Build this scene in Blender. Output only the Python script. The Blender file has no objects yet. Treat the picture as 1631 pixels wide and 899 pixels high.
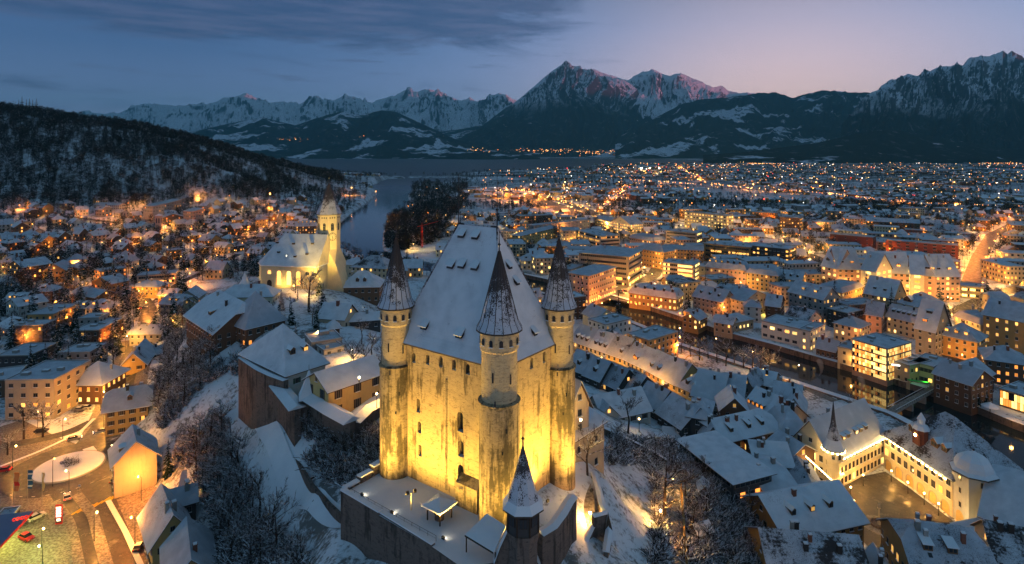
import bpy, math, random
import numpy as np
from mathutils import Vector, Matrix

# ------------------------------------------------------------------ camera, sky, sun, exposure
SC = bpy.context.scene
COL = SC.collection
R = math.radians
FPX, CX, HY, CZ = 939.0, 815.5, 240.0, 100.0      # focal length in photo pixels, image centre, horizon row, camera height

cam_d = bpy.data.cameras.new('camera')
cam_d.sensor_width = 36.0
cam_d.lens = FPX / 1631.0 * 36.0
cam_d.shift_y = -(449.5 - HY) / 1631.0
cam_d.clip_start = 1.0
cam_d.clip_end = 90000.0
cam = bpy.data.objects.new('camera', cam_d)
cam.location = (0, 0, CZ)
cam.rotation_euler = (R(90), 0, 0)
COL.objects.link(cam)
SC.camera = cam

SC.view_settings.view_transform = 'Standard'
SC.view_settings.look = 'None'
SC.view_settings.gamma = 1.0
SC.view_settings.exposure = 0.0
SC.render.engine = 'CYCLES'
cy = SC.cycles
cy.use_denoising = True
cy.denoiser = 'OPENIMAGEDENOISE'
cy.max_bounces = 4
cy.diffuse_bounces = 2
cy.glossy_bounces = 2
cy.transmission_bounces = 2
cy.volume_bounces = 0
cy.transparent_max_bounces = 8
cy.caustics_reflective = False
cy.caustics_refractive = False
cy.sample_clamp_indirect = 3.0
cy.use_light_tree = True

class NT:
    """tiny helper round a node tree"""
    def __init__(s, tree):
        s.t = tree; s.n = tree.nodes; s.l = tree.links
    def add(s, kind, **kw):
        nd = s.n.new(kind)
        for k, v in kw.items(): setattr(nd, k, v)
        return nd
    def link(s, a, b): s.l.new(a, b)
    def setin(s, sock, v):
        if isinstance(v, bpy.types.NodeSocket): s.l.new(v, sock)
        elif isinstance(v, tuple) and len(v) == 3 and sock.type == 'RGBA': sock.default_value = (*v, 1)
        else: sock.default_value = v
    def math(s, op, a, b=0.0, c=None, clamp=False):
        m = s.add('ShaderNodeMath', operation=op, use_clamp=clamp)
        s.setin(m.inputs[0], a); s.setin(m.inputs[1], b)
        if c is not None: s.setin(m.inputs[2], c)
        return m.outputs[0]
    def mix(s, f, a, b, mode='MIX'):
        m = s.add('ShaderNodeMix', data_type='RGBA', blend_type=mode)
        s.setin(m.inputs[0], f); s.setin(m.inputs[6], a); s.setin(m.inputs[7], b)
        return m.outputs[2]
    def ss(s, v, lo, hi, a=0.0, b=1.0):
        m = s.add('ShaderNodeMapRange', interpolation_type='SMOOTHSTEP')
        s.setin(m.inputs[0], v); s.setin(m.inputs[1], lo); s.setin(m.inputs[2], hi); s.setin(m.inputs[3], a); s.setin(m.inputs[4], b)
        return m.outputs[0]
    def ramp(s, v, stops):
        r = s.add('ShaderNodeValToRGB')
        e = r.color_ramp.elements
        while len(e) > 1: e.remove(e[-1])
        e[0].position = stops[0][0]; e[0].color = (*stops[0][1], 1)
        for p, c in stops[1:]:
            x = e.new(p); x.color = (*c, 1)
        s.setin(r.inputs[0], v)
        return r.outputs[0]
    def noise(s, vec, scale, detail=4.0, rough=0.55, dim='3D', dist=0.0):
        n = s.add('ShaderNodeTexNoise', noise_dimensions=dim)
        if vec is not None: s.l.new(vec, n.inputs['Vector'])
        n.inputs['Scale'].default_value = scale; n.inputs['Detail'].default_value = detail
        n.inputs['Roughness'].default_value = rough; n.inputs['Distortion'].default_value = dist
        return n.outputs[0]
    def mapping(s, vec, scale=(1, 1, 1), loc=(0, 0, 0), rot=(0, 0, 0)):
        m = s.add('ShaderNodeMapping')
        s.l.new(vec, m.inputs[0]); m.inputs['Scale'].default_value = scale; m.inputs['Location'].default_value = loc
        m.inputs['Rotation'].default_value = rot
        return m.outputs[0]

def srgb(r, g, b):
    return tuple((c / 255 / 12.92) if c / 255 <= .04045 else ((c / 255 + .055) / 1.055) ** 2.4 for c in (r, g, b))

# dusk sky: blue hour, afterglow low over the gap in the mountains on the right, cloud bank on the upper left
W = bpy.data.worlds.new('World'); SC.world = W; W.use_nodes = True
w = NT(W.node_tree); w.n.clear()
tc = w.add('ShaderNodeTexCoord').outputs['Generated']
sx = w.add('ShaderNodeSeparateXYZ'); w.link(tc, sx.inputs[0])
X_, Y_, Z_ = sx.outputs
az = w.math('ARCTAN2', X_, Y_)
el = w.math('MAXIMUM', Z_, 0.0)
elr = w.math('MULTIPLY', el, 2.0, clamp=True)
left = w.ramp(elr, [(0.0, srgb(152, 160, 196)), (.14, srgb(112, 142, 188)), (.3, srgb(76, 110, 158)), (.46, srgb(62, 96, 146)), (.62, (.08, .14, .25)), (1, (.072, .15, .24))])
right = w.ramp(elr, [(0.0, (1.75, 1.12, .74)), (.06, (.98, .86, .90)), (.17, (.42, .58, .95)), (.40, (.19, .35, .66)), (.62, (.09, .15, .26)), (1, (.072, .15, .24))])
f_az = w.ss(az, R(-34), R(30))
back = w.ss(w.math('ABSOLUTE', az), R(70), R(120))
base = w.mix(f_az, left, right)
da = w.math('DIVIDE', w.math('SUBTRACT', az, R(25)), R(17))
glow = w.math('MULTIPLY', w.math('EXPONENT', w.math('MULTIPLY', w.math('MULTIPLY', da, da), -1.0)),
              w.math('EXPONENT', w.math('MULTIPLY', el, -8.5)))
base = w.mix(w.math('MULTIPLY', glow, .8), base, (2.8, 1.5, .78))
base = w.mix(w.math('MULTIPLY', back, .7), base, (.08, .155, .25))
# clouds
dirn = w.add('ShaderNodeCombineXYZ')
w.link(w.math('MULTIPLY', az, 1.0), dirn.inputs[0]); w.link(w.math('MULTIPLY', Z_, 5.5), dirn.inputs[1])
cn = w.noise(dirn.outputs[0], 3.4, 10, .66, dist=.5)
cn2 = w.noise(w.mapping(dirn.outputs[0], (1.2, 2.2, 1), (3.1, 1.7, 0)), 7.0, 6, .6)
bank = w.math('MULTIPLY', w.ss(el, .145, .215), w.ss(az, R(16), R(-10)))
m1 = w.ss(w.math('ADD', cn, w.math('MULTIPLY', bank, .36)), .54, .74)
m1 = w.math('MULTIPLY', m1, w.ss(az, R(22), R(2)))
m2 = w.math('MULTIPLY', w.math('MULTIPLY', w.ss(cn2, .57, .70), .7), w.math('MULTIPLY', w.ss(az, R(16), R(-6)), w.ss(el, .05, .09)))
cm = w.math('MULTIPLY', w.math('MAXIMUM', m1, m2), w.ss(el, .42, .3))
cloud_c = w.mix(w.ss(cn2, .35, .7), srgb(52, 76, 116), srgb(86, 98, 134))
base = w.mix(w.math('MULTIPLY', cm, .75), base, cloud_c)
bg = w.add('ShaderNodeBackground'); w.link(base, bg.inputs[0]); bg.inputs[1].default_value = 1.12
w.link(bg.outputs[0], w.add('ShaderNodeOutputWorld').inputs[0])

# last red sun: it skims in from the right and reaches only the highest summits
sun_d = bpy.data.lights.new('sun', 'SUN'); sun_d.energy = 5.0; sun_d.angle = R(0.5); sun_d.color = (1.0, .24, .28)
sun = bpy.data.objects.new('sun', sun_d); COL.objects.link(sun)
sun.rotation_euler = (0, R(90 - .7), R(-10))

# ------------------------------------------------------------------ helpers
def P(px, py, z=0.0):
    """world point at height z that the photo shows at pixel (px, py)"""
    d = FPX * (CZ - z) / (py - HY)
    return np.array(((px - CX) / FPX * d, d, z))

def tag(o, label=None, cat=None, group=None, kind=None):
    if label: o['label'] = label
    if cat: o['category'] = cat
    if group: o['group'] = group
    if kind: o['kind'] = kind
    return o

def empty(name, loc=(0, 0, 0), rz=0.0, label=None, cat=None, group=None):
    o = bpy.data.objects.new(name, None); COL.objects.link(o)
    o.location = tuple(loc); o.rotation_euler = (0, 0, rz); o.empty_display_size = .5
    return tag(o, label, cat, group)

def link_mesh(name, me, parent=None, loc=(0, 0, 0), rz=0.0, scale=None):
    o = bpy.data.objects.new(name, me); COL.objects.link(o)
    o.parent = parent; o.location = tuple(loc); o.rotation_euler = (0, 0, rz)
    if scale is not None: o.scale = scale
    return o

class MB:
    """collects polygons with materials, builds ONE mesh"""
    def __init__(s): s.v = []; s.f = []; s.m = []; s.mats = []
    def mi(s, mat):
        if mat not in s.mats: s.mats.append(mat)
        return s.mats.index(mat)
    def poly(s, pts, mat):
        b = len(s.v); s.v.extend([tuple(p) for p in pts]); s.f.append(tuple(range(b, b + len(pts)))); s.m.append(s.mi(mat))
    def box(s, x0, x1, y0, y1, z0, z1, mat, top=None, T=None):
        c = [(x0, y0, z0), (x1, y0, z0), (x1, y1, z0), (x0, y1, z0), (x0, y0, z1), (x1, y0, z1), (x1, y1, z1), (x0, y1, z1)]
        if T is not None: c = [T(p) for p in c]
        b = len(s.v); s.v.extend(c); m = s.mi(mat); mt = s.mi(top) if top else m
        s.f += [(b, b + 3, b + 2, b + 1), (b + 4, b + 5, b + 6, b + 7), (b, b + 1, b + 5, b + 4), (b + 1, b + 2, b + 6, b + 5), (b + 2, b + 3, b + 7, b + 6), (b + 3, b, b + 4, b + 7)]
        s.m += [m, mt, m, m, m, m]
    def prism(s, foot, z0, z1, mat, top=None, bottom=True):
        n = len(foot); b = len(s.v)
        zz0 = z0 if hasattr(z0, '__len__') else [z0] * n
        zz1 = z1 if hasattr(z1, '__len__') else [z1] * n
        s.v += [(p[0], p[1], zz0[i]) for i, p in enumerate(foot)] + [(p[0], p[1], zz1[i]) for i, p in enumerate(foot)]
        m = s.mi(mat)
        for i in range(n):
            j = (i + 1) % n; s.f.append((b + i, b + j, b + n + j, b + n + i)); s.m.append(m)
        s.f.append(tuple(b + n + i for i in range(n))); s.m.append(s.mi(top) if top else m)
        if bottom: s.f.append(tuple(b + i for i in reversed(range(n)))); s.m.append(m)
    def lathe(s, prof, mat, n=16, c=(0, 0), ph=0.0, mats=None, closed_top=True, arc=None):
        """prof: list of (r, z)"""
        b = len(s.v); k = len(prof)
        for r, z in prof:
            for i in range(n):
                a = ph + 2 * math.pi * i / n
                s.v.append((c[0] + r * math.cos(a), c[1] + r * math.sin(a), z))
        for j in range(k - 1):
            m = s.mi(mats[j] if mats else mat)
            for i in range(n):
                i2 = (i + 1) % n
                s.f.append((b + j * n + i, b + j * n + i2, b + (j + 1) * n + i2, b + (j + 1) * n + i)); s.m.append(m)
        s.f.append(tuple(b + (k - 1) * n + i for i in range(n))); s.m.append(s.mi(mats[-1] if mats else mat))
        s.f.append(tuple(b + i for i in reversed(range(n)))); s.m.append(s.mi(mats[0] if mats else mat))
    def tube(s, p0, p1, r0, r1, mat, n=6):
        p0 = Vector(p0); p1 = Vector(p1); d = (p1 - p0)
        if d.length < 1e-6: return
        q = d.to_track_quat('Z', 'Y'); b = len(s.v); m = s.mi(mat)
        for p, r in ((p0, r0), (p1, r1)):
            for i in range(n):
                a = 2 * math.pi * i / n
                s.v.append(tuple(p + q @ Vector((r * math.cos(a), r * math.sin(a), 0))))
        for i in range(n):
            j = (i + 1) % n; s.f.append((b + i, b + j, b + n + j, b + n + i)); s.m.append(m)
        s.f.append(tuple(b + n + i for i in range(n))); s.m.append(m)
        s.f.append(tuple(b + i for i in reversed(range(n)))); s.m.append(m)
    def mesh(s, name, smooth=False):
        me = bpy.data.meshes.new(name)
        me.from_pydata(s.v, [], s.f)
        for mt in s.mats: me.materials.append(mt)
        me.polygons.foreach_set('material_index', s.m)
        if smooth: me.polygons.foreach_set('use_smooth', [True] * len(s.f))
        me.update()
        return me
    def build(s, name, parent=None, loc=(0, 0, 0), rz=0.0, smooth=False):
        return link_mesh(name, s.mesh(name, smooth), parent, loc, rz)

def np_mesh(name, V, F, mats, mi=None, smooth=False):
    """V (n,3), F (m,k) arrays -> mesh"""
    me = bpy.data.meshes.new(name)
    V = np.asarray(V, np.float32); F = np.asarray(F, np.int32); k = F.shape[1]
    me.vertices.add(len(V)); me.vertices.foreach_set('co', V.ravel())
    me.loops.add(F.size); me.loops.foreach_set('vertex_index', F.ravel())
    me.polygons.add(len(F)); me.polygons.foreach_set('loop_start', np.arange(0, F.size, k, dtype=np.int32))
    me.polygons.foreach_set('loop_total', np.full(len(F), k, np.int32))
    for m in mats: me.materials.append(m)
    if mi is not None: me.polygons.foreach_set('material_index', np.asarray(mi, np.int32))
    me.polygons.foreach_set('use_smooth', np.full(len(F), smooth, bool))
    me.update(calc_edges=True); me.validate()
    return me

# value noise in numpy
def _hash(ix, iy, seed):
    h = (ix.astype(np.int64) * 374761393 + iy.astype(np.int64) * 668265263 + seed * 1442695041) & 0xffffffff
    h = ((h ^ (h >> 13)) * 1274126177) & 0xffffffff
    return ((h ^ (h >> 16)) & 0xffff) / 65535.0
def vnoise(x, y, seed=0):
    ix = np.floor(x); iy = np.floor(y); fx = x - ix; fy = y - iy
    u = fx * fx * fx * (fx * (fx * 6 - 15) + 10); v = fy * fy * fy * (fy * (fy * 6 - 15) + 10)
    a = _hash(ix, iy, seed); b = _hash(ix + 1, iy, seed); c = _hash(ix, iy + 1, seed); d = _hash(ix + 1, iy + 1, seed)
    return (a * (1 - u) + b * u) * (1 - v) + (c * (1 - u) + d * u) * v
def fbm(x, y, oct=5, seed=0, ridged=False, gain=.5):
    s = np.zeros_like(x, dtype=float); a = 1.0; t = 0.0
    for i in range(oct):
        n = vnoise(x * 2 ** i + 17.3 * i, y * 2 ** i - 9.1 * i, seed + i)
        if ridged: n = 1 - np.abs(2 * n - 1)
        s += a * n; t += a; a *= gain
    return s / t

# ------------------------------------------------------------------ materials
MATS = {}
def mat(name):
    m = bpy.data.materials.new(name); m.use_nodes = True
    n = NT(m.node_tree); b = n.n['Principled BSDF']
    b.inputs['Specular IOR Level'].default_value = .25
    MATS[name] = m
    return m, n, b

def obj_co(n): return n.add('ShaderNodeTexCoord').outputs['Object']
def pos_co(n): return n.add('ShaderNodeNewGeometry').outputs['Position']
def rand(n): return n.add('ShaderNodeObjectInfo').outputs['Random']
def bump(n, b, h, strength=.4, dist=.1):
    bp = n.add('ShaderNodeBump'); n.link(h, bp.inputs['Height'])
    bp.inputs['Strength'].default_value = strength; bp.inputs['Distance'].default_value = dist
    n.link(bp.outputs[0], b.inputs['Normal'])

def plain(name, col, rough=.8, var=.18, scale=1.2, metal=0.0, spec=.25):
    m, n, b = mat(name)
    c = obj_co(n)
    v = n.noise(c, scale, 5, .6)
    d = tuple(x * (1 - var) for x in col); l = tuple(min(1, x * (1 + var)) for x in col)
    n.link(n.mix(v, d, l), b.inputs['Base Color'])
    b.inputs['Roughness'].default_value = rough; b.inputs['Metallic'].default_value = metal
    b.inputs['Specular IOR Level'].default_value = spec
    return m

def plaster(name, col):
    """wall render with rain streaks, grime and per-house tint"""
    m, n, b = mat(name)
    c = pos_co(n)
    v = n.noise(n.mapping(c, (.5, .5, .08)), 3.0, 5, .65)
    g = n.noise(c, .35, 4, .6)
    base = n.mix(g, tuple(x * .8 for x in col), tuple(min(1, x * 1.15) for x in col))
    base = n.mix(n.ss(v, .5, .75, 0, .35), base, tuple(x * .5 for x in col))
    hv = n.add('ShaderNodeHueSaturation'); n.link(base, hv.inputs['Color'])
    r = rand(n)
    n.link(n.ss(r, 0, 1, .8, 1.15), hv.inputs['Value'])
    n.link(hv.outputs[0], b.inputs['Base Color']); b.inputs['Roughness'].default_value = .9
    bump(n, b, n.noise(c, 9, 3), .25, .05)
    return m

def snow_roof(name, tile, snow_lo=.0, rows=2.2, w0=(.40, .42, .47), w1=(.60, .62, .67)):
    """snow lying on tiles: mostly white with tile rows and bare patches showing through"""
    m, n, b = mat(name)
    c = obj_co(n); p = pos_co(n)
    big = n.noise(p, .16, 4, .6); fine = n.noise(p, 1.7, 5, .75)
    r = rand(n)
    rowv = n.add('ShaderNodeSeparateXYZ'); n.link(p, rowv.inputs[0])
    row = n.math('SINE', n.math('MULTIPLY', rowv.outputs[2], rows * 2 * math.pi))
    q = n.math('ADD', n.math('ADD', n.math('MULTIPLY', big, .62), n.math('MULTIPLY', fine, .38)), n.math('MULTIPLY', row, .008))
    thr = n.ss(r, 0.0, 1.0, .61 + snow_lo, .52 + snow_lo)
    bare = n.ss(q, thr, n.math('ADD', thr, .09))
    pt = n.ss(n.noise(p, 5.5, 2, .7), .53, .62)                  # speckle of tiles
    bare2 = n.math('MULTIPLY', n.math('MULTIPLY', pt, n.ss(q, n.math('SUBTRACT', thr, .10), thr)), .7)
    bb = n.math('MAXIMUM', bare, bare2)
    shade = n.mix(n.ss(n.math('ADD', n.math('MULTIPLY', n.noise(p, .35, 5), .7), n.math('MULTIPLY', r, .3)), .3, .75), w0, w1)
    tl = n.mix(fine, tuple(x * .6 for x in tile), tuple(min(1, x * 1.3) for x in tile))
    n.link(n.mix(bb, shade, tl), b.inputs['Base Color'])
    b.inputs['Roughness'].default_value = .75
    bump(n, b, n.math('SUBTRACT', n.math('MULTIPLY', row, .1), bb), .35, .12)
    return m

def emit(name, col, strength, var=0.0):
    m, n, b = mat(name)
    b.inputs['Base Color'].default_value = (*tuple(min(1, c) for c in col), 1)
    b.inputs['Emission Color'].default_value = (*col, 1)
    if var:
        r = rand(n); n.link(n.math('MULTIPLY', n.ss(r, 0, 1, 1 - var, 1 + var), strength), b.inputs['Emission Strength'])
    else: b.inputs['Emission Strength'].default_value = strength
    return m

m_snow, n, b = mat('snow')
p = pos_co(n)
g = n.mix(n.noise(p, .25, 5, .6), (.66, .68, .72), (.86, .87, .9))
n.link(g, b.inputs['Base Color']); b.inputs['Roughness'].default_value = .7
bump(n, b, n.noise(p, 1.2, 6, .6), .35, .25)

m_ground, n, b = mat('snowy_ground')
p = pos_co(n)
q = n.noise(p, .045, 7, .68); q2 = n.noise(p, .8, 5, .7)
bare = n.ss(n.math('ADD', n.math('MULTIPLY', q, .6), n.math('MULTIPLY', q2, .4)), .49, .58)
far = n.add('ShaderNodeSeparateXYZ'); n.link(p, far.inputs[0])
fy = n.ss(far.outputs[1], 900, 2600)
q3 = n.ss(n.noise(p, .004, 6, .65), .42, .56)
soil = n.mix(q2, (.035, .032, .025), (.10, .085, .06))
snowc = n.mix(n.noise(p, .15, 5), (.6, .63, .67), (.83, .85, .88))
c1 = n.mix(n.math('MULTIPLY', bare, .85), snowc, soil)
c1 = n.mix(n.math('MULTIPLY', n.math('MULTIPLY', fy, q3), .9), c1, (.02, .028, .024))
n.link(c1, b.inputs['Base Color']); b.inputs['Roughness'].default_value = .85
bump(n, b, n.noise(p, .9, 6, .6), .5, .3)

m_road, n, b = mat('wet_asphalt')
p = pos_co(n)
tr = n.noise(p, .35, 5, .6); fn = n.noise(p, 3.5, 4, .7)
sl = n.ss(n.math('ADD', n.math('MULTIPLY', tr, .7), n.math('MULTIPLY', fn, .3)), .52, .66)
n.link(n.mix(n.math('MULTIPLY', sl, .35), n.mix(fn, (.035, .034, .034), (.075, .07, .065)), (.42, .40, .38)), b.inputs['Base Color'])
n.link(n.ss(tr, .35, .65, .28, .7), b.inputs['Roughness'])
bump(n, b, fn, .3, .05)

m_slush, n, b = mat('trodden_snow')
p = pos_co(n)
fn = n.noise(p, 1.6, 6, .7)
n.link(n.mix(n.ss(fn, .38, .62), (.30, .275, .245), (.12, .10, .08)), b.inputs['Base Color']); b.inputs['Roughness'].default_value = .7
bump(n, b, fn, .5, .1)

m_water, n, b = mat('river_water')
p = pos_co(n)
sy_ = n.add('ShaderNodeSeparateXYZ'); n.link(p, sy_.inputs[0]); n.link(n.ss(sy_.outputs[1], 900, 2400, .07, .42), b.inputs['Roughness'])
b.inputs['Base Color'].default_value = (.012, .022, .026, 1)
b.inputs['Specular IOR Level'].default_value = .55; b.inputs['IOR'].default_value = 1.33
wv = n.noise(n.mapping(p, (1, .45, 1)), .9, 3, .55)
bump(n, b, wv, .12, .12)

m_forest_far, n, b = mat('forest_slope')   # mountains below: forest, meadows with snow, rock and high snow
p = pos_co(n); ge = n.add('ShaderNodeNewGeometry')
sp = n.add('ShaderNodeSeparateXYZ'); n.link(p, sp.inputs[0]); sn = n.add('ShaderNodeSeparateXYZ'); n.link(ge.outputs['Normal'], sn.inputs[0])
def mountain_mat(name, treeline, snow_amt, field=.6, rockc=(.06, .065, .075)):
    m, n, b = mat(name)
    ge = n.add('ShaderNodeNewGeometry'); p = ge.outputs['Position']
    sp = n.add('ShaderNodeSeparateXYZ'); n.link(p, sp.inputs[0])
    sn = n.add('ShaderNodeSeparateXYZ'); n.link(ge.outputs['Normal'], sn.inputs[0])
    big = n.noise(p, .0011, 6, .65); fine = n.noise(n.mapping(p, (1, 1, .25)), .008, 6, .75)
    zz = n.math('ADD', sp.outputs[2], n.math('MULTIPLY', n.math('SUBTRACT', big, .5), 1100))
    hi = n.ss(zz, treeline - 180, treeline + 260)
    flat = n.math('ADD', sn.outputs[2], n.math('MULTIPLY', n.math('SUBTRACT', fine, .5), .9))
    sn_hi = n.ss(flat, .78 - snow_amt, 1.0 - snow_amt)
    high = n.mix(sn_hi, rockc, (.82, .84, .88))
    fld = n.math('MULTIPLY', n.ss(n.noise(p, .0016, 5, .6, dist=.4), field, field + .03), n.ss(n.noise(p, .011, 3, .6), .36, .46))
    woods = n.mix(fine, (.010, .017, .016), (.035, .045, .042))
    woods = n.mix(n.math('MULTIPLY', n.ss(fine, .56, .70), .35), woods, (.5, .54, .58))
    low = n.mix(fld, woods, (.72, .75, .8))
    n.link(n.mix(hi, low, high), b.inputs['Base Color']); b.inputs['Roughness'].default_value = .95
    b.inputs['Specular IOR Level'].default_value = 0
    bump(n, b, n.noise(p, .02, 6, .7), .8, 25)
    return m
m_mt_far = mountain_mat('high_alps', 420, .38)
m_mt_mid = mountain_mat('foothill_forest', 2600, .3, .56)
m_mt_pyr = mountain_mat('pyramid_mountain', 1000, .25, .68)
m_mt_lim = mountain_mat('limestone_range', 700, .21, .64, (.10, .11, .12))
m_mt_woods = mountain_mat('low_woods', 9000, .3, .60)
bpy.data.materials.remove(m_forest_far)

m_glass_d, n, b = mat('dark_window')
r = rand(n)
n.link(n.mix(r, (.012, .015, .02), (.05, .05, .055)), b.inputs['Base Color']); b.inputs['Roughness'].default_value = .12
m_lit_w = emit('lit_window_warm', (1.0, .50, .11), 1.5, .7)
m_lit_y = emit('lit_window_bright', (1.0, .64, .19), 2.4, .6)
m_lit_o = emit('lit_window_orange', (1.0, .32, .05), 1.3, .5)
m_frame = plain('window_frame', (.30, .27, .23), .6)
m_frame_w = plain('window_frame_white', (.6, .58, .54), .6)
m_shutter_g = plain('green_shutter', (.02, .07, .045), .6)
m_shutter_b = plain('brown_shutter', (.06, .035, .022), .6)
m_bulb = emit('lamp_glow', (1.0, .66, .26), 22)
m_bulb_o = emit('lamp_glow_orange', (1.0, .42, .09), 18)
m_bulb_w = emit('lamp_glow_white', (1.0, .86, .62), 30)
m_metal = plain('dark_metal', (.05, .05, .05), .45, metal=.6)
m_steel = plain('galvanised_steel', (.35, .35, .36), .4, metal=.7)
m_wood = plain('dark_wood', (.045, .028, .018), .8, .35, 3)
m_woodl = plain('brown_wood', (.16, .085, .04), .75, .3, 3)
m_brick = plain('red_brick', (.22, .085, .055), .85, .25, 1.5)
m_tile = plain('bare_tiles', (.05, .038, .034), .85, .4, 5)
m_tiler = plain('red_tiles', (.12, .04, .03), .85, .4, 5)
m_eave = plain('eave_wood', (.07, .05, .035), .8, .3, 2)
m_concrete = plain('concrete', (.30, .29, .27), .85, .2, .6)

WALLC = {'cream': (.52, .44, .28), 'yellow': (.58, .40, .16), 'white': (.62, .60, .54), 'grey': (.30, .29, .28), 'pink': (.52, .34, .25), 'ochre': (.46, .27, .10),
         'brown': (.16, .09, .055), 'dark': (.07, .065, .065), 'beige': (.46, .38, .28), 'red': (.30, .09, .06), 'pale': (.66, .58, .40)}
WALL = {k: plaster(k + '_plaster', v) for k, v in WALLC.items()}
ROOF = {'snow': snow_roof('snow_covered_roof', (.10, .055, .045), .05), 'patchy': snow_roof('patchy_snow_roof', (.055, .042, .04), -.06),
        'deep': snow_roof('deep_snow_roof', (.07, .06, .06), .14, w0=(.52, .54, .58), w1=(.74, .75, .79))}

# old castle masonry: plastered rubble with dark weathering and drips
def masonry(name, base, dark, amt, lo=0.0):
    m, n, b = mat(name)
    p = pos_co(n); o = obj_co(n)
    patch = n.noise(n.mapping(p, (1, 1, .55)), .28, 6, .7)
    drip = n.noise(n.mapping(p, (1.0, 1.0, .07)), 1.1, 5, .65)
    course = n.noise(n.mapping(p, (.62, .62, 1.7)), 1.5, 5, .78, dist=.5)
    c = n.mix(n.noise(p, 1.3, 5, .6), tuple(x * .78 for x in base), tuple(min(1, x * 1.18) for x in base))
    c = n.mix(n.ss(course, .51, .64, 0, .8), c, tuple(x * .38 for x in base))
    st = n.ss(n.math('ADD', n.math('MULTIPLY', patch, .55), n.math('MULTIPLY', drip, .45)), amt, amt + .10)
    c = n.mix(n.math('MULTIPLY', st, .85), c, dark)
    n.link(c, b.inputs['Base Color']); b.inputs['Roughness'].default_value = .95
    bump(n, b, n.math('ADD', n.math('MULTIPLY', course, -1.0), n.noise(p, 5, 4)), .7, .16)
    return m
m_keep = masonry('keep_plaster', (.45, .34, .19), (.08, .06, .035), .52)
m_keep_d = masonry('weathered_masonry', (.36, .28, .17), (.045, .038, .025), .455)
m_keep_top = masonry('turret_plaster', (.50, .40, .25), (.12, .09, .06), .61)
m_wallst = masonry('outer_wall_stone', (.17, .13, .11), (.04, .034, .03), .49)
# ------------------------------------------------------------------ terrain
GZ = []   # control points (x, y, z)
def cp(px, py, z): q = P(px, py, z); GZ.append((q[0], q[1], z))
for t in [(-7, 124, 36.3), (-2, 98, 36.0), (-24, 112, 34.5), (8, 112, 35.5), (14, 130, 36), (-30, 140, 36), (-14, 150, 37), (0, 165, 33), (20, 122, 33)]: GZ.append(t)
for t in [(-31, 103, 28.5), (-18, 94, 27.5), (-6, 84, 26), (4, 76, 24), (-33, 112, 28.5), (-26, 92, 26), (14, 86, 27), (20, 100, 29.5)]: GZ.append(t)
for a in [(500, 456, 35), (420, 456, 35), (545, 465, 33), (470, 500, 35), (530, 540, 36), (580, 590, 36.5), (455, 590, 36), (400, 520, 35), (350, 500, 33),
          (450, 695, 27.5), (385, 570, 27), (345, 560, 25), (300, 524, 28.5), (338, 556, 28.5), (365, 575, 26), (432, 690, 27), (500, 785, 27), (560, 845, 27), (590, 895, 26.5),
          (620, 720, 30), (560, 720, 30), (500, 700, 30),
          (238, 640, 0), (232, 700, 0), (262, 760, 1), (330, 830, 4), (350, 880, 5), (420, 930, 10), (300, 640, 19), (370, 720, 15), (430, 800, 18), (330, 700, 13),
          (480, 900, 20), (270, 500, 2), (250, 480, 0), (300, 470, 4), (330, 445, 5), (306, 585, 24), (420, 600, 31), (445, 650, 30), (402, 565, 30), (270, 560, 6),
          (960, 700, 25), (1005, 740, 19), (985, 810, 23), (1000, 899, 24), (1060, 700, 13), (1100, 780, 12), (1180, 850, 8), (1185, 780, 7), (1240, 890, 4),
          (1065, 830, 17), (1080, 899, 18), (930, 640, 24), (950, 675, 24), (1000, 680, 12), (1040, 655, 6), (930, 590, 8), (970, 560, 0), (1100, 640, 2), (1250, 640, -2),
          (1040, 760, 15), (1140, 899, 12),
          (470, 385, 4), (400, 395, 5), (565, 440, 18), (600, 480, 20), (640, 520, 20), (585, 425, 0), (350, 400, 6), (700, 560, 12), (720, 500, 0), (880, 520, 0), (850, 600, 14),
          # town west of the hill rising gently to the wooded hill
          (0, 450, 6), (150, 450, 4), (60, 500, 0), (200, 560, -4), (100, 700, -4), (0, 650, -4), (110, 745, -4), (60, 860, -4), (190, 860, -4), (0, 560, -2), (-200, 600, -2), (-200, 450, 8),
          (300, 410, 6), (0, 380, 14), (150, 380, 13), (0, 333, 28), (150, 333, 27), (300, 325, 23), (400, 318, 17), (470, 312, 9), (535, 305, 0), (-300, 340, 30), (-300, 420, 14),
          # town east
          (1400, 830, -4), (1300, 700, -4), (1500, 899, -4), (1600, 800, -4), (1250, 560, -4), (1100, 500, -4), (950, 480, -4), (1400, 600, -4), (1600, 600, -4), (1300, 470, -4), (1000, 420, -4),
          (1500, 420, -4), (800, 400, -4), (700, 350, -4), (900, 330, -4), (1200, 330, -4), (1500, 330, -4), (560, 390, -4), (600, 340, -4), (1900, 500, -4), (1900, 800, -4), (700, 300, -4), (1100, 290, -4)]: cp(*a)
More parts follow.
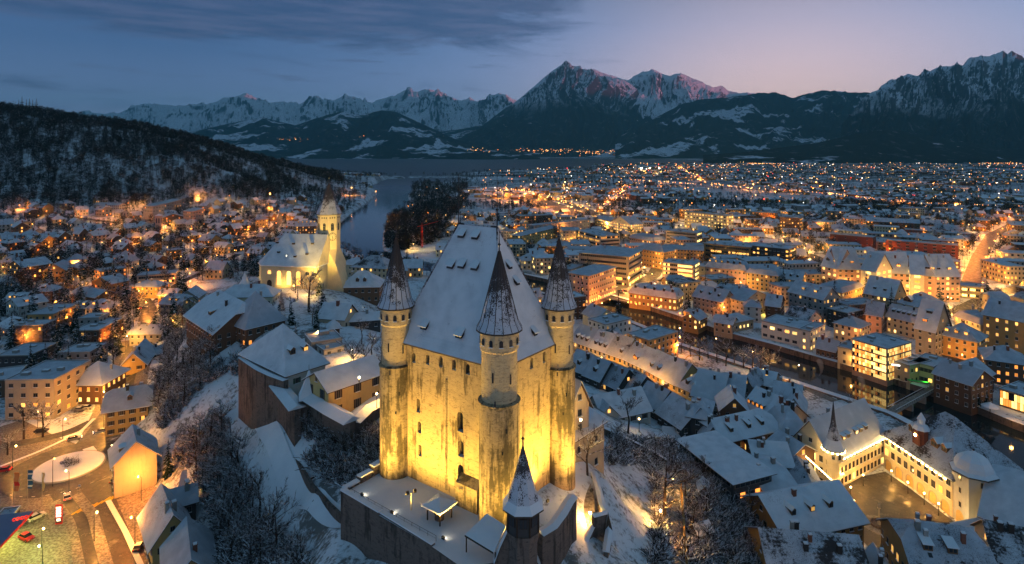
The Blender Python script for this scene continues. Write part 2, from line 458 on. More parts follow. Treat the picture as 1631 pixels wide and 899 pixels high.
# crest of the wooded hill: (photo column, photo row of the ground, distance)
for px, py, d in [(-420, 168, 1050), (-200, 172, 1050), (0, 182, 1050), (60, 184, 1040), (120, 196, 1030), (200, 211, 1020), (260, 228, 1020), (330, 240, 1040), (380, 256, 1080), (430, 270, 1150), (480, 276, 1250), (530, 284, 1400)]:
    x = (px - CX) / FPX * d; z = CZ + (HY - py) / FPX * d
    GZ.append((x, d, z)); GZ.append((x * 1.25, d * 1.3, z * .75)); GZ.append((x * 1.9, d * 2.0, z * .2 - 6)); GZ.append((x * .88, d * .88, (z * .62 + 9) if px < 420 else z * .5))
for t in [(-1500, 3500, -5), (0, 3500, -5), (2000, 3500, -5), (-3500, 4000, -5), (300, 60, 5), (-200, 60, 0), (0, 40, 15), (1500, 1000, -5)]: GZ.append(t)
G = np.array(GZ, float)
_sc = 100.0
_A = np.sqrt(((G[:, None, :2] - G[None, :, :2]) ** 2).sum(2)) / _sc
_n = len(G)
_M = np.zeros((_n + 1, _n + 1)); _M[:_n, :_n] = _A + np.eye(_n) * .0; _M[:_n, _n] = 1; _M[_n, :_n] = 1
_M[:_n, :_n] -= np.eye(_n) * .02
_w = np.linalg.lstsq(_M, np.append(G[:, 2], 0), rcond=None)[0]

def seg_dist(x, y, pts):
    """distance to a polyline and the parameter of the nearest point"""
    best = np.full(x.shape, 1e9); wid = np.zeros(x.shape)
    for (x0, y0, w0), (x1, y1, w1) in zip(pts[:-1], pts[1:]):
        dx, dy = x1 - x0, y1 - y0; L = dx * dx + dy * dy
        t = np.clip(((x - x0) * dx + (y - y0) * dy) / L, 0, 1)
        d = np.hypot(x - x0 - t * dx, y - y0 - t * dy); ww = w0 + t * (w1 - w0)
        k = (d - ww) < (best - wid)
        best = np.where(k, d, best); wid = np.where(k, ww, wid)
    return best, wid

def rp(px, py, w): q = P(px, py, -2); return (q[0], q[1], w)
RIVER = [rp(1720, 758, 18.5), rp(1560, 696, 18.5), rp(1470, 654, 18), rp(1380, 625, 18.5), rp(1290, 597, 18.5), rp(1200, 569, 18.5), rp(1120, 545, 17.5), rp(1060, 520, 16), rp(1000, 498, 15), rp(900, 468, 16), rp(800, 445, 17),
         rp(700, 430, 17), rp(620, 416, 17), rp(578, 400, 19), rp(572, 380, 26), rp(575, 360, 33), rp(596, 340, 38), rp(617, 322, 40), rp(626, 308, 40), (-350, 1700, 60), (-300, 2050, 150)]
LAKE = [(-560, 2480, 330), (-900, 4200, 1500), (-1200, 6300, 1850), (150, 5900, 1700)]
def water_depth(x, y):
    d, w_ = seg_dist(x, y, RIVER); a = w_ + 1.5 - d
    d2, w2 = seg_dist(x, y, LAKE); n2 = (fbm(x / 500, y / 500, 4, 5) - .5) * 260
    return np.maximum(a, w2 - d2 + n2)

def H(x, y):
    x = np.atleast_1d(np.asarray(x, float)); y = np.atleast_1d(np.asarray(y, float))
    shp = x.shape; xf = x.ravel(); yf = y.ravel()
    z = np.empty(len(xf))
    for i in range(0, len(xf), 40000):
        sl = slice(i, i + 40000)
        D = np.sqrt((xf[sl, None] - G[None, :, 0]) ** 2 + (yf[sl, None] - G[None, :, 1]) ** 2) / _sc
        z[sl] = D @ _w[:_n] + _w[_n]
    z = z.reshape(shp)
    z = np.where(z > 0, z, 0)
    hill = np.clip((y - 640) / 200, 0, 1) * np.clip((z - 25) / 40, 0, 1)
    z = z + hill * (fbm(x / 120, y / 120, 4, 3) - .5) * 26
    z = np.where(y > 2600, z * np.clip((3400 - y) / 800, 0, 1), z)
    return z
def Hs(x, y): return float(H([x], [y])[0])

def gp(px, py, z=10):
    """point of the ground that the photo shows at (px, py)"""
    q = P(px, py, z)
    for _ in range(14): q = P(px, py, .5 * q[2] + .5 * Hs(q[0], q[1]))
    return q
rows = [34.0]
while rows[-1] < 17000: rows.append(rows[-1] * (1.0125 if rows[-1] < 1800 else 1.03))
rows = np.array(rows); cols = np.concatenate([np.linspace(-1.5, -1.0, 30)[:-1], np.linspace(-1.0, 1.0, 330), np.linspace(1.0, 1.5, 30)[1:]])
TY, TX = np.meshgrid(rows, cols, indexing='ij'); XX = TX * TY; YY = TY
ZZ = H(XX, YY)
wd = water_depth(XX, YY)
ZW = np.clip(wd / 4.0, 0, 1)
ZZ = np.where(wd > 0, ZZ * (1 - ZW) - 6 * ZW, ZZ)
nr, nc = XX.shape
idx = np.arange(nr * nc).reshape(nr, nc)
F = np.stack([idx[:-1, :-1], idx[:-1, 1:], idx[1:, 1:], idx[1:, :-1]], -1).reshape(-1, 4)
ground = link_mesh('ground', np_mesh('ground', np.stack([XX, YY, ZZ], -1).reshape(-1, 3), F, [m_ground], smooth=True)); tag(ground, kind='structure')

mb = MB(); mb.poly([(-9000, 150, -2), (6000, 150, -2), (9000, 9500, -2), (-12000, 9500, -2)], m_water)
tag(mb.build('lake_and_river_water'), kind='structure')

# ------------------------------------------------------------------ mountains, each at its own distance
def ridge(name, pts, m, foot=.65, p=1.25, nu=420, nv=90, amp=.16, jag=.02, seed=1, gul=26.0, world=False, back=.25, foot_z=-8):
    pts = sorted(pts)
    a = np.array(pts, float)
    if not world:
        u = np.linspace(a[0, 0], a[-1, 0], nu)
        py = np.interp(u, a[:, 0], a[:, 1]); D = np.interp(u, a[:, 0], a[:, 2])
        x = (u - CX) / FPX * D; y = D; z = CZ + (HY - py) / FPX * D
        uu = (u - a[0, 0]) / 100.0
    else:
        t = np.linspace(0, len(a) - 1, nu); k = np.arange(len(a))
        x = np.interp(t, k, a[:, 0]); y = np.interp(t, k, a[:, 1]); z = np.interp(t, k, a[:, 2]); uu = t
    z = np.maximum(z, 5)
    z = z + (fbm(uu * 14, uu * 0, 5, seed + 9) - .5) * jag * z * 2
    v = np.concatenate([np.linspace(-1, 0, nv // 4)[:-1], np.linspace(0, 1, nv)])      # -1 behind .. 0 crest .. 1 foot in front
    V, U = np.meshgrid(v, np.arange(nu), indexing='ij')
    s = np.where(V < 0, 1 - V * back, 1 - V * (1 - foot))
    t = np.abs(V)
    XX = x[U] * s; YY = y[U] * s
    prof = (1 - t) ** p
    Lg = uu[U]
    g = fbm(Lg * gul / 8 + 3 * fbm(XX / 1500, YY / 1500, 3, seed + 3), t * 1.6, 5, seed, True) - .5
    g2 = fbm(XX / 900, YY / 900, 6, seed + 5, True) - .5
    env = np.clip(t * 5, 0, 1) * (1 - t) ** .6
    Z = foot_z + (z[U] - foot_z) * np.clip(prof + amp * env * (g * 1.5 + g2 * .9), 0, None)
    n1, n2 = Z.shape; idx = np.arange(n1 * n2).reshape(n1, n2)
    F = np.stack([idx[:-1, :-1], idx[:-1, 1:], idx[1:, 1:], idx[1:, :-1]], -1).reshape(-1, 4)
    o = link_mesh(name, np_mesh(name, np.stack([XX, YY, Z], -1).reshape(-1, 3), F[:, ::-1], [m], smooth=False))
    return tag(o, kind='structure')

ridge('high_alps_mountains', [(-500, 165, 18360), (-100, 172, 18360), (60, 178, 18360), (190, 181, 18360), (215, 168, 18360), (250, 167, 18360), (300, 169, 18360), (340, 163, 18360), (362, 155, 18224), (392, 150, 18020), (412, 158, 18088), (430, 164, 18360), (452, 161, 18360), (475, 167, 18360),
      (505, 152, 18020), (527, 163, 18360), (550, 150, 17884), (568, 156, 18360), (590, 165, 18360), (605, 158, 18700), (635, 150, 19040), (650, 144, 19040), (662, 149, 19040), (672, 144, 19040), (690, 145, 19040), (712, 152, 19040), (735, 160, 19380), (748, 154, 19380), (762, 162, 19380), (775, 158, 17680), (795, 148, 17000), (806, 152, 17000), (830, 165, 17680), (880, 190, 18360), (980, 200, 18360)],
      m_mt_far, foot=.62, p=1.15, nu=900, nv=120, amp=.28, jag=.035, seed=11, gul=34)
ridge('forested_foothills', [(250, 225, 9880), (330, 205, 10260), (380, 194, 10640), (418, 187, 10640), (445, 194, 10640), (470, 200, 10640), (500, 190, 10640), (520, 184, 10640), (543, 178, 10640), (565, 183, 10640), (585, 181, 10640), (608, 176, 10640), (632, 179, 10640), (660, 192, 10488), (695, 208, 10260), (725, 222, 9880), (770, 235, 9500), (860, 242, 9500)],
      m_mt_mid, foot=.68, p=1.2, nu=360, nv=90, amp=.22, jag=.01, seed=23)
ridge('far_side_ridge', [(600, 226, 12240), (690, 212, 12600), (740, 205, 12600), (790, 196, 12960), (840, 210, 12240), (900, 230, 11520)], m_mt_mid, foot=.75, p=1.2, nu=160, nv=40, amp=.2, seed=29)
ridge('pyramid_mountain', [(690, 243, 10500), (718, 232, 11000), (745, 218, 11500), (770, 199, 12000), (800, 176, 12500), (832, 154, 12800), (858, 131, 13000), (878, 114, 13000), (890, 106, 13000), (900, 101, 13000), (912, 105, 13000), (928, 111, 13050), (946, 111, 13200), (962, 117, 13300), (980, 122, 13500), (1000, 129, 13600), (1020, 142, 13600), (1045, 155, 13500), (1075, 172, 13300), (1120, 198, 12500), (1180, 228, 12000)],
      m_mt_pyr, foot=.70, p=1.15, nu=480, nv=130, amp=.26, jag=.012, seed=37, gul=30)
ridge('snowy_range', [(960, 150, 14400), (990, 133, 14400), (1004, 125, 14400), (1020, 116, 14400), (1038, 111, 14400), (1055, 117, 14400), (1066, 121, 14400), (1084, 116, 14400), (1100, 124, 14400), (1118, 130, 14400), (1135, 140, 14400), (1148, 136, 14800), (1160, 144, 14800), (1176, 149, 14800), (1190, 147, 14800), (1215, 152, 14800), (1280, 170, 14800)],
      m_mt_far, foot=.72, p=1.1, nu=300, nv=90, amp=.22, jag=.015, seed=41)
ridge('middle_mountains', [(980, 222, 10500), (1020, 200, 10500), (1060, 180, 11000), (1085, 166, 11000), (1110, 160, 11000), (1150, 156, 11000), (1180, 153, 11000), (1210, 149, 11000), (1235, 148, 11000), (1262, 156, 11000), (1285, 150, 11000), (1310, 144, 11000), (1340, 146, 11000), (1378, 148, 11000), (1420, 150, 11000), (1500, 160, 11000), (1700, 165, 11000)],
      m_mt_mid, foot=.66, p=1.3, nu=400, nv=110, amp=.24, jag=.02, seed=53)
ridge('limestone_mountains', [(1340, 200, 7600), (1362, 172, 7800), (1380, 152, 8000), (1398, 143, 8000), (1414, 129, 8000), (1430, 124, 8000), (1445, 120, 8000), (1460, 122, 8000), (1480, 112, 8000), (1496, 106, 8000), (1512, 106, 8000), (1534, 104, 8000), (1545, 93, 8000), (1560, 90, 8000), (1580, 88, 8000), (1597, 82, 8000), (1604, 85, 8000), (1612, 80, 8000), (1622, 88, 8000), (1640, 98, 8000), (1720, 92, 8000), (1820, 110, 8000), (2000, 100, 8000), (2300, 130, 8000)],
      m_mt_lim, foot=.68, p=1.25, nu=520, nv=130, amp=.28, jag=.022, seed=61, gul=30)
ridge('wooded_headland', [(430, 249, 8700), (470, 240, 8700), (510, 236, 8600), (560, 233, 8600), (610, 226, 8600), (650, 219, 8600), (690, 219, 8600), (720, 226, 8600), (745, 236, 8600), (790, 243, 8600), (860, 245, 8600)], m_mt_woods, foot=.93, p=.9, nu=200, nv=30, amp=.1, jag=.01, seed=71, back=.15)
ridge('snowy_lower_slopes', [(330, 236, 11000), (400, 226, 11000), (460, 205, 11500), (500, 200, 11500), (560, 212, 11000), (640, 218, 11000), (760, 222, 11500), (820, 226, 11000), (900, 228, 11000), (1000, 228, 10500), (1060, 225, 9500), (1130, 222, 9000), (1200, 216, 9000), (1270, 214, 9000), (1330, 212, 9000), (1400, 220, 9000), (1480, 230, 9000), (1600, 232, 9000), (1900, 232, 9000)],
      mountain_mat('snowy_meadow_slopes', 9000, .3, .47), foot=.84, p=1.1, nu=300, nv=40, amp=.12, jag=.02, seed=77)
ridge('wooded_plain_rise', [(1120, 247, 5600), (1180, 243, 5600), (1230, 237, 5600), (1300, 228, 5600), (1370, 212, 5700), (1420, 206, 5700), (1460, 212, 5700), (1520, 224, 5600), (1631, 240, 5600), (1900, 240, 5600)], m_mt_woods, foot=.80, p=1.0, nu=300, nv=40, amp=.08, jag=.02, seed=83)
ridge('unseen_sun_blocking_ridge', [(17800, -9000, 1420), (17800, 0, 1440), (17800, 8000, 1410), (17800, 14000, 1380), (17900, 18600, 1360)], m_mt_mid, foot=.8, p=1.1, nu=200, nv=20, amp=.1, jag=.004, seed=91, world=True, back=.08)  # unseen ridge, added to keep the low sun off the valley and lower slopes

# ------------------------------------------------------------------ air
hz = MB(); hz.box(-22000, 19600, -9900, 24500, -12, 2350, None)
hm = bpy.data.materials.new('haze'); hm.use_nodes = True; hn = NT(hm.node_tree); hn.n.clear()
pv = hn.add('ShaderNodeVolumePrincipled'); pv.inputs['Color'].default_value = (.26, .82, 1.0, 1); pv.inputs['Density'].default_value = 4.2e-5; pv.inputs['Anisotropy'].default_value = .0
hn.link(pv.outputs[0], hn.add('ShaderNodeOutputMaterial').inputs['Volume'])
hz.mats = [hm]
haze = hz.build('haze'); tag(haze, kind='stuff')
# ------------------------------------------------------------------ the keep
HILL_G = 36.3
KF, KL, KR = np.array((-2.2, 102.0)), np.array((-23.0, 117.0)), np.array((9.3, 116.6))
KB = KL + KR - KF
KC = (KF + KB) / 2
eu = (KL - KF) / np.linalg.norm(KL - KF)         # along the long left face, from the front tower
ev = (KR - KF) / np.linalg.norm(KR - KF)         # along the short right face
LU, LV = np.linalg.norm(KL - KF), np.linalg.norm(KR - KF)
keep = empty('castle_keep', (KC[0], KC[1], 0), 0, 'massive floodlit square castle keep with four round corner turrets and a steep snowy roof', 'castle')
def kl(u, v, z): q = KF + eu * u + ev * v - KC; return (q[0], q[1], z)   # keep-local point from face coordinates
ZE = 62.7
def arch_outline(w, h, n=6):
    pts = [(-w / 2, 0), (w / 2, 0)]
    for i in range(n + 1):
        a = math.pi * i / n; pts.append((w / 2 * math.cos(a), h - w / 2 + w / 2 * math.sin(a)))
    return pts
def wall_with_niches(mb, O, U, N, length, z0, z1, openings, mat, deep=.9, back=None):
    """wall face from O along unit U, outward normal N, with rectangular-headed arched niches cut in as geometry. openings: (u, z, w, h)"""
    O = np.array(O, float); U = np.array(U, float); N = np.array(N, float)
    def W3(u, z, d=0.0): q = O + U * u + N * d; return (q[0], q[1], z)
    us = sorted({0.0, length} | {round(o[0] - o[2] / 2, 3) for o in openings} | {round(o[0] + o[2] / 2, 3) for o in openings})
    for a, b in zip(us[:-1], us[1:]):
        mid = (a + b) / 2
        ops = sorted([o for o in openings if o[0] - o[2] / 2 < mid < o[0] + o[2] / 2], key=lambda o: o[1])
        z = z0
        for o in ops:
            if o[1] > z: mb.poly([W3(a, z), W3(b, z), W3(b, o[1]), W3(a, o[1])], mat)
            z = o[1] + o[3]
        if z < z1: mb.poly([W3(a, z), W3(b, z), W3(b, z1), W3(a, z1)], mat)
    for (u, z, w_, h) in openings:
        a, b = u - w_ / 2, u + w_ / 2
        out = [(u + x, z + y) for x, y in arch_outline(w_, h)]
        k = len(out)
        # spandrels beside the arch
        arc = out[2:]
        for i in range(len(arc) - 1):
            c = (b, z + h) if arc[i][0] + arc[i + 1][0] > 2 * u else (a, z + h)
            mb.poly([W3(*arc[i]), W3(*c), W3(*arc[i + 1])], mat)
        mb.poly([W3(a, z + h), W3(*arc[len(arc) // 2]), W3(b, z + h)], mat)
        for i in range(k):
            p, q = out[i], out[(i + 1) % k]
            mb.poly([W3(*p), W3(*p, -deep), W3(*q, -deep), W3(*q)], m_snow if i == 0 else mat)
        mb.poly([W3(*p, -deep) for p in out], back or m_glass_d)
# two visible faces with niches, two plain ones
def px_u(px, face_u=True):
    """position along the left face seen at photo column px (front tower to left tower)"""
    t = (px - CX) / FPX
    d = -eu if False else eu
    return (t * KF[1] - KF[0]) / (eu[0] - t * eu[1]) if face_u else (t * KF[1] - KF[0]) / (ev[0] - t * ev[1])
def py_z(py, u, v=0.0):
    q = KF + eu * u + ev * v; return CZ - (py - HY) / FPX * q[1]
left_open = []
for px, py in [(659, 578), (681, 581), (702, 585), (723, 590), (745, 597)]:
    u = px_u(px); left_open.append((u, py_z(py, u), .95, 1.9))
for px, py, w_, h in [(666, 657, .9, 2.6), (668, 690, .9, 2.2), (669, 727, .9, 2.2), (733, 688, 1.35, 3.6), (734, 728, 1.35, 2.9), (734, 767, 1.35, 3.0)]:
    u = px_u(px); left_open.append((u, py_z(py, u), w_, h))
right_open = []
for px, py in [(847, 588), (867, 578)]:
    u = px_u(px, False); right_open.append((u, py_z(py, 0, u), .95, 2.1))
right_open += [(px_u(862, False), py_z(697, 0, px_u(862, False)), .35, 1.8), (px_u(699) * 0 + 14.5, 52, .3, 1.0)]
mb = MB()
oF = KF - KC; nl = np.array((eu[1], -eu[0])); nl = nl if nl[1] < 0 else -nl
nrm = np.array((ev[1], -ev[0])); nrm = nrm if nrm[0] > 0 else -nrm
ZB = 30.0
wall_with_niches(mb, oF, eu, nl, LU, ZB, ZE, left_open, m_keep)
wall_with_niches(mb, oF, ev, nrm, LV, ZB, ZE, right_open, m_keep)
mb.poly([kl(LU, 0, ZB), kl(LU, LV, ZB), kl(LU, LV, ZE), kl(LU, 0, ZE)], m_keep)
mb.poly([kl(0, LV, ZB), kl(LU, LV, ZB), kl(LU, LV, ZE), kl(0, LV, ZE)], m_keep)
# shallow pilaster strips and weathered drip line of the left face
mb.build('wall', keep)
mb = MB(); mb.prism([kl(12.05, -.16, 0)[:2], kl(12.45, -.16, 0)[:2], kl(12.45, .05, 0)[:2], kl(12.05, .05, 0)[:2]], 37.2, ZE - 5, m_keep_d)
mb.build('rain_pipe', keep)
# low lean-to buttress at the foot
mb = MB(); a = [kl(3.6, -1.6, 0), kl(8.6, -1.6, 0), kl(8.6, .05, 0), kl(3.6, .05, 0)]
mb.prism([q[:2] for q in a], 36.0, [40.6, 40.6, 41.6, 41.6], m_keep_d, top=m_keep_d); mb.build('buttress', keep)
# eave cornice
mb = MB()
for (p0, p1) in (((-.3, -.3), (LU + .3, -.3)), ((-.3, -.3), (-.3, LV + .3))):
    q0 = kl(*p0, 0); q1 = kl(*p1, 0); d = Vector((q1[0] - q0[0], q1[1] - q0[1], 0)).normalized(); nn = Vector((-d.y, d.x, 0)) * .28
    mb.prism([(q0[0] - nn.x, q0[1] - nn.y), (q1[0] - nn.x, q1[1] - nn.y), (q1[0] + nn.x, q1[1] + nn.y), (q0[0] + nn.x, q0[1] + nn.y)], ZE - .55, ZE - .1, m_keep_top)
mb.build('cornice', keep)
# big hipped roof, slightly flared at the eaves
ZR = 85.2
rc = [(0, 0), (LU, 0), (LU, LV), (0, LV)]
ov = .55; cu, cv = LU / 2, LV / 2; hr = 4.9
def ring(f, z, flare=0):
    out = []
    for (u, v) in rc:
        eu_ = u + (ov + flare if u > cu else -ov - flare); ev_ = v + (ov + flare if v > cv else -ov - flare)
        ru = cu + (hr if u > cu else -hr); rv = cv
        out.append(kl(eu_ + (ru - eu_) * f, ev_ + (rv - ev_) * f, z))
    return out
mb = MB()
levels = [ring(0, ZE - .15, .25), ring(.13, ZE + 1.9), ring(1.0, ZR)]
nseg = 10
for a, b in zip(levels[:-1], levels[1:]):
    for i in range(4):
        j = (i + 1) % 4; mb.poly([a[i], a[j], b[j], b[i]], ROOF['deep'])
und = ring(0, ZE - .4, .25); mb.poly(und[::-1], m_eave)
for i in range(4):
    j = (i + 1) % 4; mb.poly([und[i], und[j], levels[0][j], levels[0][i]], m_eave)
kroof = mb.build('roof', keep)
mb = MB()                                            # ridge cap and hip lines where tiles show
for (a, b) in ((levels[2][0], levels[2][1]), (levels[1][0], levels[2][0]), (levels[1][1], levels[2][1]), (levels[1][3], levels[2][3]), (levels[0][0], levels[1][0]), (levels[0][1], levels[1][1]), (levels[0][3], levels[1][3])):
    mb.tube(a, b, .2, .2, ROOF['patchy'], 6)
mb.build('ridge_cap', kroof)
def on_roof(face, s, f):
    """point on a roof plane: face 0 = left (v small), 1 = right (u small); s along, f up"""
    z = ZE + 1.9 + (ZR - ZE - 1.9) * f
    ff = .13 + .87 * f
    if face == 0:
        v = -ov + (cv + ov) * ff; return kl(s, v, z)
    u = -ov + (cu - hr + ov) * ff; return kl(u, s, z)
def lucarne(face, s, f, w_=.85):
    p = Vector(on_roof(face, s, f)); nn = Vector((*(nl if face == 0 else nrm), 0)); tt = Vector((*(eu if face == 0 else ev), 0))
    mb = MB(); b0 = p - nn * .5
    def T(a, b, c): return tuple(b0 + tt * a + nn * b + Vector((0, 0, c)))
    mb.poly([T(-w_, 1.0, -.15), T(w_, 1.0, -.15), T(w_ * .9, .95, .55), T(-w_ * .9, .95, .55)], m_glass_d)
    for sgn in (-1, 1): mb.poly([T(sgn * w_, 1.0, -.15), T(sgn * w_ * .9, .95, .55), T(sgn * w_ * .8, -.2, 1.35), T(sgn * w_, -.2, .9)], m_tile)
    rr = [(-w_ * 1.15, 1.35, .50), (w_ * 1.15, 1.35, .50), (w_ * .95, -.55, 1.95), (-w_ * .95, -.55, 1.95)]
    mb.poly([T(*q) for q in rr], m_snow); mb.poly([T(a, b, c - .14) for a, b, c in rr][::-1], m_wood)
    for i in range(4):
        q, r_ = rr[i], rr[(i + 1) % 4]; mb.poly([T(q[0], q[1], q[2] - .14), T(r_[0], r_[1], r_[2] - .14), T(*r_), T(*q)], m_snow)
    mb.build('dormer', kroof)
def lf(px, py, face):
    best = None
    for s in np.linspace(1, (LU if face == 0 else LV) - 1, 80):
        for f in np.linspace(0, .98, 60):
            q = on_roof(face, s, f); X = q[0] + KC[0]; Y = q[1] + KC[1]
            e = (CX + X / Y * FPX - px) ** 2 + (HY + (CZ - q[2]) / Y * FPX - py) ** 2
            if best is None or e < best[0]: best = (e, s, f)
    return best[1], best[2]
for px, py in [(735, 378), (758, 379), (718, 427), (735, 427), (756, 429), (676, 522), (733, 538)]: lucarne(0, *lf(px, py, 0), .8)
for px, py in [(811, 427), (822, 452), (851, 534)]: lucarne(1, *lf(px, py, 1), .55)
def finial(parent, z0, h, x=0, y=0, name='finial'):
    mb = MB(); mb.tube((x, y, z0 - .4), (x, y, z0 + h), .13, .04, m_metal, 6)
    mb.lathe([(.01, z0 + h * .30), (.3, z0 + h * .30 + .25), (.3, z0 + h * .30 + .4), (.01, z0 + h * .30 + .7)], m_metal, 8, (x, y))
    mb.lathe([(.01, z0 + h * .62), (.16, z0 + h * .62 + .15), (.01, z0 + h * .62 + .35)], m_metal, 8, (x, y))
    mb.build(name, parent)
for i in (0, 1): q = levels[2][i]; finial(kroof, ZR, 10.0, q[0], q[1])

def cone_material(name, thr):
    m, n, b = mat(name)
    p = pos_co(n)
    s = n.add('ShaderNodeSeparateXYZ'); n.link(obj_co(n), s.inputs[0])
    br = n.add('ShaderNodeTexVoronoi'); n.link(n.mapping(p, (1, 1, .8)), br.inputs['Vector']); br.inputs['Scale'].default_value = 7
    big = n.noise(p, .55, 3, .6)
    hgt = n.ss(s.outputs[2], 0, 13)
    q = n.math('ADD', n.math('ADD', n.math('MULTIPLY', br.outputs['Distance'], .34), n.math('MULTIPLY', big, .75)), n.math('MULTIPLY', hgt, .34))
    bare = n.ss(q, thr, thr + .08)
    tl = n.mix(n.noise(p, 4, 2), (.03, .027, .032), (.085, .07, .07))
    n.link(n.mix(bare, (.55, .56, .62), tl), b.inputs['Base Color']); b.inputs['Roughness'].default_value = .7
    bump(n, b, br.outputs['Distance'], .5, .1)
    return m
m_cone = cone_material('snow_dusted_cone_tiles', .63)
def turret(c, r, label_r, zt=69.1, apex=82.6, split=57.0, arc0=0):
    """one corner turret as a part of the keep, its roof and windows below it"""
    t = MB(); x, y = c - KC
    t.lathe([(r * 1.06, ZB), (r * 1.04, split - .15), (r * 1.04, split)], m_keep_d, 28, (x, y))
    t.lathe([(r * .93, split - .2), (r * .93, zt - 3.4), (r * 1.0, zt - 3.1), (r * 1.0, zt)], m_keep_top, 28, (x, y))
    t.lathe([(r * 1.10, split - .2), (r * 1.11, split + .05), (r * .93, split + .35)], m_keep_d, 28, (x, y))
    tw = t.build('corner_turret', keep, smooth=False)
    rf = MB(); n = 16
    prof = [(r * 1.22, 0), (r * 1.20, .25), (r * .98, 1.6), (r * .06, apex - zt)]
    b = len(rf.v)
    rf.lathe(prof, m_cone, n, (0, 0), ph=math.pi / n, mats=[m_eave, m_cone, m_cone, m_cone])
    ro = rf.build('turret_roof', tw, (x, y, zt))
    rb = MB()
    for i in range(n):
        a = math.pi / n + 2 * math.pi * i / n; ca, sa = math.cos(a), math.sin(a)
        for (r0, z0), (r1, z1) in zip(prof[1:-1], prof[2:]): rb.tube((r0 * ca, r0 * sa, z0), (r1 * ca, r1 * sa, z1), .07, .05, m_tile, 4)
    rb.tube((0, 0, apex - zt - .3), (0, 0, apex - zt + 3.6), .12, .04, m_metal, 6); rb.lathe([(.01, apex - zt + .8), (.3, apex - zt + 1.1), (.01, apex - zt + 1.5)], m_metal, 8)
    for q in range(len(rb.v)): v = rb.v[q]; rb.v[q] = (v[0] + x, v[1] + y, v[2] + zt)
    rb.build('turret_ribs', tw)
    for i in range(12):                                    # little arched openings under the eave
        a = 2 * math.pi * i / 12 + .12
        if math.sin(a) > .45: continue
        wq = MB(); rr = r * 1.0 + .02
        ou = arch_outline(.62, 1.15)
        pts = [(rr * math.cos(a) - X * math.sin(a), rr * math.sin(a) + X * math.cos(a), zt - 2.15 + Z) for X, Z in ou]
        inn = [(p_[0] * 1.012, p_[1] * 1.012, p_[2]) for p_ in pts]
        wq.poly(inn, m_glass_d)
        for k in range(len(ou)): k2 = (k + 1) % len(ou); wq.poly([pts[k], pts[k2], inn[k2], inn[k]], m_keep_d)
        wq.box(-.4, .4, 0, .22, 0, .1, m_snow, T=lambda q, a=a, rr=rr: ((rr + q[1]) * math.cos(a) - q[0] * math.sin(a), (rr + q[1]) * math.sin(a) + q[0] * math.cos(a), zt - 2.25 + q[2]))
        wo = wq.build('turret_window', tw, (x, y, 0))
    for (a, z, h) in ((-1.9, zt - 8.2, 1.7), (-.9, zt - 8.6, 1.7), (-1.75, zt - 12.5, 1.4), (-1.2, zt - 16.5, .7), (-1.4, zt - 20, .5)):
        sl = MB(); rr = r * (.95 if z > split else 1.06)
        sl.box(-.12, .12, -.06, .05, 0, h, m_glass_d, T=lambda q: ((rr + q[1]) * math.cos(a) - q[0] * math.sin(a), (rr + q[1]) * math.sin(a) + q[0] * math.cos(a), z + q[2]))
        sl.build('arrow_slit', tw, (x, y, 0))
turret(KF, 3.35, 'front')
turret(KL, 3.05, 'left', split=57.8)
turret(KR, 3.05, 'right', split=57.6)
turret(KB, 3.05, 'back')

# ------------------------------------------------------------------ terrace, outer walls, gate turret
def wall_run(name, pts, thick, label, mat=None, cap=True, cat='wall', group=None, base=None, capw=.25, caph=.35):
    """a free-standing masonry wall along (x, y, z_top, z_bottom) points, with a snow cap as part"""
    mat = mat or m_wallst
    o = MB(); c = MB()
    n = len(pts); nrm2 = []
    for i in range(n):
        a = pts[max(0, i - 1)]; b = pts[min(n - 1, i + 1)]
        d = Vector((b[0] - a[0], b[1] - a[1])).normalized(); nrm2.append((-d.y, d.x))
    def off(i, w_): return (pts[i][0] + nrm2[i][0] * w_, pts[i][1] + nrm2[i][1] * w_)
    for i in range(n - 1):
        j = i + 1; h = thick / 2
        A, B, C, D = off(i, h), off(j, h), off(j, -h), off(i, -h)
        zt0, zt1, zb0, zb1 = pts[i][2], pts[j][2], pts[i][3], pts[j][3]
        o.poly([(*A, zb0), (*A, zt0), (*B, zt1), (*B, zb1)], mat); o.poly([(*D, zb0), (*C, zb1), (*C, zt1), (*D, zt0)], mat)
        o.poly([(*A, zt0), (*D, zt0), (*C, zt1), (*B, zt1)], mat)
        if i == 0: o.poly([(*A, zb0), (*D, zb0), (*D, zt0), (*A, zt0)], mat)
        if j == n - 1: o.poly([(*B, zb1), (*B, zt1), (*C, zt1), (*C, zb1)], mat)
        if cap:
            h = thick / 2 + capw; A, B, C, D = off(i, h), off(j, h), off(j, -h), off(i, -h)
            M0, M1 = off(i, 0), off(j, 0)
            c.poly([(*A, zt0 + .02), (*M0, zt0 + caph), (*M1, zt1 + caph), (*B, zt1 + .02)], m_snow); c.poly([(*D, zt0 + .02), (*C, zt1 + .02), (*M1, zt1 + caph), (*M0, zt0 + caph)], m_snow)
            c.poly([(*A, zt0 + .02), (*B, zt1 + .02), (*C, zt1 + .02), (*D, zt0 + .02)], m_eave)
            if i == 0: c.poly([(*A, zt0 + .02), (*D, zt0 + .02), (*M0, zt0 + caph)], m_snow)
            if j == n - 1: c.poly([(*B, zt1 + .02), (*M1, zt1 + caph), (*C, zt1 + .02)], m_snow)
    w0 = o.build(name); tag(w0, label, cat, group)
    if cap: c.build('snow_cap', w0)
    return w0
def T2(u, v): return KF + eu * u + ev * v          # keep face coordinates to world
ZT = 36.4
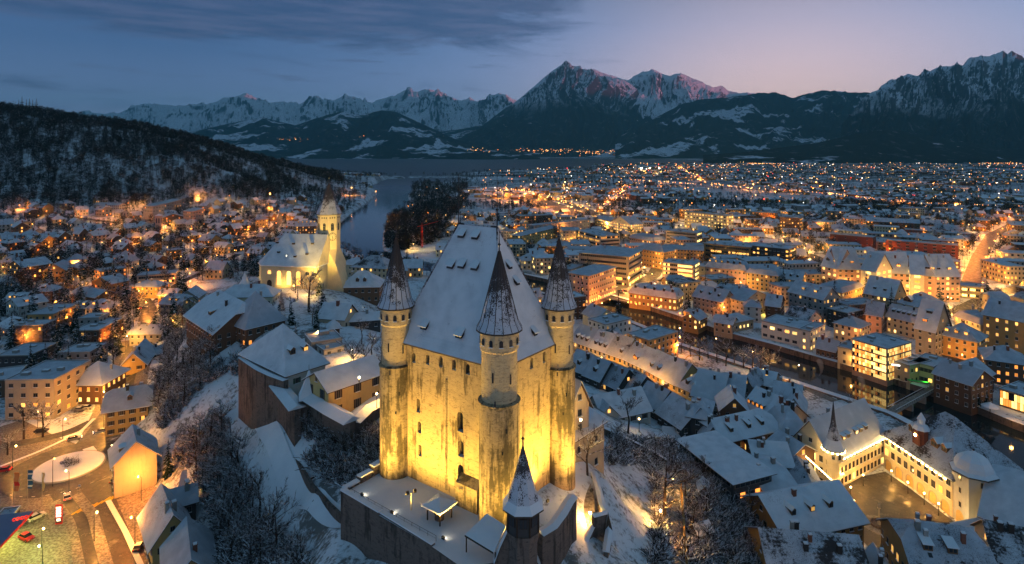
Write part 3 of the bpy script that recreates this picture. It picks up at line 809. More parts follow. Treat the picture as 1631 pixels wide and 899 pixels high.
# bastion terrace in front of the left face: solid, with parapet
terr = empty('castle_terrace', (0, 0, 0), 0, 'snow covered walled terrace below the lit left face of the keep', 'terrace')
foot = [T2(28.2, -1.4), T2(28.0, -11.2), T2(3.8, -12.2), T2(-3.2, -13.0), T2(-8.0, -7.5), T2(-8.8, .0), T2(-3, 4), T2(3, 3), T2(27.5, 3)]
mb = MB(); mb.prism([tuple(q) for q in foot], 20.0, ZT, m_wallst, top=m_snow); mb.build('retaining_wall', terr)
def parapet(name, a, b, h0, h1, th=.7, parent=terr, zb=ZT - .3, label=None):
    d = Vector((b[0] - a[0], b[1] - a[1])).normalized(); nn = Vector((-d.y, d.x)) * th / 2
    m2 = MB(); f = [(a[0] + nn.x, a[1] + nn.y), (b[0] + nn.x, b[1] + nn.y), (b[0] - nn.x, b[1] - nn.y), (a[0] - nn.x, a[1] - nn.y)]
    m2.prism(f, zb, [ZT + h0, ZT + h1, ZT + h1, ZT + h0], m_wallst); q = m2.build(name, parent)
    nn = nn * 1.35; f = [(a[0] + nn.x, a[1] + nn.y), (b[0] + nn.x, b[1] + nn.y), (b[0] - nn.x, b[1] - nn.y), (a[0] - nn.x, a[1] - nn.y)]
    m3 = MB(); m3.prism(f, [ZT + h0 + .01, ZT + h1 + .01, ZT + h1 + .01, ZT + h0 + .01], [ZT + h0 + .28, ZT + h1 + .28, ZT + h1 + .28, ZT + h0 + .28], m_snow); m3.build('snow_cap', q)
parapet('parapet', T2(28.0, -10.9), T2(17, -11.35), .45, .45)
parapet('parapet', T2(17, -11.1), T2(3.8, -11.9), .3, .3)
parapet('parapet', T2(27.9, -10.6), T2(27.95, -7.3), .5, .5, .9)
parapet('parapet', T2(27.95, -7.1), T2(28.0, -4.2), 1.1, 1.1, 1.0)
parapet('parapet', T2(28.0, -4.0), T2(28.1, -1.6), 1.8, 1.8, 1.0)
# thin handrail on the terrace
hr_ = MB()
for i in range(13):
    q = T2(27 - i * 1.9, -10.3 - i * .05); hr_.tube((q[0], q[1], ZT), (q[0], q[1], ZT + .95), .03, .03, m_metal, 4)
    if i: hr_.tube((pq[0], pq[1], ZT + .95), (q[0], q[1], ZT + .95), .035, .035, m_metal, 4); hr_.tube((pq[0], pq[1], ZT + .5), (q[0], q[1], ZT + .5), .02, .02, m_metal, 4)
    pq = q
tag(hr_.build('handrail'), 'thin dark handrail along the outer edge of the snowy castle terrace', 'handrail')
# floodlight mast on the terrace
def mast(x, y, z, h, label, group=None, twin=True):
    t = empty('floodlight_mast', (x, y, z), .5, label, 'floodlight', group)
    m1 = MB(); m1.tube((0, 0, 0), (0, 0, h), .08, .06, m_metal, 6); m1.tube((-.7, 0, h), (.7, 0, h), .05, .05, m_metal, 5); m1.build('pole', t)
    for sx_ in (-.7, .7):
        m2 = MB(); m2.box(sx_ - .25, sx_ + .25, -.15, .2, h - .05, h + .5, m_metal); m2.box(sx_ - .2, sx_ + .2, .2, .22, h, h + .45, m_glass_d); m2.build('lamp_head', t)
q = P(655, 813, ZT); mast(q[0], q[1], ZT, 3.0, 'black mast with two floodlight heads on the open castle terrace')
# little open shelter over the well
c = T2(8.0, -6.2)
sh = empty('well_shelter', (c[0], c[1], ZT), math.atan2(eu[1], eu[0]), 'small open shelter with snowy pyramid roof over the terrace well', 'shelter')
for a in (-1.45, 1.45):
    for b_ in (-1.45, 1.45):
        m1 = MB(); m1.box(a - .09, a + .09, b_ - .09, b_ + .09, 0, 2.5, m_wood); m1.build('post', sh)
m1 = MB(); e = 2.25; base_ = [(-e, -e, 2.45), (e, -e, 2.45), (e, e, 2.45), (-e, e, 2.45)]
m1.poly(base_[::-1], m_wood)
up = [(x, y, 2.7) for x, y, z in base_]
for i in range(4): j = (i + 1) % 4; m1.poly([base_[i], base_[j], up[j], up[i]], m_snow); m1.poly([up[i], up[j], (0, 0, 3.75)], m_snow)
m1.build('roof', sh)
m1 = MB(); m1.lathe([(.85, 0), (.8, .9), (.95, .95), (.95, 1.1), (.7, 1.15)], m_wallst, 12); m1.box(-.5, .5, -.1, .1, 1.1, 1.9, m_wood); m1.build('well', sh)
# slanting shelter roof by the turret
def slab(name, pts, th, mtop, mside, label=None, cat=None, parent=None, posts=None):
    m_ = MB(); lo = [(a, b, c - th) for a, b, c in pts]
    m_.poly(pts, mtop); m_.poly(lo[::-1], mside)
    for i in range(len(pts)): j = (i + 1) % len(pts); m_.poly([lo[i], lo[j], pts[j], pts[i]], mtop if i % 2 else mside)
    o = m_.build(name, parent); return tag(o, label, cat)
a0 = P(740, 852, ZT + 3.0); a1 = P(786, 880, ZT + 3.0); a2 = P(806, 838, ZT + 4.6); a3 = P(776, 818, ZT + 4.6)
st = empty('stair_shelter', (a1[0], a1[1], ZT), 0, 'lean-to snowy roof on posts between the pointed gate turret and the terrace', 'shelter')
pts = [tuple(np.array(a) - np.array((a1[0], a1[1], ZT))) for a in (a0, a1, a2, a3)]
slab('roof', pts, .3, m_snow, m_wood, parent=st)
for q in pts[:2] + pts[2:3]:
    m1 = MB(); m1.box(q[0] - .1 + .25, q[0] + .1 + .25, q[1] + .3, q[1] + .5, -.1, q[2] - .3, m_wood); m1.build('post', st)
# pointed gate turret
gt = P(833, 805, 46.2); gx, gy = gt[0], gt[1] + .2
g = empty('gate_turret', (gx, gy, 0), 0, 'pointed octagonal half-timbered gate turret with patchy snow on its spire, in front of the keep', 'turret')
m1 = MB(); m1.lathe([(2.35, 22), (2.3, 41.0), (2.5, 41.8), (2.62, 42.6)], m_wallst, 8, ph=R(22.5)); m1.build('stone_base', g)
m1 = MB(); m1.lathe([(2.45, 42.6), (2.45, 46.1)], WALL['dark'], 8, ph=R(22.5))
for i in range(8):
    a = R(22.5 + 45 * i); m1.tube((2.5 * math.cos(a), 2.5 * math.sin(a), 42.6), (2.5 * math.cos(a), 2.5 * math.sin(a), 46.0), .14, .14, m_wood, 4)
m1.build('timber_storey', g)
for i in range(8):
    a = R(45 * i)
    if math.sin(a) > .5: continue
    m1 = MB(); r_ = 2.45 * math.cos(R(22.5)) + .03
    TT = lambda q, a=a: ((r_ + q[1]) * math.cos(a) - q[0] * math.sin(a), (r_ + q[1]) * math.sin(a) + q[0] * math.cos(a), 43.9 + q[2])
    m1.box(-.62, .62, 0, .1, 0, 1.5, m_wood, T=TT)
    for k in (-.3, .3): m1.box(k - .24, k + .24, .1, .13, .1, 1.4, m_glass_d, T=TT)
    m1.build('window', g)
m1 = MB(); prof = [(3.35, 0), (3.3, .2), (2.5, 1.3), (1.55, 4.0), (.06, 9.2)]
m1.lathe(prof, m_cone, 8, ph=R(22.5), mats=[m_eave, m_snow, m_cone, m_cone, m_cone])
gr = m1.build('spire', g, (0, 0, 46.0))
m1 = MB(); m1.tube((0, 0, 9.0), (0, 0, 13.2), .11, .04, m_metal, 6); m1.lathe([(.01, 9.9), (.28, 10.2), (.01, 10.6)], m_metal, 8); m1.build('finial', gr)

# curved wall right of the gate turret, and the ramp wall below it
def wp(px, py, z, zb): q = P(px, py, z); return (q[0], q[1], z, zb)
wall_run('curved_bastion_wall', [wp(860, 850, 39.0, 24), wp(880, 838, 39.2, 24), wp(895, 818, 39.4, 24), wp(905, 800, 39.6, 26), wp(913, 790, 39.8, 27)], 1.3, 'curved stone bastion wall with snow on top right of the gate turret', capw=.35)
wall_run('gate_wing_wall', [wp(847, 876, 36.0, 22), wp(868, 905, 33.5, 20), wp(885, 940, 31, 18)], .9, 'sloping stone wing wall running down from the foot of the gate turret')
wall_run('gate_buttress_wall', [wp(812, 838, 43.0, 24), wp(797, 868, 40, 24), wp(786, 895, 37.5, 22)], 1.0, 'steep snow capped buttress wall left of the gate turret')
wall_run('ramp_wall', [wp(948, 828, 33.0, 22), wp(932, 862, 31.5, 20), wp(905, 905, 30, 18), wp(885, 950, 28, 16)], .7, 'low outer wall of the castle ramp with snow on top')
wall_run('garden_terrace_wall', [wp(946, 752, 33.5, 22), wp(952, 775, 33.5, 22), wp(958, 800, 33.8, 22), wp(963, 815, 34, 22)], .8, 'retaining wall beside the bare tree and the lit castle path')
wall_run('lit_corner_wall', [wp(944, 822, 34.4, 22), wp(968, 816, 34.4, 22), wp(970, 845, 32, 20), wp(965, 880, 31, 18)], .8, 'brightly lit stone corner wall at the bend of the castle ramp')
# ramp and path surfaces
def drape(name, pts, width, mat_, dz=.12, seg=2.0, label=None, cat=None, kind=None, zfun=None, uv=False, nx=5):
    """strip of ground along (x, y) or (x, y, z) points"""
    pts = [tuple(p) for p in pts]; o = []
    for a, b in zip(pts[:-1], pts[1:]):
        L = math.hypot(b[0] - a[0], b[1] - a[1]); k = max(1, int(L / seg))
        for i in range(k): o.append(tuple(np.array(a) + (np.array(b) - np.array(a)) * i / k))
    o.append(pts[-1]); o = np.array(o, float)
    # smooth
    for _ in range(3): o[1:-1] = (o[:-2] + 2 * o[1:-1] + o[2:]) / 4
    d = np.gradient(o[:, :2], axis=0); d /= np.linalg.norm(d, axis=1)[:, None] + 1e-9; nn = np.stack([-d[:, 1], d[:, 0]], 1)
    wv = np.linspace(-width / 2, width / 2, nx)
    X = o[:, 0][:, None] + nn[:, 0][:, None] * wv; Y = o[:, 1][:, None] + nn[:, 1][:, None] * wv
    Z = (H(X, Y) + dz) if o.shape[1] == 2 else np.repeat(o[:, 2][:, None], nx, 1) + dz
    idx = np.arange(X.size).reshape(X.shape)
    Fq = np.stack([idx[:-1, :-1], idx[:-1, 1:], idx[1:, 1:], idx[1:, :-1]], -1).reshape(-1, 4)
    ob = link_mesh(name, np_mesh(name, np.stack([X, Y, Z], -1).reshape(-1, 3), Fq, [mat_], smooth=True))
    return tag(ob, label, cat, kind=kind)
drape('castle_ramp', [tuple(P(925, 765, 33.0)), tuple(P(936, 800, 32.4)), tuple(P(932, 832, 31.8)), tuple(P(915, 870, 30.0)), tuple(P(890, 915, 28.0)), tuple(P(870, 960, 26))], 3.4, m_slush, kind='structure')

# castle annex right behind the keep
# ------------------------------------------------------------------ lamps
def point_light(name, loc, energy, color=(1, .62, .25), radius=.25, parent=None):
    l = bpy.data.lights.new(name, 'POINT'); l.energy = energy; l.color = color; l.shadow_soft_size = radius
    o = bpy.data.objects.new(name, l); COL.objects.link(o); o.parent = parent; o.location = loc
    return o
def spot_light(name, loc, target, energy, color, angle=100, blend=1.0, radius=.3, parent=None):
    l = bpy.data.lights.new(name, 'SPOT'); l.energy = energy * 1.5; l.color = color; l.spot_size = R(angle); l.spot_blend = blend; l.shadow_soft_size = radius
    o = bpy.data.objects.new(name, l); COL.objects.link(o); o.parent = parent; o.location = loc
    o.rotation_euler = (Vector(target) - Vector(loc)).to_track_quat('-Z', 'Y').to_euler()
    return o
FLOOD = (1.0, .60, .10)
def floodlight(loc, target, energy, label, color=FLOOD, angle=110, group=None):
    """ground floodlight: housing, bracket and glass, with its spot"""
    d = Vector(target) - Vector(loc); rz = math.atan2(d.y, d.x) - math.pi / 2
    t = empty('floodlight', loc, rz, label, 'floodlight', group)
    m_ = MB(); m_.box(-.3, .3, -.25, .1, 0, .42, m_metal); m_.build('housing', t)
    m_ = MB(); m_.box(-.26, .26, .1, .13, .05, .38, m_bulb_w); m_.build('glass', t)
    s = spot_light('spot', (loc[0], loc[1], loc[2] + .45), target, energy, color, angle)
    s.location = (0, .3, .5); s.parent = t
    s.rotation_euler = (Matrix.Rotation(-rz, 3, 'Z') @ d).to_track_quat('-Z', 'Y').to_euler()
    return t
def flood_at(u, v, z, tu, tv, tz, e, label, **k):
    a = T2(u, v); b_ = T2(tu, tv); return floodlight((a[0], a[1], z), (b_[0], b_[1], tz), e, label, **k)
flood_at(15.5, -10.0, ZT + .1, 14.8, 0, 57, 24000, 'ground floodlight on the terrace aimed up the middle of the left keep wall', angle=150)
flood_at(24.0, -9.5, ZT + .1, 23.5, 0, 57, 13000, 'ground floodlight on the terrace aimed at the left keep turret', angle=150)
flood_at(10.2, -3.4, ZT + .1, 10.5, 0, 47, 3500, 'ground floodlight behind the well shelter aimed up the keep wall')
flood_at(3.6, -9.8, ZT + .1, 3.5, 0, 58, 15000, 'ground floodlight on the terrace aimed at the front keep turret', angle=150)
flood_at(-4.0, 8.6, 36.6, 0, 9.3, 44, 9000, 'bright floodlight between the gate turret and the right keep wall', angle=120)
flood_at(-8.4, 8.0, 36.6, 0, 9, 58, 20000, 'floodlight at the foot of the right keep wall', angle=140)
flood_at(-8.4, 16.5, 36.4, 0, 18.0, 54, 12000, 'floodlight beside the right keep turret', angle=140)
flood_at(-8.2, -4.4, 36.7, -2.2, 0, 55, 13000, 'floodlight beneath the front keep turret', angle=140)
# ------------------------------------------------------------------ buildings
rng = random.Random(7)
RECTS = []            # occupied ground (cx, cy, radius)
WINM = {}
def win_mesh(kind, lit, w_=1.0, h_=1.4):
    key = (kind, lit, round(w_, 2), round(h_, 2))
    if key in WINM: return WINM[key]
    pane = {'d': m_glass_d, 'w': m_lit_w, 'y': m_lit_y, 'o': m_lit_o}[lit]
    m_ = MB(); fr = m_frame_w if kind in ('shutter', 'white', 'arch') else m_frame
    hw = w_ / 2
    if kind == 'glass':
        m_.box(-hw, hw, -.06, .0, 0, h_, m_metal); r_ = random.Random(int(w_ * 10)); n = max(2, int(w_ / .9))
        for i in range(n):
            for j in range(2): a = -hw + w_ * i / n + .05; m_.box(a, a + w_ / n - .1, -.09, -.05, h_ * j / 2 + .06, h_ * (j + 1) / 2 - .06, r_.choice([m_lit_y, m_lit_y, m_lit_w, m_lit_o, m_glass_d]))
    elif kind == 'arch':
        ou = arch_outline(w_ + .25, h_ + .2, 6); inn = arch_outline(w_, h_, 6)
        m_.poly([(x, -.05, z - .08) for x, z in ou], fr); m_.poly([(x, -.08, z) for x, z in inn], pane)
        m_.box(-.04, .04, -.11, -.07, 0, h_, fr)
        for k in range(1, int(h_ / 1.1) + 1): m_.box(-hw, hw, -.11, -.07, k * 1.1 - .03, k * 1.1 + .03, fr)
    elif kind == 'band':
        m_.box(-hw, hw, -.06, .0, 0, h_, fr)
        n = max(1, int(w_ / 1.5)); r_ = random.Random(int(w_ * 10) + ord(lit))
        for i in range(n):
            a = -hw + .08 + (w_ - .16) * i / n; b_ = a + (w_ - .16) / n - .12
            pm = pane if r_.random() < .62 else (m_glass_d if lit != 'd' or r_.random() < .9 else m_lit_w)
            m_.box(a, b_, -.09, -.05, .08, h_ - .08, pm)
    else:
        m_.box(-hw - .08, hw + .08, -.07, 0, -.08, h_ + .08, fr)
        m_.box(-hw, -.035, -.10, -.06, 0, h_, pane); m_.box(.035, hw, -.10, -.06, 0, h_, pane)
        m_.box(-hw - .15, hw + .15, -.26, 0, -.18, -.06, m_snow)
        if kind in ('shutter', 'bshutter'):
            s_ = m_shutter_g if kind == 'shutter' else m_shutter_b
            for sg in (-1, 1): m_.box(sg * (hw + .32) - .24, sg * (hw + .32) + .24, -.09, 0, -.04, h_ + .04, s_)
    WINM[key] = m_.mesh('window'); return WINM[key]

class Roof:
    """roof surface over a w x d footprint centred on the origin, eaves at z = h"""
    def __init__(s, kind, w, d, h, rh, axis='x', ov=.7):
        s.kind, s.w, s.d, s.h, s.rh, s.axis, s.ov = kind, w, d, h, rh, axis, ov
    def polys(s):
        w, d, h, rh, ov = s.w / 2 + s.ov, s.d / 2 + s.ov, s.h, s.rh, s.ov
        if s.kind == 'flat': return [[(-w, -d, h + .3), (w, -d, h + .3), (w, d, h + .3), (-w, d, h + .3)]]
        if s.kind == 'shed': return [[(-w, -d, h), (w, -d, h), (w, d, h + rh), (-w, d, h + rh)]]
        sw = s.axis == 'y'
        if sw: w, d = d, w
        if s.kind == 'gable':
            drop = rh * (s.ov / (d - s.ov)) * .6
            P_ = [[(-w, -d, h - drop), (w, -d, h - drop), (w, 0, h + rh), (-w, 0, h + rh)], [(w, d, h - drop), (-w, d, h - drop), (-w, 0, h + rh), (w, 0, h + rh)]]
        elif s.kind in ('hip', 'half'):
            r = max(w - d, .05) if s.kind == 'hip' else w - d * .35
            if s.kind == 'hip':
                P_ = [[(-w, -d, h), (w, -d, h), (r, 0, h + rh), (-r, 0, h + rh)], [(w, d, h), (-w, d, h), (-r, 0, h + rh), (r, 0, h + rh)],
                      [(w, -d, h), (w, d, h), (r, 0, h + rh)], [(-w, d, h), (-w, -d, h), (-r, 0, h + rh)]]
            else:
                k = .35; zk = h + rh * (1 - k)
                P_ = [[(-w, -d, h), (w, -d, h), (w, -d * k, zk), (r, 0, h + rh), (-r, 0, h + rh), (-w, -d * k, zk)], [(w, d, h), (-w, d, h), (-w, d * k, zk), (-r, 0, h + rh), (r, 0, h + rh), (w, d * k, zk)],
                      [(w, -d * k, zk), (w, d * k, zk), (r, 0, h + rh)], [(-w, d * k, zk), (-w, -d * k, zk), (-r, 0, h + rh)]]
        elif s.kind == 'mansard':
            i = min(2.2, d * .35); z1 = h + rh * .62
            a = [(-w, -d, h), (w, -d, h), (w, d, h), (-w, d, h)]; b = [(-w + i, -d + i, z1), (w - i, -d + i, z1), (w - i, d - i, z1), (-w + i, d - i, z1)]
            r = max(w - d, .1)
            P_ = [[a[k], a[(k + 1) % 4], b[(k + 1) % 4], b[k]] for k in range(4)]
            P_ += [[b[0], b[1], (r, 0, h + rh), (-r, 0, h + rh)], [b[2], b[3], (-r, 0, h + rh), (r, 0, h + rh)], [b[1], b[2], (r, 0, h + rh)], [b[3], b[0], (-r, 0, h + rh)]]
        if sw: P_ = [[(-y, x, z) for x, y, z in p] for p in P_]
        return P_
    def z(s, x, y):
        w, d, h, rh = s.w / 2, s.d / 2, s.h, s.rh
        if s.kind == 'flat': return h + .3
        if s.kind == 'shed': return h + rh * (y + d) / (2 * d)
        if s.axis == 'y': x, y = y, -x; w, d = d, w
        g = h + rh * (1 - abs(y) / (d + (s.ov if s.kind != 'gable' else 0)))
        if s.kind == 'hip': g = min(g, h + rh * (1 - max(0, abs(x) - (w - d)) / (d + s.ov)))
        if s.kind == 'mansard': g = min(h + rh * .62 + (g - h) * .4, h + (d - abs(y) + s.ov) / 2.2 * rh * .62)
        return g

def roof_mesh(rf, rmat, th=.34):
    m_ = MB(); ps = rf.polys(); edges = {}
    for p in ps:
        m_.poly(p, rmat); m_.poly([(x, y, z - th) for x, y, z in p][::-1], m_eave)
        for i in range(len(p)):
            a, b = p[i], p[(i + 1) % len(p)]; ka = tuple(round(c, 3) for c in a); kb = tuple(round(c, 3) for c in b)
            if (kb, ka) in edges: del edges[(kb, ka)]
            else: edges[(ka, kb)] = (a, b)
    for a, b in edges.values():
        q = th * .5
        m_.poly([(a[0], a[1], a[2] - q), (b[0], b[1], b[2] - q), b, a], m_snow)
        m_.poly([(a[0], a[1], a[2] - th), (b[0], b[1], b[2] - th), (b[0], b[1], b[2] - q), (a[0], a[1], a[2] - q)], m_eave)
    return m_

def dormer(parent, rf, x, y, face, w_=1.5, h_=1.5, lit='d', kind='gable', wallm=None):
    """dormer on the roof slope facing `face` (a unit vector in the house frame) at (x, y)"""
    fx, fy = face; tx, ty = -fy, fx; z0 = rf.z(x, y)
    m_ = MB(); L = 2.6
    def T(a, b, c): return (x + tx * a + fx * b, y + ty * a + fy * b, z0 + c)
    wm = wallm or m_woodl; hw = w_ / 2
    m_.poly([T(-hw, .25, -.35), T(hw, .25, -.35), T(hw, .25, h_), T(-hw, .25, h_)][::(1 if True else -1)], wm)
    for sg in (-1, 1): m_.poly([T(sg * hw, .25, -.35), T(sg * hw, -L, h_ - .2), T(sg * hw, -L, h_), T(sg * hw, .25, h_)], wm)
    pm = {'d': m_glass_d, 'w': m_lit_w, 'y': m_lit_y, 'o': m_lit_o}[lit]
    for a in (-1, 1):
        c = a * hw * .42; m_.poly([T(c - hw * .34, .29, .15), T(c + hw * .34, .29, .15), T(c + hw * .34, .29, h_ - .25), T(c - hw * .34, .29, h_ - .25)], pm)
    e = hw + .22
    if kind == 'gable':
        pk = h_ + w_ * .5; m_.poly([T(-hw, .25, h_), T(hw, .25, h_), T(0, .25, pk - .1)], wm)
        for sg in (-1, 1):
            q = [T(sg * e, .5, h_ - .12), T(0, .5, pk), T(0, -L - .6, pk), T(sg * e, -L, h_ - .12)]; m_.poly(q, m_snow)
            m_.poly([(a, b, c + .0) for a, b, c in [T(sg * e, .5, h_ - .27), T(0, .5, pk - .18), T(0, -L - .6, pk - .18), T(sg * e, -L, h_ - .27)]][::-1], m_wood)
            m_.poly([T(sg * e, .5, h_ - .27), T(0, .5, pk - .18), T(0, .5, pk), T(sg * e, .5, h_ - .12)], m_snow)
    else:
        q = [T(-e, .5, h_ - .05), T(e, .5, h_ - .05), T(e, -L, h_ + .55), T(-e, -L, h_ + .55)]; m_.poly(q, m_snow)
        lo = [T(-e, .5, h_ - .22), T(e, .5, h_ - .22), T(e, -L, h_ + .4), T(-e, -L, h_ + .4)]; m_.poly(lo[::-1], m_wood)
        for i in range(4): j = (i + 1) % 4; m_.poly([lo[i], lo[j], q[j], q[i]], m_snow)
    m_.build('dormer', parent)

def chimney(parent, rf, x, y, s=.45, hh=1.6, mat_=None):
    z0 = rf.z(x, y); m_ = MB(); mt = mat_ or rng.choice([m_brick, m_concrete, m_tile, WALL['grey']])
    m_.box(x - s, x + s, y - s * .8, y + s * .8, z0 - 1.0, z0 + hh, mt); m_.box(x - s * 1.2, x + s * 1.2, y - s, y + s, z0 + hh, z0 + hh + .12, mt)
    m_.box(x - s * .9, x + s * .9, y - s * .75, y + s * .75, z0 + hh + .12, z0 + hh + .4, m_snow)
    m_.build('chimney', parent)

NWIN = [0]
def house_from(cx, cy, gz, w, d, rz, h, label, roof='gable', axis='x', rh=4.0, wall='cream', rmat='snow', name='house', cat='house', group=None, lit=.25, litk='w', style='plain',
               floors=None, dorm=(), chim=1, skylights=0, winw=1.0, winh=1.35, gap=2.7, ov=.7, sides=True, parapet=True, balcony=False, ground_lit=False, arcade=0, vents=0, no_front=False):
    root = empty(name, (cx, cy, gz), rz, label, cat, group)
    RECTS.append((cx, cy, max(w, d) / 2 * .85 + min(w, d) * .12, w, d, rz))
    wm = WALL[wall]; rf = Roof(roof, w, d, h, rh, axis, ov if roof != 'flat' else .18)
    m_ = MB(); m_.box(-w / 2, w / 2, -d / 2, d / 2, -8, h, wm)
    if roof in ('gable', 'half'):
        q = .04
        kz = h + rh * (.985 if roof == 'gable' else .64)
        if axis == 'x':
            for sx_ in (-1, 1):
                yy = [-d / 2, d / 2]; top = [(sx_ * w / 2, 0, kz)] if roof == 'gable' else [(sx_ * w / 2, d * .17, kz), (sx_ * w / 2, -d * .17, kz)]
                m_.poly([(sx_ * w / 2, -d / 2, h), (sx_ * w / 2, d / 2, h)] + top, wm)
        else:
            for sy in (-1, 1):
                top = [(0, sy * d / 2, kz)] if roof == 'gable' else [(w * .17, sy * d / 2, kz), (-w * .17, sy * d / 2, kz)]
                m_.poly([(-w / 2, sy * d / 2, h), (w / 2, sy * d / 2, h)] + top, wm)
    if roof == 'shed': m_.prism([(-w / 2, -d / 2), (w / 2, -d / 2), (w / 2, d / 2), (-w / 2, d / 2)], h - .5, [h - .35, h - .35, h + rh * .9 - .4, h + rh * .9 - .4], wm, bottom=False)
    m_.build('wall', root)
    rmm = ROOF[rmat] if isinstance(rmat, str) else rmat
    if roof == 'flat':
        r_ = MB(); W_, D_ = w / 2 + .18, d / 2 + .18
        r_.box(-W_, W_, -D_, D_, h, h + .18, m_concrete, top=rmm)
        for (a, b, c, e) in ((-W_, W_, -D_, -D_ + .3), (-W_, W_, D_ - .3, D_), (-W_, -W_ + .3, -D_ + .3, D_ - .3), (W_ - .3, W_, -D_ + .3, D_ - .3)): r_.box(a, b, c, e, h + .18, h + .55, m_concrete, top=m_snow)
        ro = r_.build('roof', root)
        rr = random.Random(int(cx * 7 + cy))
        for k in range(1 + int(w * d / 120)):
            x = rr.uniform(-w * .32, w * .32); y = rr.uniform(-d * .3, d * .3); sz = rr.uniform(.5, 1.6)
            v = MB(); v.box(x - sz, x + sz, y - sz * .7, y + sz * .7, h + .1, h + rr.uniform(.7, 1.5), m_concrete, top=m_snow); v.build('roof_vent', ro)
    else:
        ro = roof_mesh(rf, rmm).build('roof', root)
        rr = random.Random(int(cx * 13 + cy * 3))
        for k in range(chim):
            if axis == 'x': x, y = w * rr.uniform(-.35, .35), d * rr.choice([-.08, .1, -.15])
            else: x, y = w * rr.choice([-.08, .1]), d * rr.uniform(-.35, .3)
            chimney(ro, rf, x, y, rr.uniform(.35, .55), rr.uniform(1.2, 2.0))
        for k in range(skylights):
            f = rr.uniform(-.35, .35)
            x, y = (w * f, -d * rr.uniform(.18, .32)) if axis == 'x' else (-w * rr.uniform(.18, .3), d * f)
            z0 = rf.z(x, y); v = MB(); e = .4
            def zz(a, b): return rf.z(a, b) + .06
            pm = m_lit_w if rr.random() < .25 else m_glass_d
            v.poly([(x - e, y - e, zz(x - e, y - e)), (x + e, y - e, zz(x + e, y - e)), (x + e, y + e, zz(x + e, y + e)), (x - e, y + e, zz(x - e, y + e))], pm); v.build('skylight', ro)
    for dd in dorm:
        # dd: (face 'f','l','r', position along -1..1, up fraction 0..1, lit, kind, width)
        fc, s_, up, lt, kd, dw = (list(dd) + ['d', 'gable', 1.5])[:6] if len(dd) < 6 else dd
        if fc == 'f': dormer(ro, rf, s_ * w / 2, -d / 2 * (1 - up), (0, -1), dw, 1.35, lt, kd)
        if fc == 'l': dormer(ro, rf, -w / 2 * (1 - up), s_ * d / 2, (-1, 0), dw, 1.35, lt, kd)
        if fc == 'r': dormer(ro, rf, w / 2 * (1 - up), s_ * d / 2, (1, 0), dw, 1.35, lt, kd)
    nf = floors if floors is not None else max(1, int(h / 2.9)); fh = h / nf
    ca, sa = math.cos(rz), math.sin(rz)
    facs = [('front', (0, -1), w, -d / 2), ('right', (1, 0), d, w / 2), ('left', (-1, 0), d, -w / 2)]
    for nm, (nx, ny), ln, off in facs:
        wx, wy = nx * ca - ny * sa, nx * sa + ny * ca
        fcx, fcy = cx + (nx * w / 2) * ca - (ny * d / 2) * sa, cy + (nx * w / 2) * sa + (ny * d / 2) * ca
        if -(wx * fcx + wy * fcy) / math.hypot(fcx, fcy) < .02: continue
        if no_front and nm == 'front': continue
        if not sides and nm != 'front': continue
        rot = {'front': 0, 'right': R(90), 'left': R(-90)}[nm]
        fwx = fcx - cx; 
        def place(u, z, me):
            NWIN[0] += 1
            if nm == 'front': loc = (u, -d / 2, z)
            elif nm == 'right': loc = (w / 2, u, z)
            else: loc = (-w / 2, -u, z)
            o = link_mesh('window', me, root, loc, rot)
        for k in range(nf):
            z = k * fh + fh * .32
            if style == 'band':
                lt = litk if rng.random() < max(lit, .25) else 'd'
                if k == 0 and ground_lit: lt = 'y'
                place(0, z, win_mesh('band', lt, round(ln * .92, 1), min(1.7, fh * .52)))
                continue
            if style == 'glass':
                place(0, z - fh * .22, win_mesh('glass', 'y', round(ln * .95, 1), fh * .85)); continue
            n = max(1, min(int((ln - .8) / gap), 14))
            for i in range(n):
                u = (i + .5 - n / 2) * ln / n
                if arcade and k == 0 and nm == 'front': continue
                lt = 'd'
                if rng.random() < lit: lt = litk if rng.random() < .75 else 'w'
                if k == 0 and ground_lit: lt = 'y'
                place(u, z, win_mesh(style if style in ('shutter', 'bshutter', 'white') else 'plain', lt, winw, min(winh, fh * .55)))
        if roof == 'gable' and ((axis == 'x') == (nm != 'front')) and rh > 2.5:
            place(0, h + rh * .25, win_mesh('plain', litk if rng.random() < .5 else 'd', .9, 1.1))
    if arcade:
        for i in range(arcade):
            u = (i + .5 - arcade / 2) * w / arcade; aw = w / arcade * .62
            v = MB(); ou = arch_outline(aw, min(3.6, fh * .95)); v.poly([(u + x, -d / 2 - .05, z) for x, z in ou], m_lit_arc); v.build('arcade_arch', root)
            ou2 = arch_outline(aw + .5, min(3.6, fh * .95) + .25); v = MB(); k_ = len(ou)
            for j in range(1, k_): a, b, c, e = ou[j], ou[(j + 1) % k_], ou2[(j + 1) % k_], ou2[j]; v.poly([(u + p_[0], -d / 2 - .22, p_[1]) for p_ in (a, b, c, e)], m_stone_l); v.poly([(u + a[0], -d / 2 - .22, a[1]), (u + b[0], -d / 2 - .22, b[1]), (u + b[0], -d / 2, b[1]), (u + a[0], -d / 2, a[1])], m_stone_l)
            v.build('arch_trim', root)
    if balcony:
        for k in range(1, nf):
            v = MB(); z = k * fh; v.box(-w * .42, w * .42, -d / 2 - 1.5, -d / 2, z - .15, z, m_concrete); v.box(-w * .42, w * .42, -d / 2 - 1.5, -d / 2 - 1.42, z, z + 1.0, m_woodl)
            v.box(-w * .42, w * .42, -d / 2 - 1.55, -d / 2 - 1.36, z + 1.0, z + 1.1, m_snow); v.build('balcony', root)
    return root
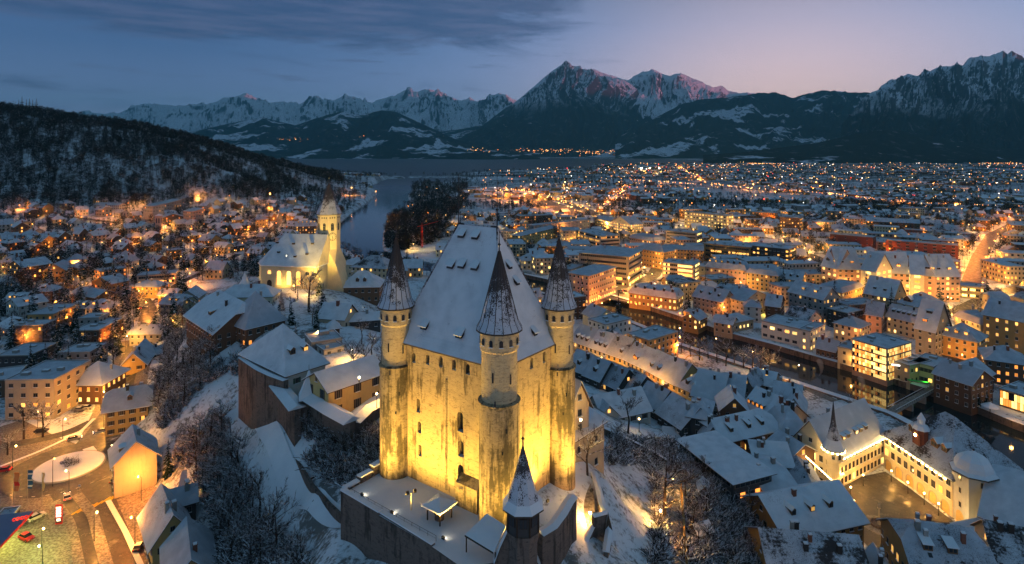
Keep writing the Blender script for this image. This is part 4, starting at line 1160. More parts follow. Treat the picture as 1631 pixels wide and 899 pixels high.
m_lit_arc = plain('arcade_plaster', (.62, .42, .16), .9, .2)
m_stone_l = plain('pale_sandstone', (.42, .38, .30), .9, .2)

def B(label, e1, e2, depth, gz, h, **k):
    """building from the photo columns/rows of the two ends of its front eave, its depth away from us, its ground height and wall height"""
    a = P(e1[0], e1[1], gz + h); b = P(e2[0], e2[1], gz + h)
    w = math.hypot(b[0] - a[0], b[1] - a[1]); rz = math.atan2(b[1] - a[1], b[0] - a[0])
    nx, ny = -math.sin(rz), math.cos(rz)
    cx, cy_ = (a[0] + b[0]) / 2 + nx * depth / 2, (a[1] + b[1]) / 2 + ny * depth / 2
    return house_from(cx, cy_, gz, w, depth, rz, h, label, **k)

# west of the castle hill
B('cream four storey apartment block with flat snowy roof beside the roundabout', (8, 607), (86, 606), 20, 0, 14.5, roof='flat', wall='beige', lit=.12, floors=4, winw=1.5, name='apartment_block', cat='apartment block', gap=4.2)
B('hall with broad pinkish snow hip roof right of the cream apartment block', (108, 612), (161, 612), 15, 0, 8, roof='hip', rh=6.5, wall='brown', rmat='deep', lit=.5, floors=2, name='hall', cat='hall', ground_lit=True, ov=1.4)
B('low flat roofed building directly behind the broad pinkish snow roof', (93, 563), (143, 562), 13, 0, 9, roof='flat', wall='grey', lit=.15, name='apartment_block', cat='apartment block')
B('lowest flat roofed grey block left of the courtyard, behind the cream apartments', (-6, 568), (48, 567), 17, 0, 8, roof='flat', wall='dark', lit=.1, name='apartment_block', cat='apartment block')
B('dark flat roofed block with small upright windows left of the lit courtyard', (20, 520), (68, 519), 10, 0, 10, roof='flat', wall='dark', lit=.08, name='apartment_block', cat='apartment block')
B('timber clad flat roofed block with lit balconies on its right side', (44, 502), (85, 501), 22, 0, 11, roof='flat', wall='ochre', lit=.3, litk='o', name='apartment_block', cat='apartment block')
B('long flat roofed block with raised attic beside the lit street', (116, 528), (157, 527), 22, 0, 10, roof='flat', wall='brown', lit=.12, name='apartment_block', cat='apartment block')
B('attic storey building with stepped flat roof seen above the courtyard lights', (125, 508), (158, 507), 10, 2, 10.5, roof='flat', wall='grey', lit=.0, name='apartment_block', cat='apartment block')
B('white house with two box dormers, one of them lit pink, at the left edge', (10, 482), (30, 488), 14, 3, 6.5, roof='gable', axis='y', rh=3.4, wall='white', lit=.15, dorm=[('r', -.3, .35, 'o', 'shed', 1.9), ('r', .35, .35, 'd', 'shed', 1.9)])
B('dark house with rounded hip roof and dormer between two snowy firs', (48, 465), (83, 464), 11, 3, 6, roof='hip', rh=4, wall='brown', lit=.1, dorm=[('f', 0, .35, 'd', 'shed', 2.2)])
B('low gabled house with chimney left of the bare street trees', (112, 467), (152, 474), 13, 3, 5, roof='gable', axis='x', rh=3.5, wall='brown', lit=.1)
B('round ended flat roofed building cut by the left edge', (-40, 612), (22, 604), 16, 0, 7, roof='flat', wall='brown', lit=.1, name='hall', cat='hall')
B('wide snowy roofed house with two lit skylights above the yellow gabled house', (206, 532), (256, 532), 9, 0, 6.5, roof='half', rh=3.6, wall='grey', lit=.05, skylights=2, chim=2)
B('bright yellow gabled house at the bend of the lit street', (194, 582), (231, 578), 20, 0, 7, roof='gable', axis='y', rh=5, wall='yellow', lit=.1, style='bshutter', chim=2, ov=1.2, rmat='snow')
B('low dark roofed annexe behind the bright yellow gabled house', (232, 566), (258, 562), 10, 1, 5, roof='gable', rh=2.4, wall='dark', lit=.2, rmat='patchy')
B('yellow lit house with half hipped roof above the roundabout', (168, 656), (236, 645), 12, 0, 9, roof='half', axis='x', rh=5.5, wall='yellow', lit=.08, style='bshutter', chim=2, ov=1.3, dorm=[('f', .1, .3, 'd', 'gable', 1.5)])
B('grey house with blank yellowish gable wall facing the roundabout', (182, 740), (250, 722), 11.5, 0, 10, roof='gable', axis='y', rh=5.5, wall='beige', lit=.0, chim=1, ov=1.1, no_front=True, dorm=[('l', -.3, .3, 'd', 'shed', 2.2)])
B('ochre gabled house with two brown windows at the bottom left beside the parked cars', (243, 868), (306, 845), 15, 0, 8, roof='gable', axis='y', rh=6, wall='yellow', lit=.0, style='bshutter', chim=2, ov=1.2, rmat='snow')
B('small grey roofed wing attached behind the ochre gabled house', (268, 808), (312, 796), 7, 1, 8, roof='gable', rh=2.8, wall='dark', lit=.1, chim=2)
B('house showing only its snowy gabled roof at the bottom edge beside the bushes', (262, 940), (345, 912), 16, 2, 7, roof='gable', axis='y', rh=5, wall='ochre', lit=.1, chim=1)
B('tiny snowy garden shed on the slope beside the ochre gabled house', (288, 775), (316, 770), 6, 3, 2.8, roof='shed', rh=1.2, wall='dark', lit=0, name='garden_shed', cat='shed', chim=0)
B('dark glazed fuel kiosk half hidden under the blue canopy', (-30, 850), (-2, 846), 10, 0, 4, roof='flat', wall='dark', lit=.8, litk='y', name='kiosk', cat='kiosk')
B('half timbered house with two dormers at the upper end of the lit street', (255, 484), (290, 486), 12, 2, 7, roof='half', rh=5, wall='cream', lit=.3, style='bshutter', dorm=[('f', -.3, .3, 'w', 'gable', 1.5), ('f', .3, .3, 'w', 'gable', 1.5)])
B('small gabled house with lit door next to the half timbered house', (283, 488), (312, 484), 13, 3, 5.5, roof='gable', axis='y', rh=4, wall='cream', lit=.4)
B('orange lit house behind the glowing street tree', (209, 456), (252, 457), 12, 2, 6.5, roof='hip', rh=3, wall='yellow', lit=.4, litk='o')
B('gabled house with orange gable left of the glowing street tree', (146, 448), (178, 452), 12, 3, 5.5, roof='gable', axis='y', rh=4, wall='ochre', lit=.2, litk='o')
B('ochre villa with large snowy roof and one bright window in its gable', (68, 432), (104, 430), 17, 6, 7.5, roof='gable', axis='y', rh=5, wall='ochre', lit=.12)
B('dark half timbered villa with lit attic windows near the left edge', (12, 422), (36, 426), 18, 8, 9, roof='gable', axis='y', rh=4, wall='brown', lit=.35, balcony=True)
B('long low villa with orange windows under a flat snowy roof', (160, 433), (202, 427), 12, 6, 6, roof='flat', wall='pink', lit=.5, litk='o')
B('white villa with tall pyramid roof and big dormer', (178, 418), (206, 418), 12, 8, 5.5, roof='hip', rh=8, wall='white', lit=.2, dorm=[('f', 0, .3, 'd', 'gable', 1.8)])
B('pale villa with hip roof and row of lit ground floor windows', (108, 416), (139, 413), 12, 9, 5, roof='hip', rh=4.5, wall='pale', lit=.6, litk='y')
B('brown chalet with dark boarded gable and white roof', (88, 405), (108, 404), 14, 10, 5.5, roof='gable', axis='y', rh=4, wall='brown', lit=.2)
B('flat roofed school block with lit ground floor near the tower shaped cypress', (218, 440), (280, 436), 14, 4, 7, roof='flat', wall='beige', lit=.35, style='band', name='school', cat='school')
B('cube shaped orange lit block beneath the pink church tower', (268, 400), (289, 398), 10, 7, 7, roof='flat', wall='ochre', lit=.5, litk='o')
B('broad chalet with great snowy roof right of the pink church tower', (258, 347), (293, 345), 16, 17, 6, roof='gable', axis='y', rh=4, wall='brown', lit=.3, litk='o')
B('pink roofed building glowing orange in the centre of the left town', (331, 361), (368, 359), 15, 10, 5, roof='hip', rh=4, wall='ochre', lit=.7, litk='o')
B('hotel with mansard roof and four rows of lit windows left of the white church tower', (471, 361), (504, 360), 14, 2, 12, roof='mansard', rh=6, wall='brown', lit=.55, name='hotel', cat='hotel', dorm=[('f', s_, .25, 'w', 'gable', 1.4) for s_ in (-.75, -.35, .05, .45, .8)])
B('three storey ochre house with two rows of windows left of the hotel', (408, 350), (427, 349), 11, 8, 8, roof='hip', rh=3, wall='yellow', lit=.3)
for i, (x0, y0) in enumerate([(228, 328), (242, 325), (258, 321), (275, 316), (292, 336)]):
    B('terraced apartment house with mono pitch roof, number %s from the left below the wood' % ['one', 'two', 'three', 'four', 'five'][i], (x0, y0), (x0 + 15, y0 + 1), 14, 26 - i, 8, roof='shed', rh=2.5, wall=['grey', 'grey', 'grey', 'grey', 'pink'][i], lit=.15, chim=0, group='terraced apartments under the wooded hill', name='apartment_block', cat='apartment block')
B('long low white house at the edge of the wood', (150, 326), (190, 327), 10, 26, 6, roof='gable', rh=2.5, wall='white', lit=.1)
B('pale apartment block at the foot of the wood on the far left', (30, 310), (56, 308), 12, 30, 10, roof='flat', wall='beige', lit=.2, style='band', name='apartment_block', cat='apartment block')
# pink church tower of the left town
pt = P(253, 382, 7); t = empty('bell_tower', pt, R(10), 'tall slender pink church tower with open belfry among the left town houses', 'bell tower')
m_ = MB(); m_.box(-2.6, 2.6, -2.6, 2.6, -2, 25, WALL['pink']); m_.build('shaft', t)
for a in (0, 90, -90):
    for u in (-1.1, 1.1):
        v = MB(); T_ = lambda q, a=R(a): (q[0] * math.cos(a) - q[1] * math.sin(a), q[0] * math.sin(a) + q[1] * math.cos(a), q[2])
        v.box(u - .55, u + .55, -2.66, -2.6, 17.5, 22.5, m_glass_d, T=T_); v.build('belfry_opening', t)
m_ = MB(); m_.lathe([(3.9, 25), (3.9, 25.3), (.2, 27)], m_snow, 4, ph=R(45)); m_.build('roof', t)
B('pale parish hall joined to the slender pink church tower', (256, 366), (270, 362), 14, 8, 7, roof='gable', rh=3, wall='white', lit=.3, chim=0, name='parish_hall', cat='hall')

# castle hill houses
B('long hip roofed house in front of the floodlit church', (346, 474), (434, 472), 10, 34, 5, roof='hip', rh=4.2, wall='pale', rmat='deep', lit=.1, chim=3)
B('big stone house with sweeping snowy roof at the north end of the castle wall', (297, 503), (342, 532), 22, 29, 6, roof='half', rh=9, wall='brown', rmat='deep', lit=.06, litk='o', chim=2, dorm=[('f', .05, .3, 'd', 'shed', 2.6)], ov=1.1)
B('steep roofed castle gatehouse with patchy tiles on its hip', (360, 512), (392, 524), 15, 26, 10.5, roof='hip', rh=11, wall='brown', rmat='snow', lit=.12, litk='o', chim=1, ov=.9)
B('low annexe with one bright yellow window right of the steep gatehouse', (402, 522), (428, 518), 7, 30, 5.5, roof='shed', rh=2.5, wall='brown', lit=1, litk='y', chim=0, rmat='deep')
B('white castle house with green shutters and two gabled dormers', (457, 597), (518, 578), 25, 36, 4.5, roof='hip', rh=10, wall='white', rmat='deep', style='shutter', lit=0, floors=1, chim=2, gap=5, dorm=[('f', -.32, .32, 'd', 'gable', 1.5), ('f', .36, .32, 'w', 'gable', 1.5), ('l', .2, .5, 'w', 'shed', 1.8)], ov=1.0)
B('yellow lit castle residence with tall framed windows left of the keep', (523, 622), (612, 592), 11, 33.5, 8, roof='gable', rh=3.2, wall='yellow', rmat='deep', style='bshutter', lit=0, floors=2, chim=0, winw=1.0, winh=2.1, gap=4.6)
B('low flat roofed studio behind the house with green shutters', (497, 548), (545, 540), 10, 36, 3.4, roof='flat', wall='grey', lit=.1, name='studio', cat='outbuilding')
B('small snow roofed garden pavilion behind the castle courtyard lights', (516, 560), (548, 553), 6, 36, 2.6, roof='flat', wall='white', lit=.3, name='pavilion', cat='pavilion')
B('gabled cottage with snowy roof in front of the bare garden tree near the church', (507, 505), (548, 508), 10, 31, 5, roof='gable', rh=4.5, wall='beige', rmat='deep', lit=.1)
B('tiny pyramid roofed gate house beside the lit castle lane', (524, 524), (541, 522), 5, 34, 3.5, roof='hip', rh=2.5, wall='brown', rmat='deep', lit=0, name='gate_house', cat='gate house', chim=0)
B('brown hip roofed mansion with two dormers right of the church', (541, 458), (604, 457), 15, 27, 7.5, roof='hip', rh=6.5, wall='brown', rmat='deep', lit=.05, name='mansion', cat='house', chim=2, dorm=[('f', -.15, .3, 'd', 'gable', 1.5), ('f', .22, .3, 'd', 'gable', 1.5)])
B('yellow lit mansion with red patched snowy roof behind the brown mansion', (560, 425), (615, 428), 16, 22, 9, roof='hip', rh=6, wall='cream', rmat='patchy', lit=.1, name='mansion', cat='house', chim=3)
B('pink roofed lit house on the river side of the church', (547, 421), (575, 423), 12, 16, 8, roof='mansard', rh=4, wall='pale', rmat='deep', lit=.2, chim=3)
B('low long snowy roof between the bare trees behind the castle', (548, 512), (606, 508), 8, 30, 4, roof='gable', rh=2, wall='dark', rmat='deep', lit=0)
# curtain wall with covered walk, left of the keep
hA = P(457, 597, 40.5); hB = P(518, 578, 40.5); hT = (hB - hA)[:2] / np.linalg.norm((hB - hA)[:2]); hN = np.array((-hT[1], hT[0]))
wall_run('castle_curtain_wall', [(*(hA[:2] - hT * .9 - hN * 1.2 + hN * 26.5 * k / 4 - hT * (.8 * math.sin(k))), 39.6, 22) for k in range(5)], 1.4, 'tall rubble curtain wall below the white castle house', capw=.3)
wall_run('castle_curtain_wall', [wp(441, 612, 37, 25), wp(462, 637, 36.5, 25), wp(474, 652, 36, 25)], 1.6, 'curved rubble wall with broad snow cap under the house with green shutters', capw=1.4, caph=.9)
wall_run('castle_curtain_wall', [wp(493, 632, 37.5, 25), wp(530, 655, 37.5, 26), wp(562, 672, 37.5, 27)], 1.6, 'rubble curtain wall carrying the wide snowy walkway roof below the yellow residence', capw=1.7, caph=1.2)
wall_run('castle_curtain_wall', [wp(562, 672, 37, 27), wp(583, 652, 38, 27), wp(608, 640, 38.2, 27)], 1.4, 'rubble curtain wall stretch joining the left keep turret', capw=1.5, caph=1.0)
tq = P(490, 636, 37.0); t = empty('wall_turret', (tq[0], tq[1] + 1, 0), R(20), 'small square wall turret with pinkish pyramid roof below the green shutters', 'turret')
m_ = MB(); m_.box(-2.1, 2.1, -2.1, 2.1, 24, 37, m_wallst); m_.build('wall', t)
m_ = MB(); m_.lathe([(3.6, 0), (3.5, .25), (.1, 7)], m_cone, 4, ph=R(45), mats=[m_eave, m_snow, m_cone]); m_.build('roof', t, (0, 0, 37))
m_ = MB(); m_.tube((0, 0, 43.8), (0, 0, 45.4), .08, .03, m_metal); m_.build('finial', t)
m_ = MB(); m_.box(-.4, .4, -2.16, -2.1, 33.5, 34.7, m_glass_d); m_.build('window', t)
# annex right of the keep
B('tall narrow castle annexe with steep snowy roof right of the keep', (908, 652), (938, 642), 12, 33, 12.5, roof='gable', axis='y', rh=5.5, wall='beige', rmat='deep', lit=0, chim=0)
B('castle annexe with low snowy roof and a green lit window beside the bare tree', (907, 705), (962, 670), 9, 30, 10, roof='shed', rh=3, wall='beige', rmat='deep', lit=0, chim=0, floors=2, gap=5)

# old town terrace with the lit facades
segs = [(908, 541), (938, 552), (966, 562), (992, 571), (1024, 586), (1052, 601), (1078, 614), (1112, 630)]
tl = ['first lit terrace house behind the right keep turret', 'second lit terrace house from the keep, with three small dormers', 'terrace house with plain dark speckled roof below the snowy fir', 'terrace house with wide hipped dormer over the yellow street', 'orange fronted terrace house with tall party wall', 'terrace house with one bright skylight', 'last terrace house with steep hip end and long dormers']
for i, (a, b) in enumerate(zip(segs[:-1], segs[1:])):
    B(tl[i], a, b, 15, 0, 9.5, roof='gable' if i < 6 else 'hip', rh=6.2 + (i % 3) * .5, wall=['yellow', 'cream', 'yellow', 'cream', 'ochre', 'yellow', 'yellow'][i], rmat=['snow', 'snow', 'patchy', 'snow', 'snow', 'snow', 'snow'][i],
      lit=.1, litk='y', chim=2, ov=.5, gap=2.2, dorm=[('f', s_, .22, 'o' if i == 3 else 'd', 'gable', 1.3 if i != 3 else 2.4) for s_ in ([-.5, 0, .5], [-.5, 0, .55], [.5], [0], [-.4, .4], [], [-.3, .4])[i]], group='terrace houses along the lit old town street', name='terrace_house', cat='terrace house')
ot = [((905, 585), (930, 594), 12, 12, 6, 'slate'), ((930, 596), (955, 606), 12, 12, 6, 'b'), ((957, 606), (982, 618), 12, 11, 6, 'c'), ((984, 612), (1008, 626), 12, 10, 5.5, 'd')]
for i, (a, b, dp, h, rh, _) in enumerate(ot):
    B(['dark roofed town house hard behind the right keep turret', 'town house with tall chimney in the second dark row', 'town house with broken dark roof in the middle of the second row', 'town house with reddish bare tiles at the end of the second row'][i], a, b, dp, 1, h, roof='gable', rh=rh, wall='dark', rmat='patchy' if i > 1 else 'snow', lit=.05, chim=2, dorm=[('f', 0, .3, 'd', 'gable', 1.5)] if i < 2 else (), name='town_house', cat='town house', group='dark town houses below the keep')
B('white gabled house with dark shutters and a big snowy roof below the keep', (962, 668), (1036, 652), 12, 3, 11, roof='gable', rh=5.5, wall='white', rmat='deep', lit=.05, style='bshutter', chim=2, floors=3, gap=4)
B('projecting gabled wing of the white house with dark shutters', (955, 664), (985, 660), 8, 4, 11, roof='gable', axis='y', rh=3.5, wall='white', rmat='snow', lit=0, style='bshutter', chim=0, gap=3.5)
OT = [('town house with three skylights in its dark snowy roof', (1047, 656), (1085, 681), 14, 3, 9, 5.5, 'gable', 'x', 'dark', 'snow', 3),
      ('narrow town house wedged left of the one with three skylights', (1015, 635), (1046, 650), 12, 3, 9, 5, 'gable', 'x', 'dark', 'snow', 0),
      ('town house with glazed balconies and a white roof strip', (1095, 662), (1127, 668), 14, 2, 13, 4, 'hip', 'x', 'dark', 'snow', 0),
      ('lean roofed town house right of the glazed balconies', (1120, 700), (1150, 702), 14, 3, 8, 4.5, 'gable', 'y', 'grey', 'snow', 2),
      ('wide dark roofed town house with three roof windows behind the balconied house', (1103, 628), (1147, 638), 20, 0, 10, 6.5, 'gable', 'x', 'grey', 'deep', 3),
      ('grey roofed town house left of the white triangular roof', (1149, 634), (1182, 640), 20, 0, 10, 6, 'gable', 'x', 'grey', 'snow', 0),
      ('town house under the white triangular roof in the old town', (1148, 652), (1192, 656), 11, 2, 10, 4.5, 'gable', 'y', 'brown', 'deep', 0),
      ('long white roofed town house with black roof hatches', (1148, 706), (1242, 684), 13, 1, 10, 4.5, 'half', 'x', 'brown', 'deep', 2),
      ('town house with four little lit dormers in a row', (1183, 648), (1213, 663), 15, 0, 9, 6, 'gable', 'x', 'grey', 'deep', 0),
      ('town house with two small lit dormers facing the castle', (1216, 668), (1244, 680), 15, 0, 9, 6, 'gable', 'x', 'grey', 'deep', 0),
      ('river side town house with bright snowy roof beside the quay lamp', (1198, 608), (1230, 615), 13, 0, 9, 3.5, 'gable', 'x', 'beige', 'deep', 2),
      ('narrow river side house with broken snow on its roof', (1177, 612), (1200, 618), 12, 0, 10, 4, 'gable', 'y', 'grey', 'patchy', 0),
      ('teal roofed house near the river wall', (1232, 632), (1274, 640), 13, 0, 8, 4, 'gable', 'x', 'pink', 'snow', 1),
      ('small white gabled roof between the old town chimneys', (1250, 650), (1280, 656), 11, 0, 8, 4.5, 'gable', 'y', 'grey', 'deep', 0),
      ('town house with pinkish mansard roof and oriel above the lit lane', (1246, 690), (1287, 692), 13, 0, 11, 6, 'mansard', 'x', 'yellow', 'deep', 0),
      ('steep dark roofed house with an orange patched slope left of the town hall', (1214, 712), (1250, 735), 14, 0, 9, 4, 'gable', 'x', 'brown', 'snow', 0),
      ('teal flat pitched house with two roof chimneys above the lit lane', (1205, 738), (1262, 742), 14, 1, 9, 3.5, 'gable', 'x', 'brown', 'deep', 0),
      ('house with pinkish roof and a warm lit terrace opening', (1222, 788), (1272, 782), 19, 1, 9, 4, 'half', 'x', 'brown', 'deep', 0),
      ('dark flat roof crowded with chimneys and pipes beside the string of lights', (1272, 776), (1312, 780), 13, 1, 8, 2, 'gable', 'y', 'brown', 'patchy', 1),
      ('sunken garden house with white snow roof in the dark old town yard', (1058, 700), (1088, 704), 8, 4, 4, 2.5, 'gable', 'x', 'dark', 'deep', 0),
      ('patchy roofed house with big chimney stacks at the bottom right', (1238, 950), (1402, 965), 22, 0, 10, 7, 'gable', 'x', 'ochre', 'patchy', 1),
      ('dark roofed corner house with two dormers at the bottom edge', (1462, 925), (1600, 945), 20, 0, 11, 7, 'half', 'x', 'ochre', 'patchy', 1),
      ('long roofed house with small chimneys in the bottom right corner', (1590, 905), (1700, 930), 16, 0, 9, 6, 'gable', 'x', 'grey', 'patchy', 1),
      ('tall house with pale half timbered side wall at the bottom edge', (1400, 965), (1450, 975), 14, 0, 9, 4, 'gable', 'y', 'grey', 'snow', 0)]
for lb, a, b, dp, gz, h, rh, rk, ax, wc, rm, sk in OT:
    dm = []
    if 'four little' in lb: dm = [('f', s_, .25, 'o', 'gable', 1.1) for s_ in (-.7, -.25, .2, .65)]
    if 'two small lit' in lb: dm = [('f', s_, .25, 'o', 'gable', 1.1) for s_ in (-.4, .4)]
    if 'two dormers' in lb: dm = [('f', s_, .5, 'd', 'shed', 1.8) for s_ in (-.5, .1)]
    if 'black roof hatches' in lb: dm = [('f', s_, .3, 'd', 'shed', 1.2) for s_ in (-.5, .1, .55)]
    if 'bottom' in lb: ch = 5
    else: ch = 3
    B(lb, a, b, dp, gz, h, roof=rk, axis=ax, rh=rh, wall=wc, rmat=rm, lit=.14, litk='w', skylights=sk, chim=ch, dorm=dm, name='town_house', cat='town house', floors=max(2, int(h / 3)), ov=.8)
B('detached house with tilted white roof and glazed end above the snowy gardens', (1168, 768), (1229, 752), 22, 5.5, 8.5, roof='shed', rh=.9, wall='dark', rmat='deep', lit=.2, litk='o', chim=0, floors=3, style='band', ov=1.0)
B('long pinkish roofed house with three gabled dormers beside the town hall square', (1252, 855), (1376, 828), 17, 0, 9, roof='gable', rh=5.2, wall='ochre', rmat='deep', lit=.35, litk='w', chim=1, floors=3, gap=2.4, ov=1.0, dorm=[('f', s_, .42, 'w' if s_ == -.06 else 'd', 'gable', 1.3) for s_ in (-.55, -.06, .42)])
B('yellow walled hall with big grey roof and string lights at the right edge', (1568, 822), (1680, 862), 30, 0, 8.5, roof='half', rh=8, wall='yellow', rmat='deep', lit=0, chim=1, name='hall', cat='hall', ov=1.3, no_front=True)

# town hall: two wings, corner turret, clock turret, domed stair tower
th1 = B('town hall wing with six dormers facing the square', (1325, 731), (1408, 691), 13, 0, 10, roof='gable', rh=9, wall='pale', rmat='deep', lit=.12, litk='y', floors=3, gap=1.9, winw=1.0, winh=1.7, chim=1, ov=.8, dorm=[('f', s_, .28, 'd', 'shed', 1.5) for s_ in (-.35, -.18, .12, .3, .5)], name='town_hall_wing', cat='town hall')
th2 = B('arcaded town hall wing with red clock turret on its snowy roof', (1408, 692), (1517, 763), 22, 0, 10.5, roof='hip', rh=11.5, wall='pale', rmat=ROOF['patchy'], lit=.05, litk='w', floors=3, gap=2.3, winw=1.3, winh=1.9, chim=0, arcade=6, ov=.9, dorm=[('f', -.45, .32, 'd', 'gable', 1.8), ('f', .25, .3, 'd', 'gable', 2.4), ('f', .5, .32, 'd', 'gable', 1.8)], name='town_hall_wing', cat='town hall')
# clock turret, part of the arcaded wing
v = MB(); v.lathe([(1.9, 13.5), (1.9, 17.5)], m_tiler, 8, (-1.2, -8.2), ph=R(22.5)); v.box(-2.6, .2, -9.9, -8.2, 13, 16.2, m_tiler); ct = v.build('clock_turret', th2)
v = MB(); v.lathe([(2.3, 17.5), (1.7, 18.6), (1.0, 19.0), (1.0, 20.2), (1.2, 20.3), (.1, 22.3)], m_snow, 8, (-1.2, -8.2), ph=R(22.5)); v.tube((-1.2, -8.2, 22), (-1.2, -8.2, 24), .07, .03, m_metal); v.build('cupola', ct)
v = MB(); v.lathe([(.01, 0), (.75, 0), (.75, .12), (.01, .12)], m_bulb, 16); me_ = v.mesh('clock_face'); o = link_mesh('clock_face', me_, ct, (-1.2, -10.1, 15.8)); o.rotation_euler = (R(90), 0, 0); o.scale = (.6, .6, 1)
def worldloc(px, py, z): q = P(px, py, z); return q
# corner turret with spire
cq = P(1325, 731, 10); t = empty('corner_turret', (cq[0] + .3, cq[1] - .2, 0), R(32), 'round corner turret with needle spire ringed by lights on the town hall', 'turret')
v = MB(); v.lathe([(1.7, -2), (1.75, 9.5), (2.5, 10.4), (2.5, 13.2)], WALL['pale'], 14); v.build('wall', t)
v = MB(); v.lathe([(3.1, 0), (3.0, .2), (1.7, 2.8), (.7, 7.3), (.05, 13.8)], m_cone, 12, mats=[m_eave, m_snow, m_cone, m_cone, m_cone]); v.build('spire', t, (0, 0, 13.2))
v = MB()
for i in range(14): a = 2 * math.pi * i / 14; v.box(2.9 * math.cos(a) - .22, 2.9 * math.cos(a) + .22, 2.9 * math.sin(a) - .22, 2.9 * math.sin(a) + .22, 12.75, 13.1, m_bulb)
v.build('light_ring', t)
for a in (-150, -110, -70, -30, 10):
    v = MB(); T_ = lambda q, a=R(a): ((2.5 + q[1]) * math.cos(a) - q[0] * math.sin(a), (2.5 + q[1]) * math.sin(a) + q[0] * math.cos(a), q[2]); v.box(-.4, .4, -.02, .06, 11, 12.6, m_glass_d, T=T_); v.build('window', t)
# domed tower
t = empty('domed_tower', (123.4, 157.6, 0), R(-5), 'square white tower with bell shaped snowy dome at the end of the town hall', 'tower')
v = MB(); v.box(-3.4, 3.4, -3.4, 3.4, -2, 14.2, WALL['white']); v.build('wall', t)
dome = MB(); dome.lathe([(5.5, 14.2), (5.4, 14.5), (4.4, 15.2), (4.3, 16.2), (3.6, 17.6), (2.2, 18.7), (.6, 19.4), (.25, 19.8), (.25, 20.3)], m_cone, 8, ph=R(22.5 + 22.5), mats=[m_eave, m_snow, m_snow, m_snow, m_snow, m_snow, m_snow, m_metal, m_metal]); dome.lathe([(.01, 20.2), (.35, 20.5), (.01, 20.9)], m_steel, 8); dome.build('dome', t)
for (a, u, z) in ((-90, 0, 4.5), (-90, 0, 8.3), (-90, 0, 11.5), (180, 0, 4.5), (180, 0, 8.3), (180, .0, 11.6)):
    v = MB(); T_ = lambda q, a=R(a): ((3.4 + q[1]) * math.cos(a) - q[0] * math.sin(a), (3.4 + q[1]) * math.sin(a) + q[0] * math.cos(a), q[2])
    v.box(u - .55, u + .55, -.02, .05, z, z + 1.5, m_stone_l, T=T_); v.box(u - .42, u + .42, .05, .08, z + .1, z + 1.4, m_glass_d, T=T_); v.build('window', t)
v = MB(); ou = arch_outline(3.2, 3.6); v.poly([(-3.46, x, z) for x, z in ou], m_lit_arc); v.build('arch', t)
B('lean-to hall roof below the domed tower', (1520, 835), (1568, 872), 22, 0, 6, roof='shed', rh=3, wall='pale', rmat='deep', lit=0, chim=0, name='hall', cat='hall', no_front=True)

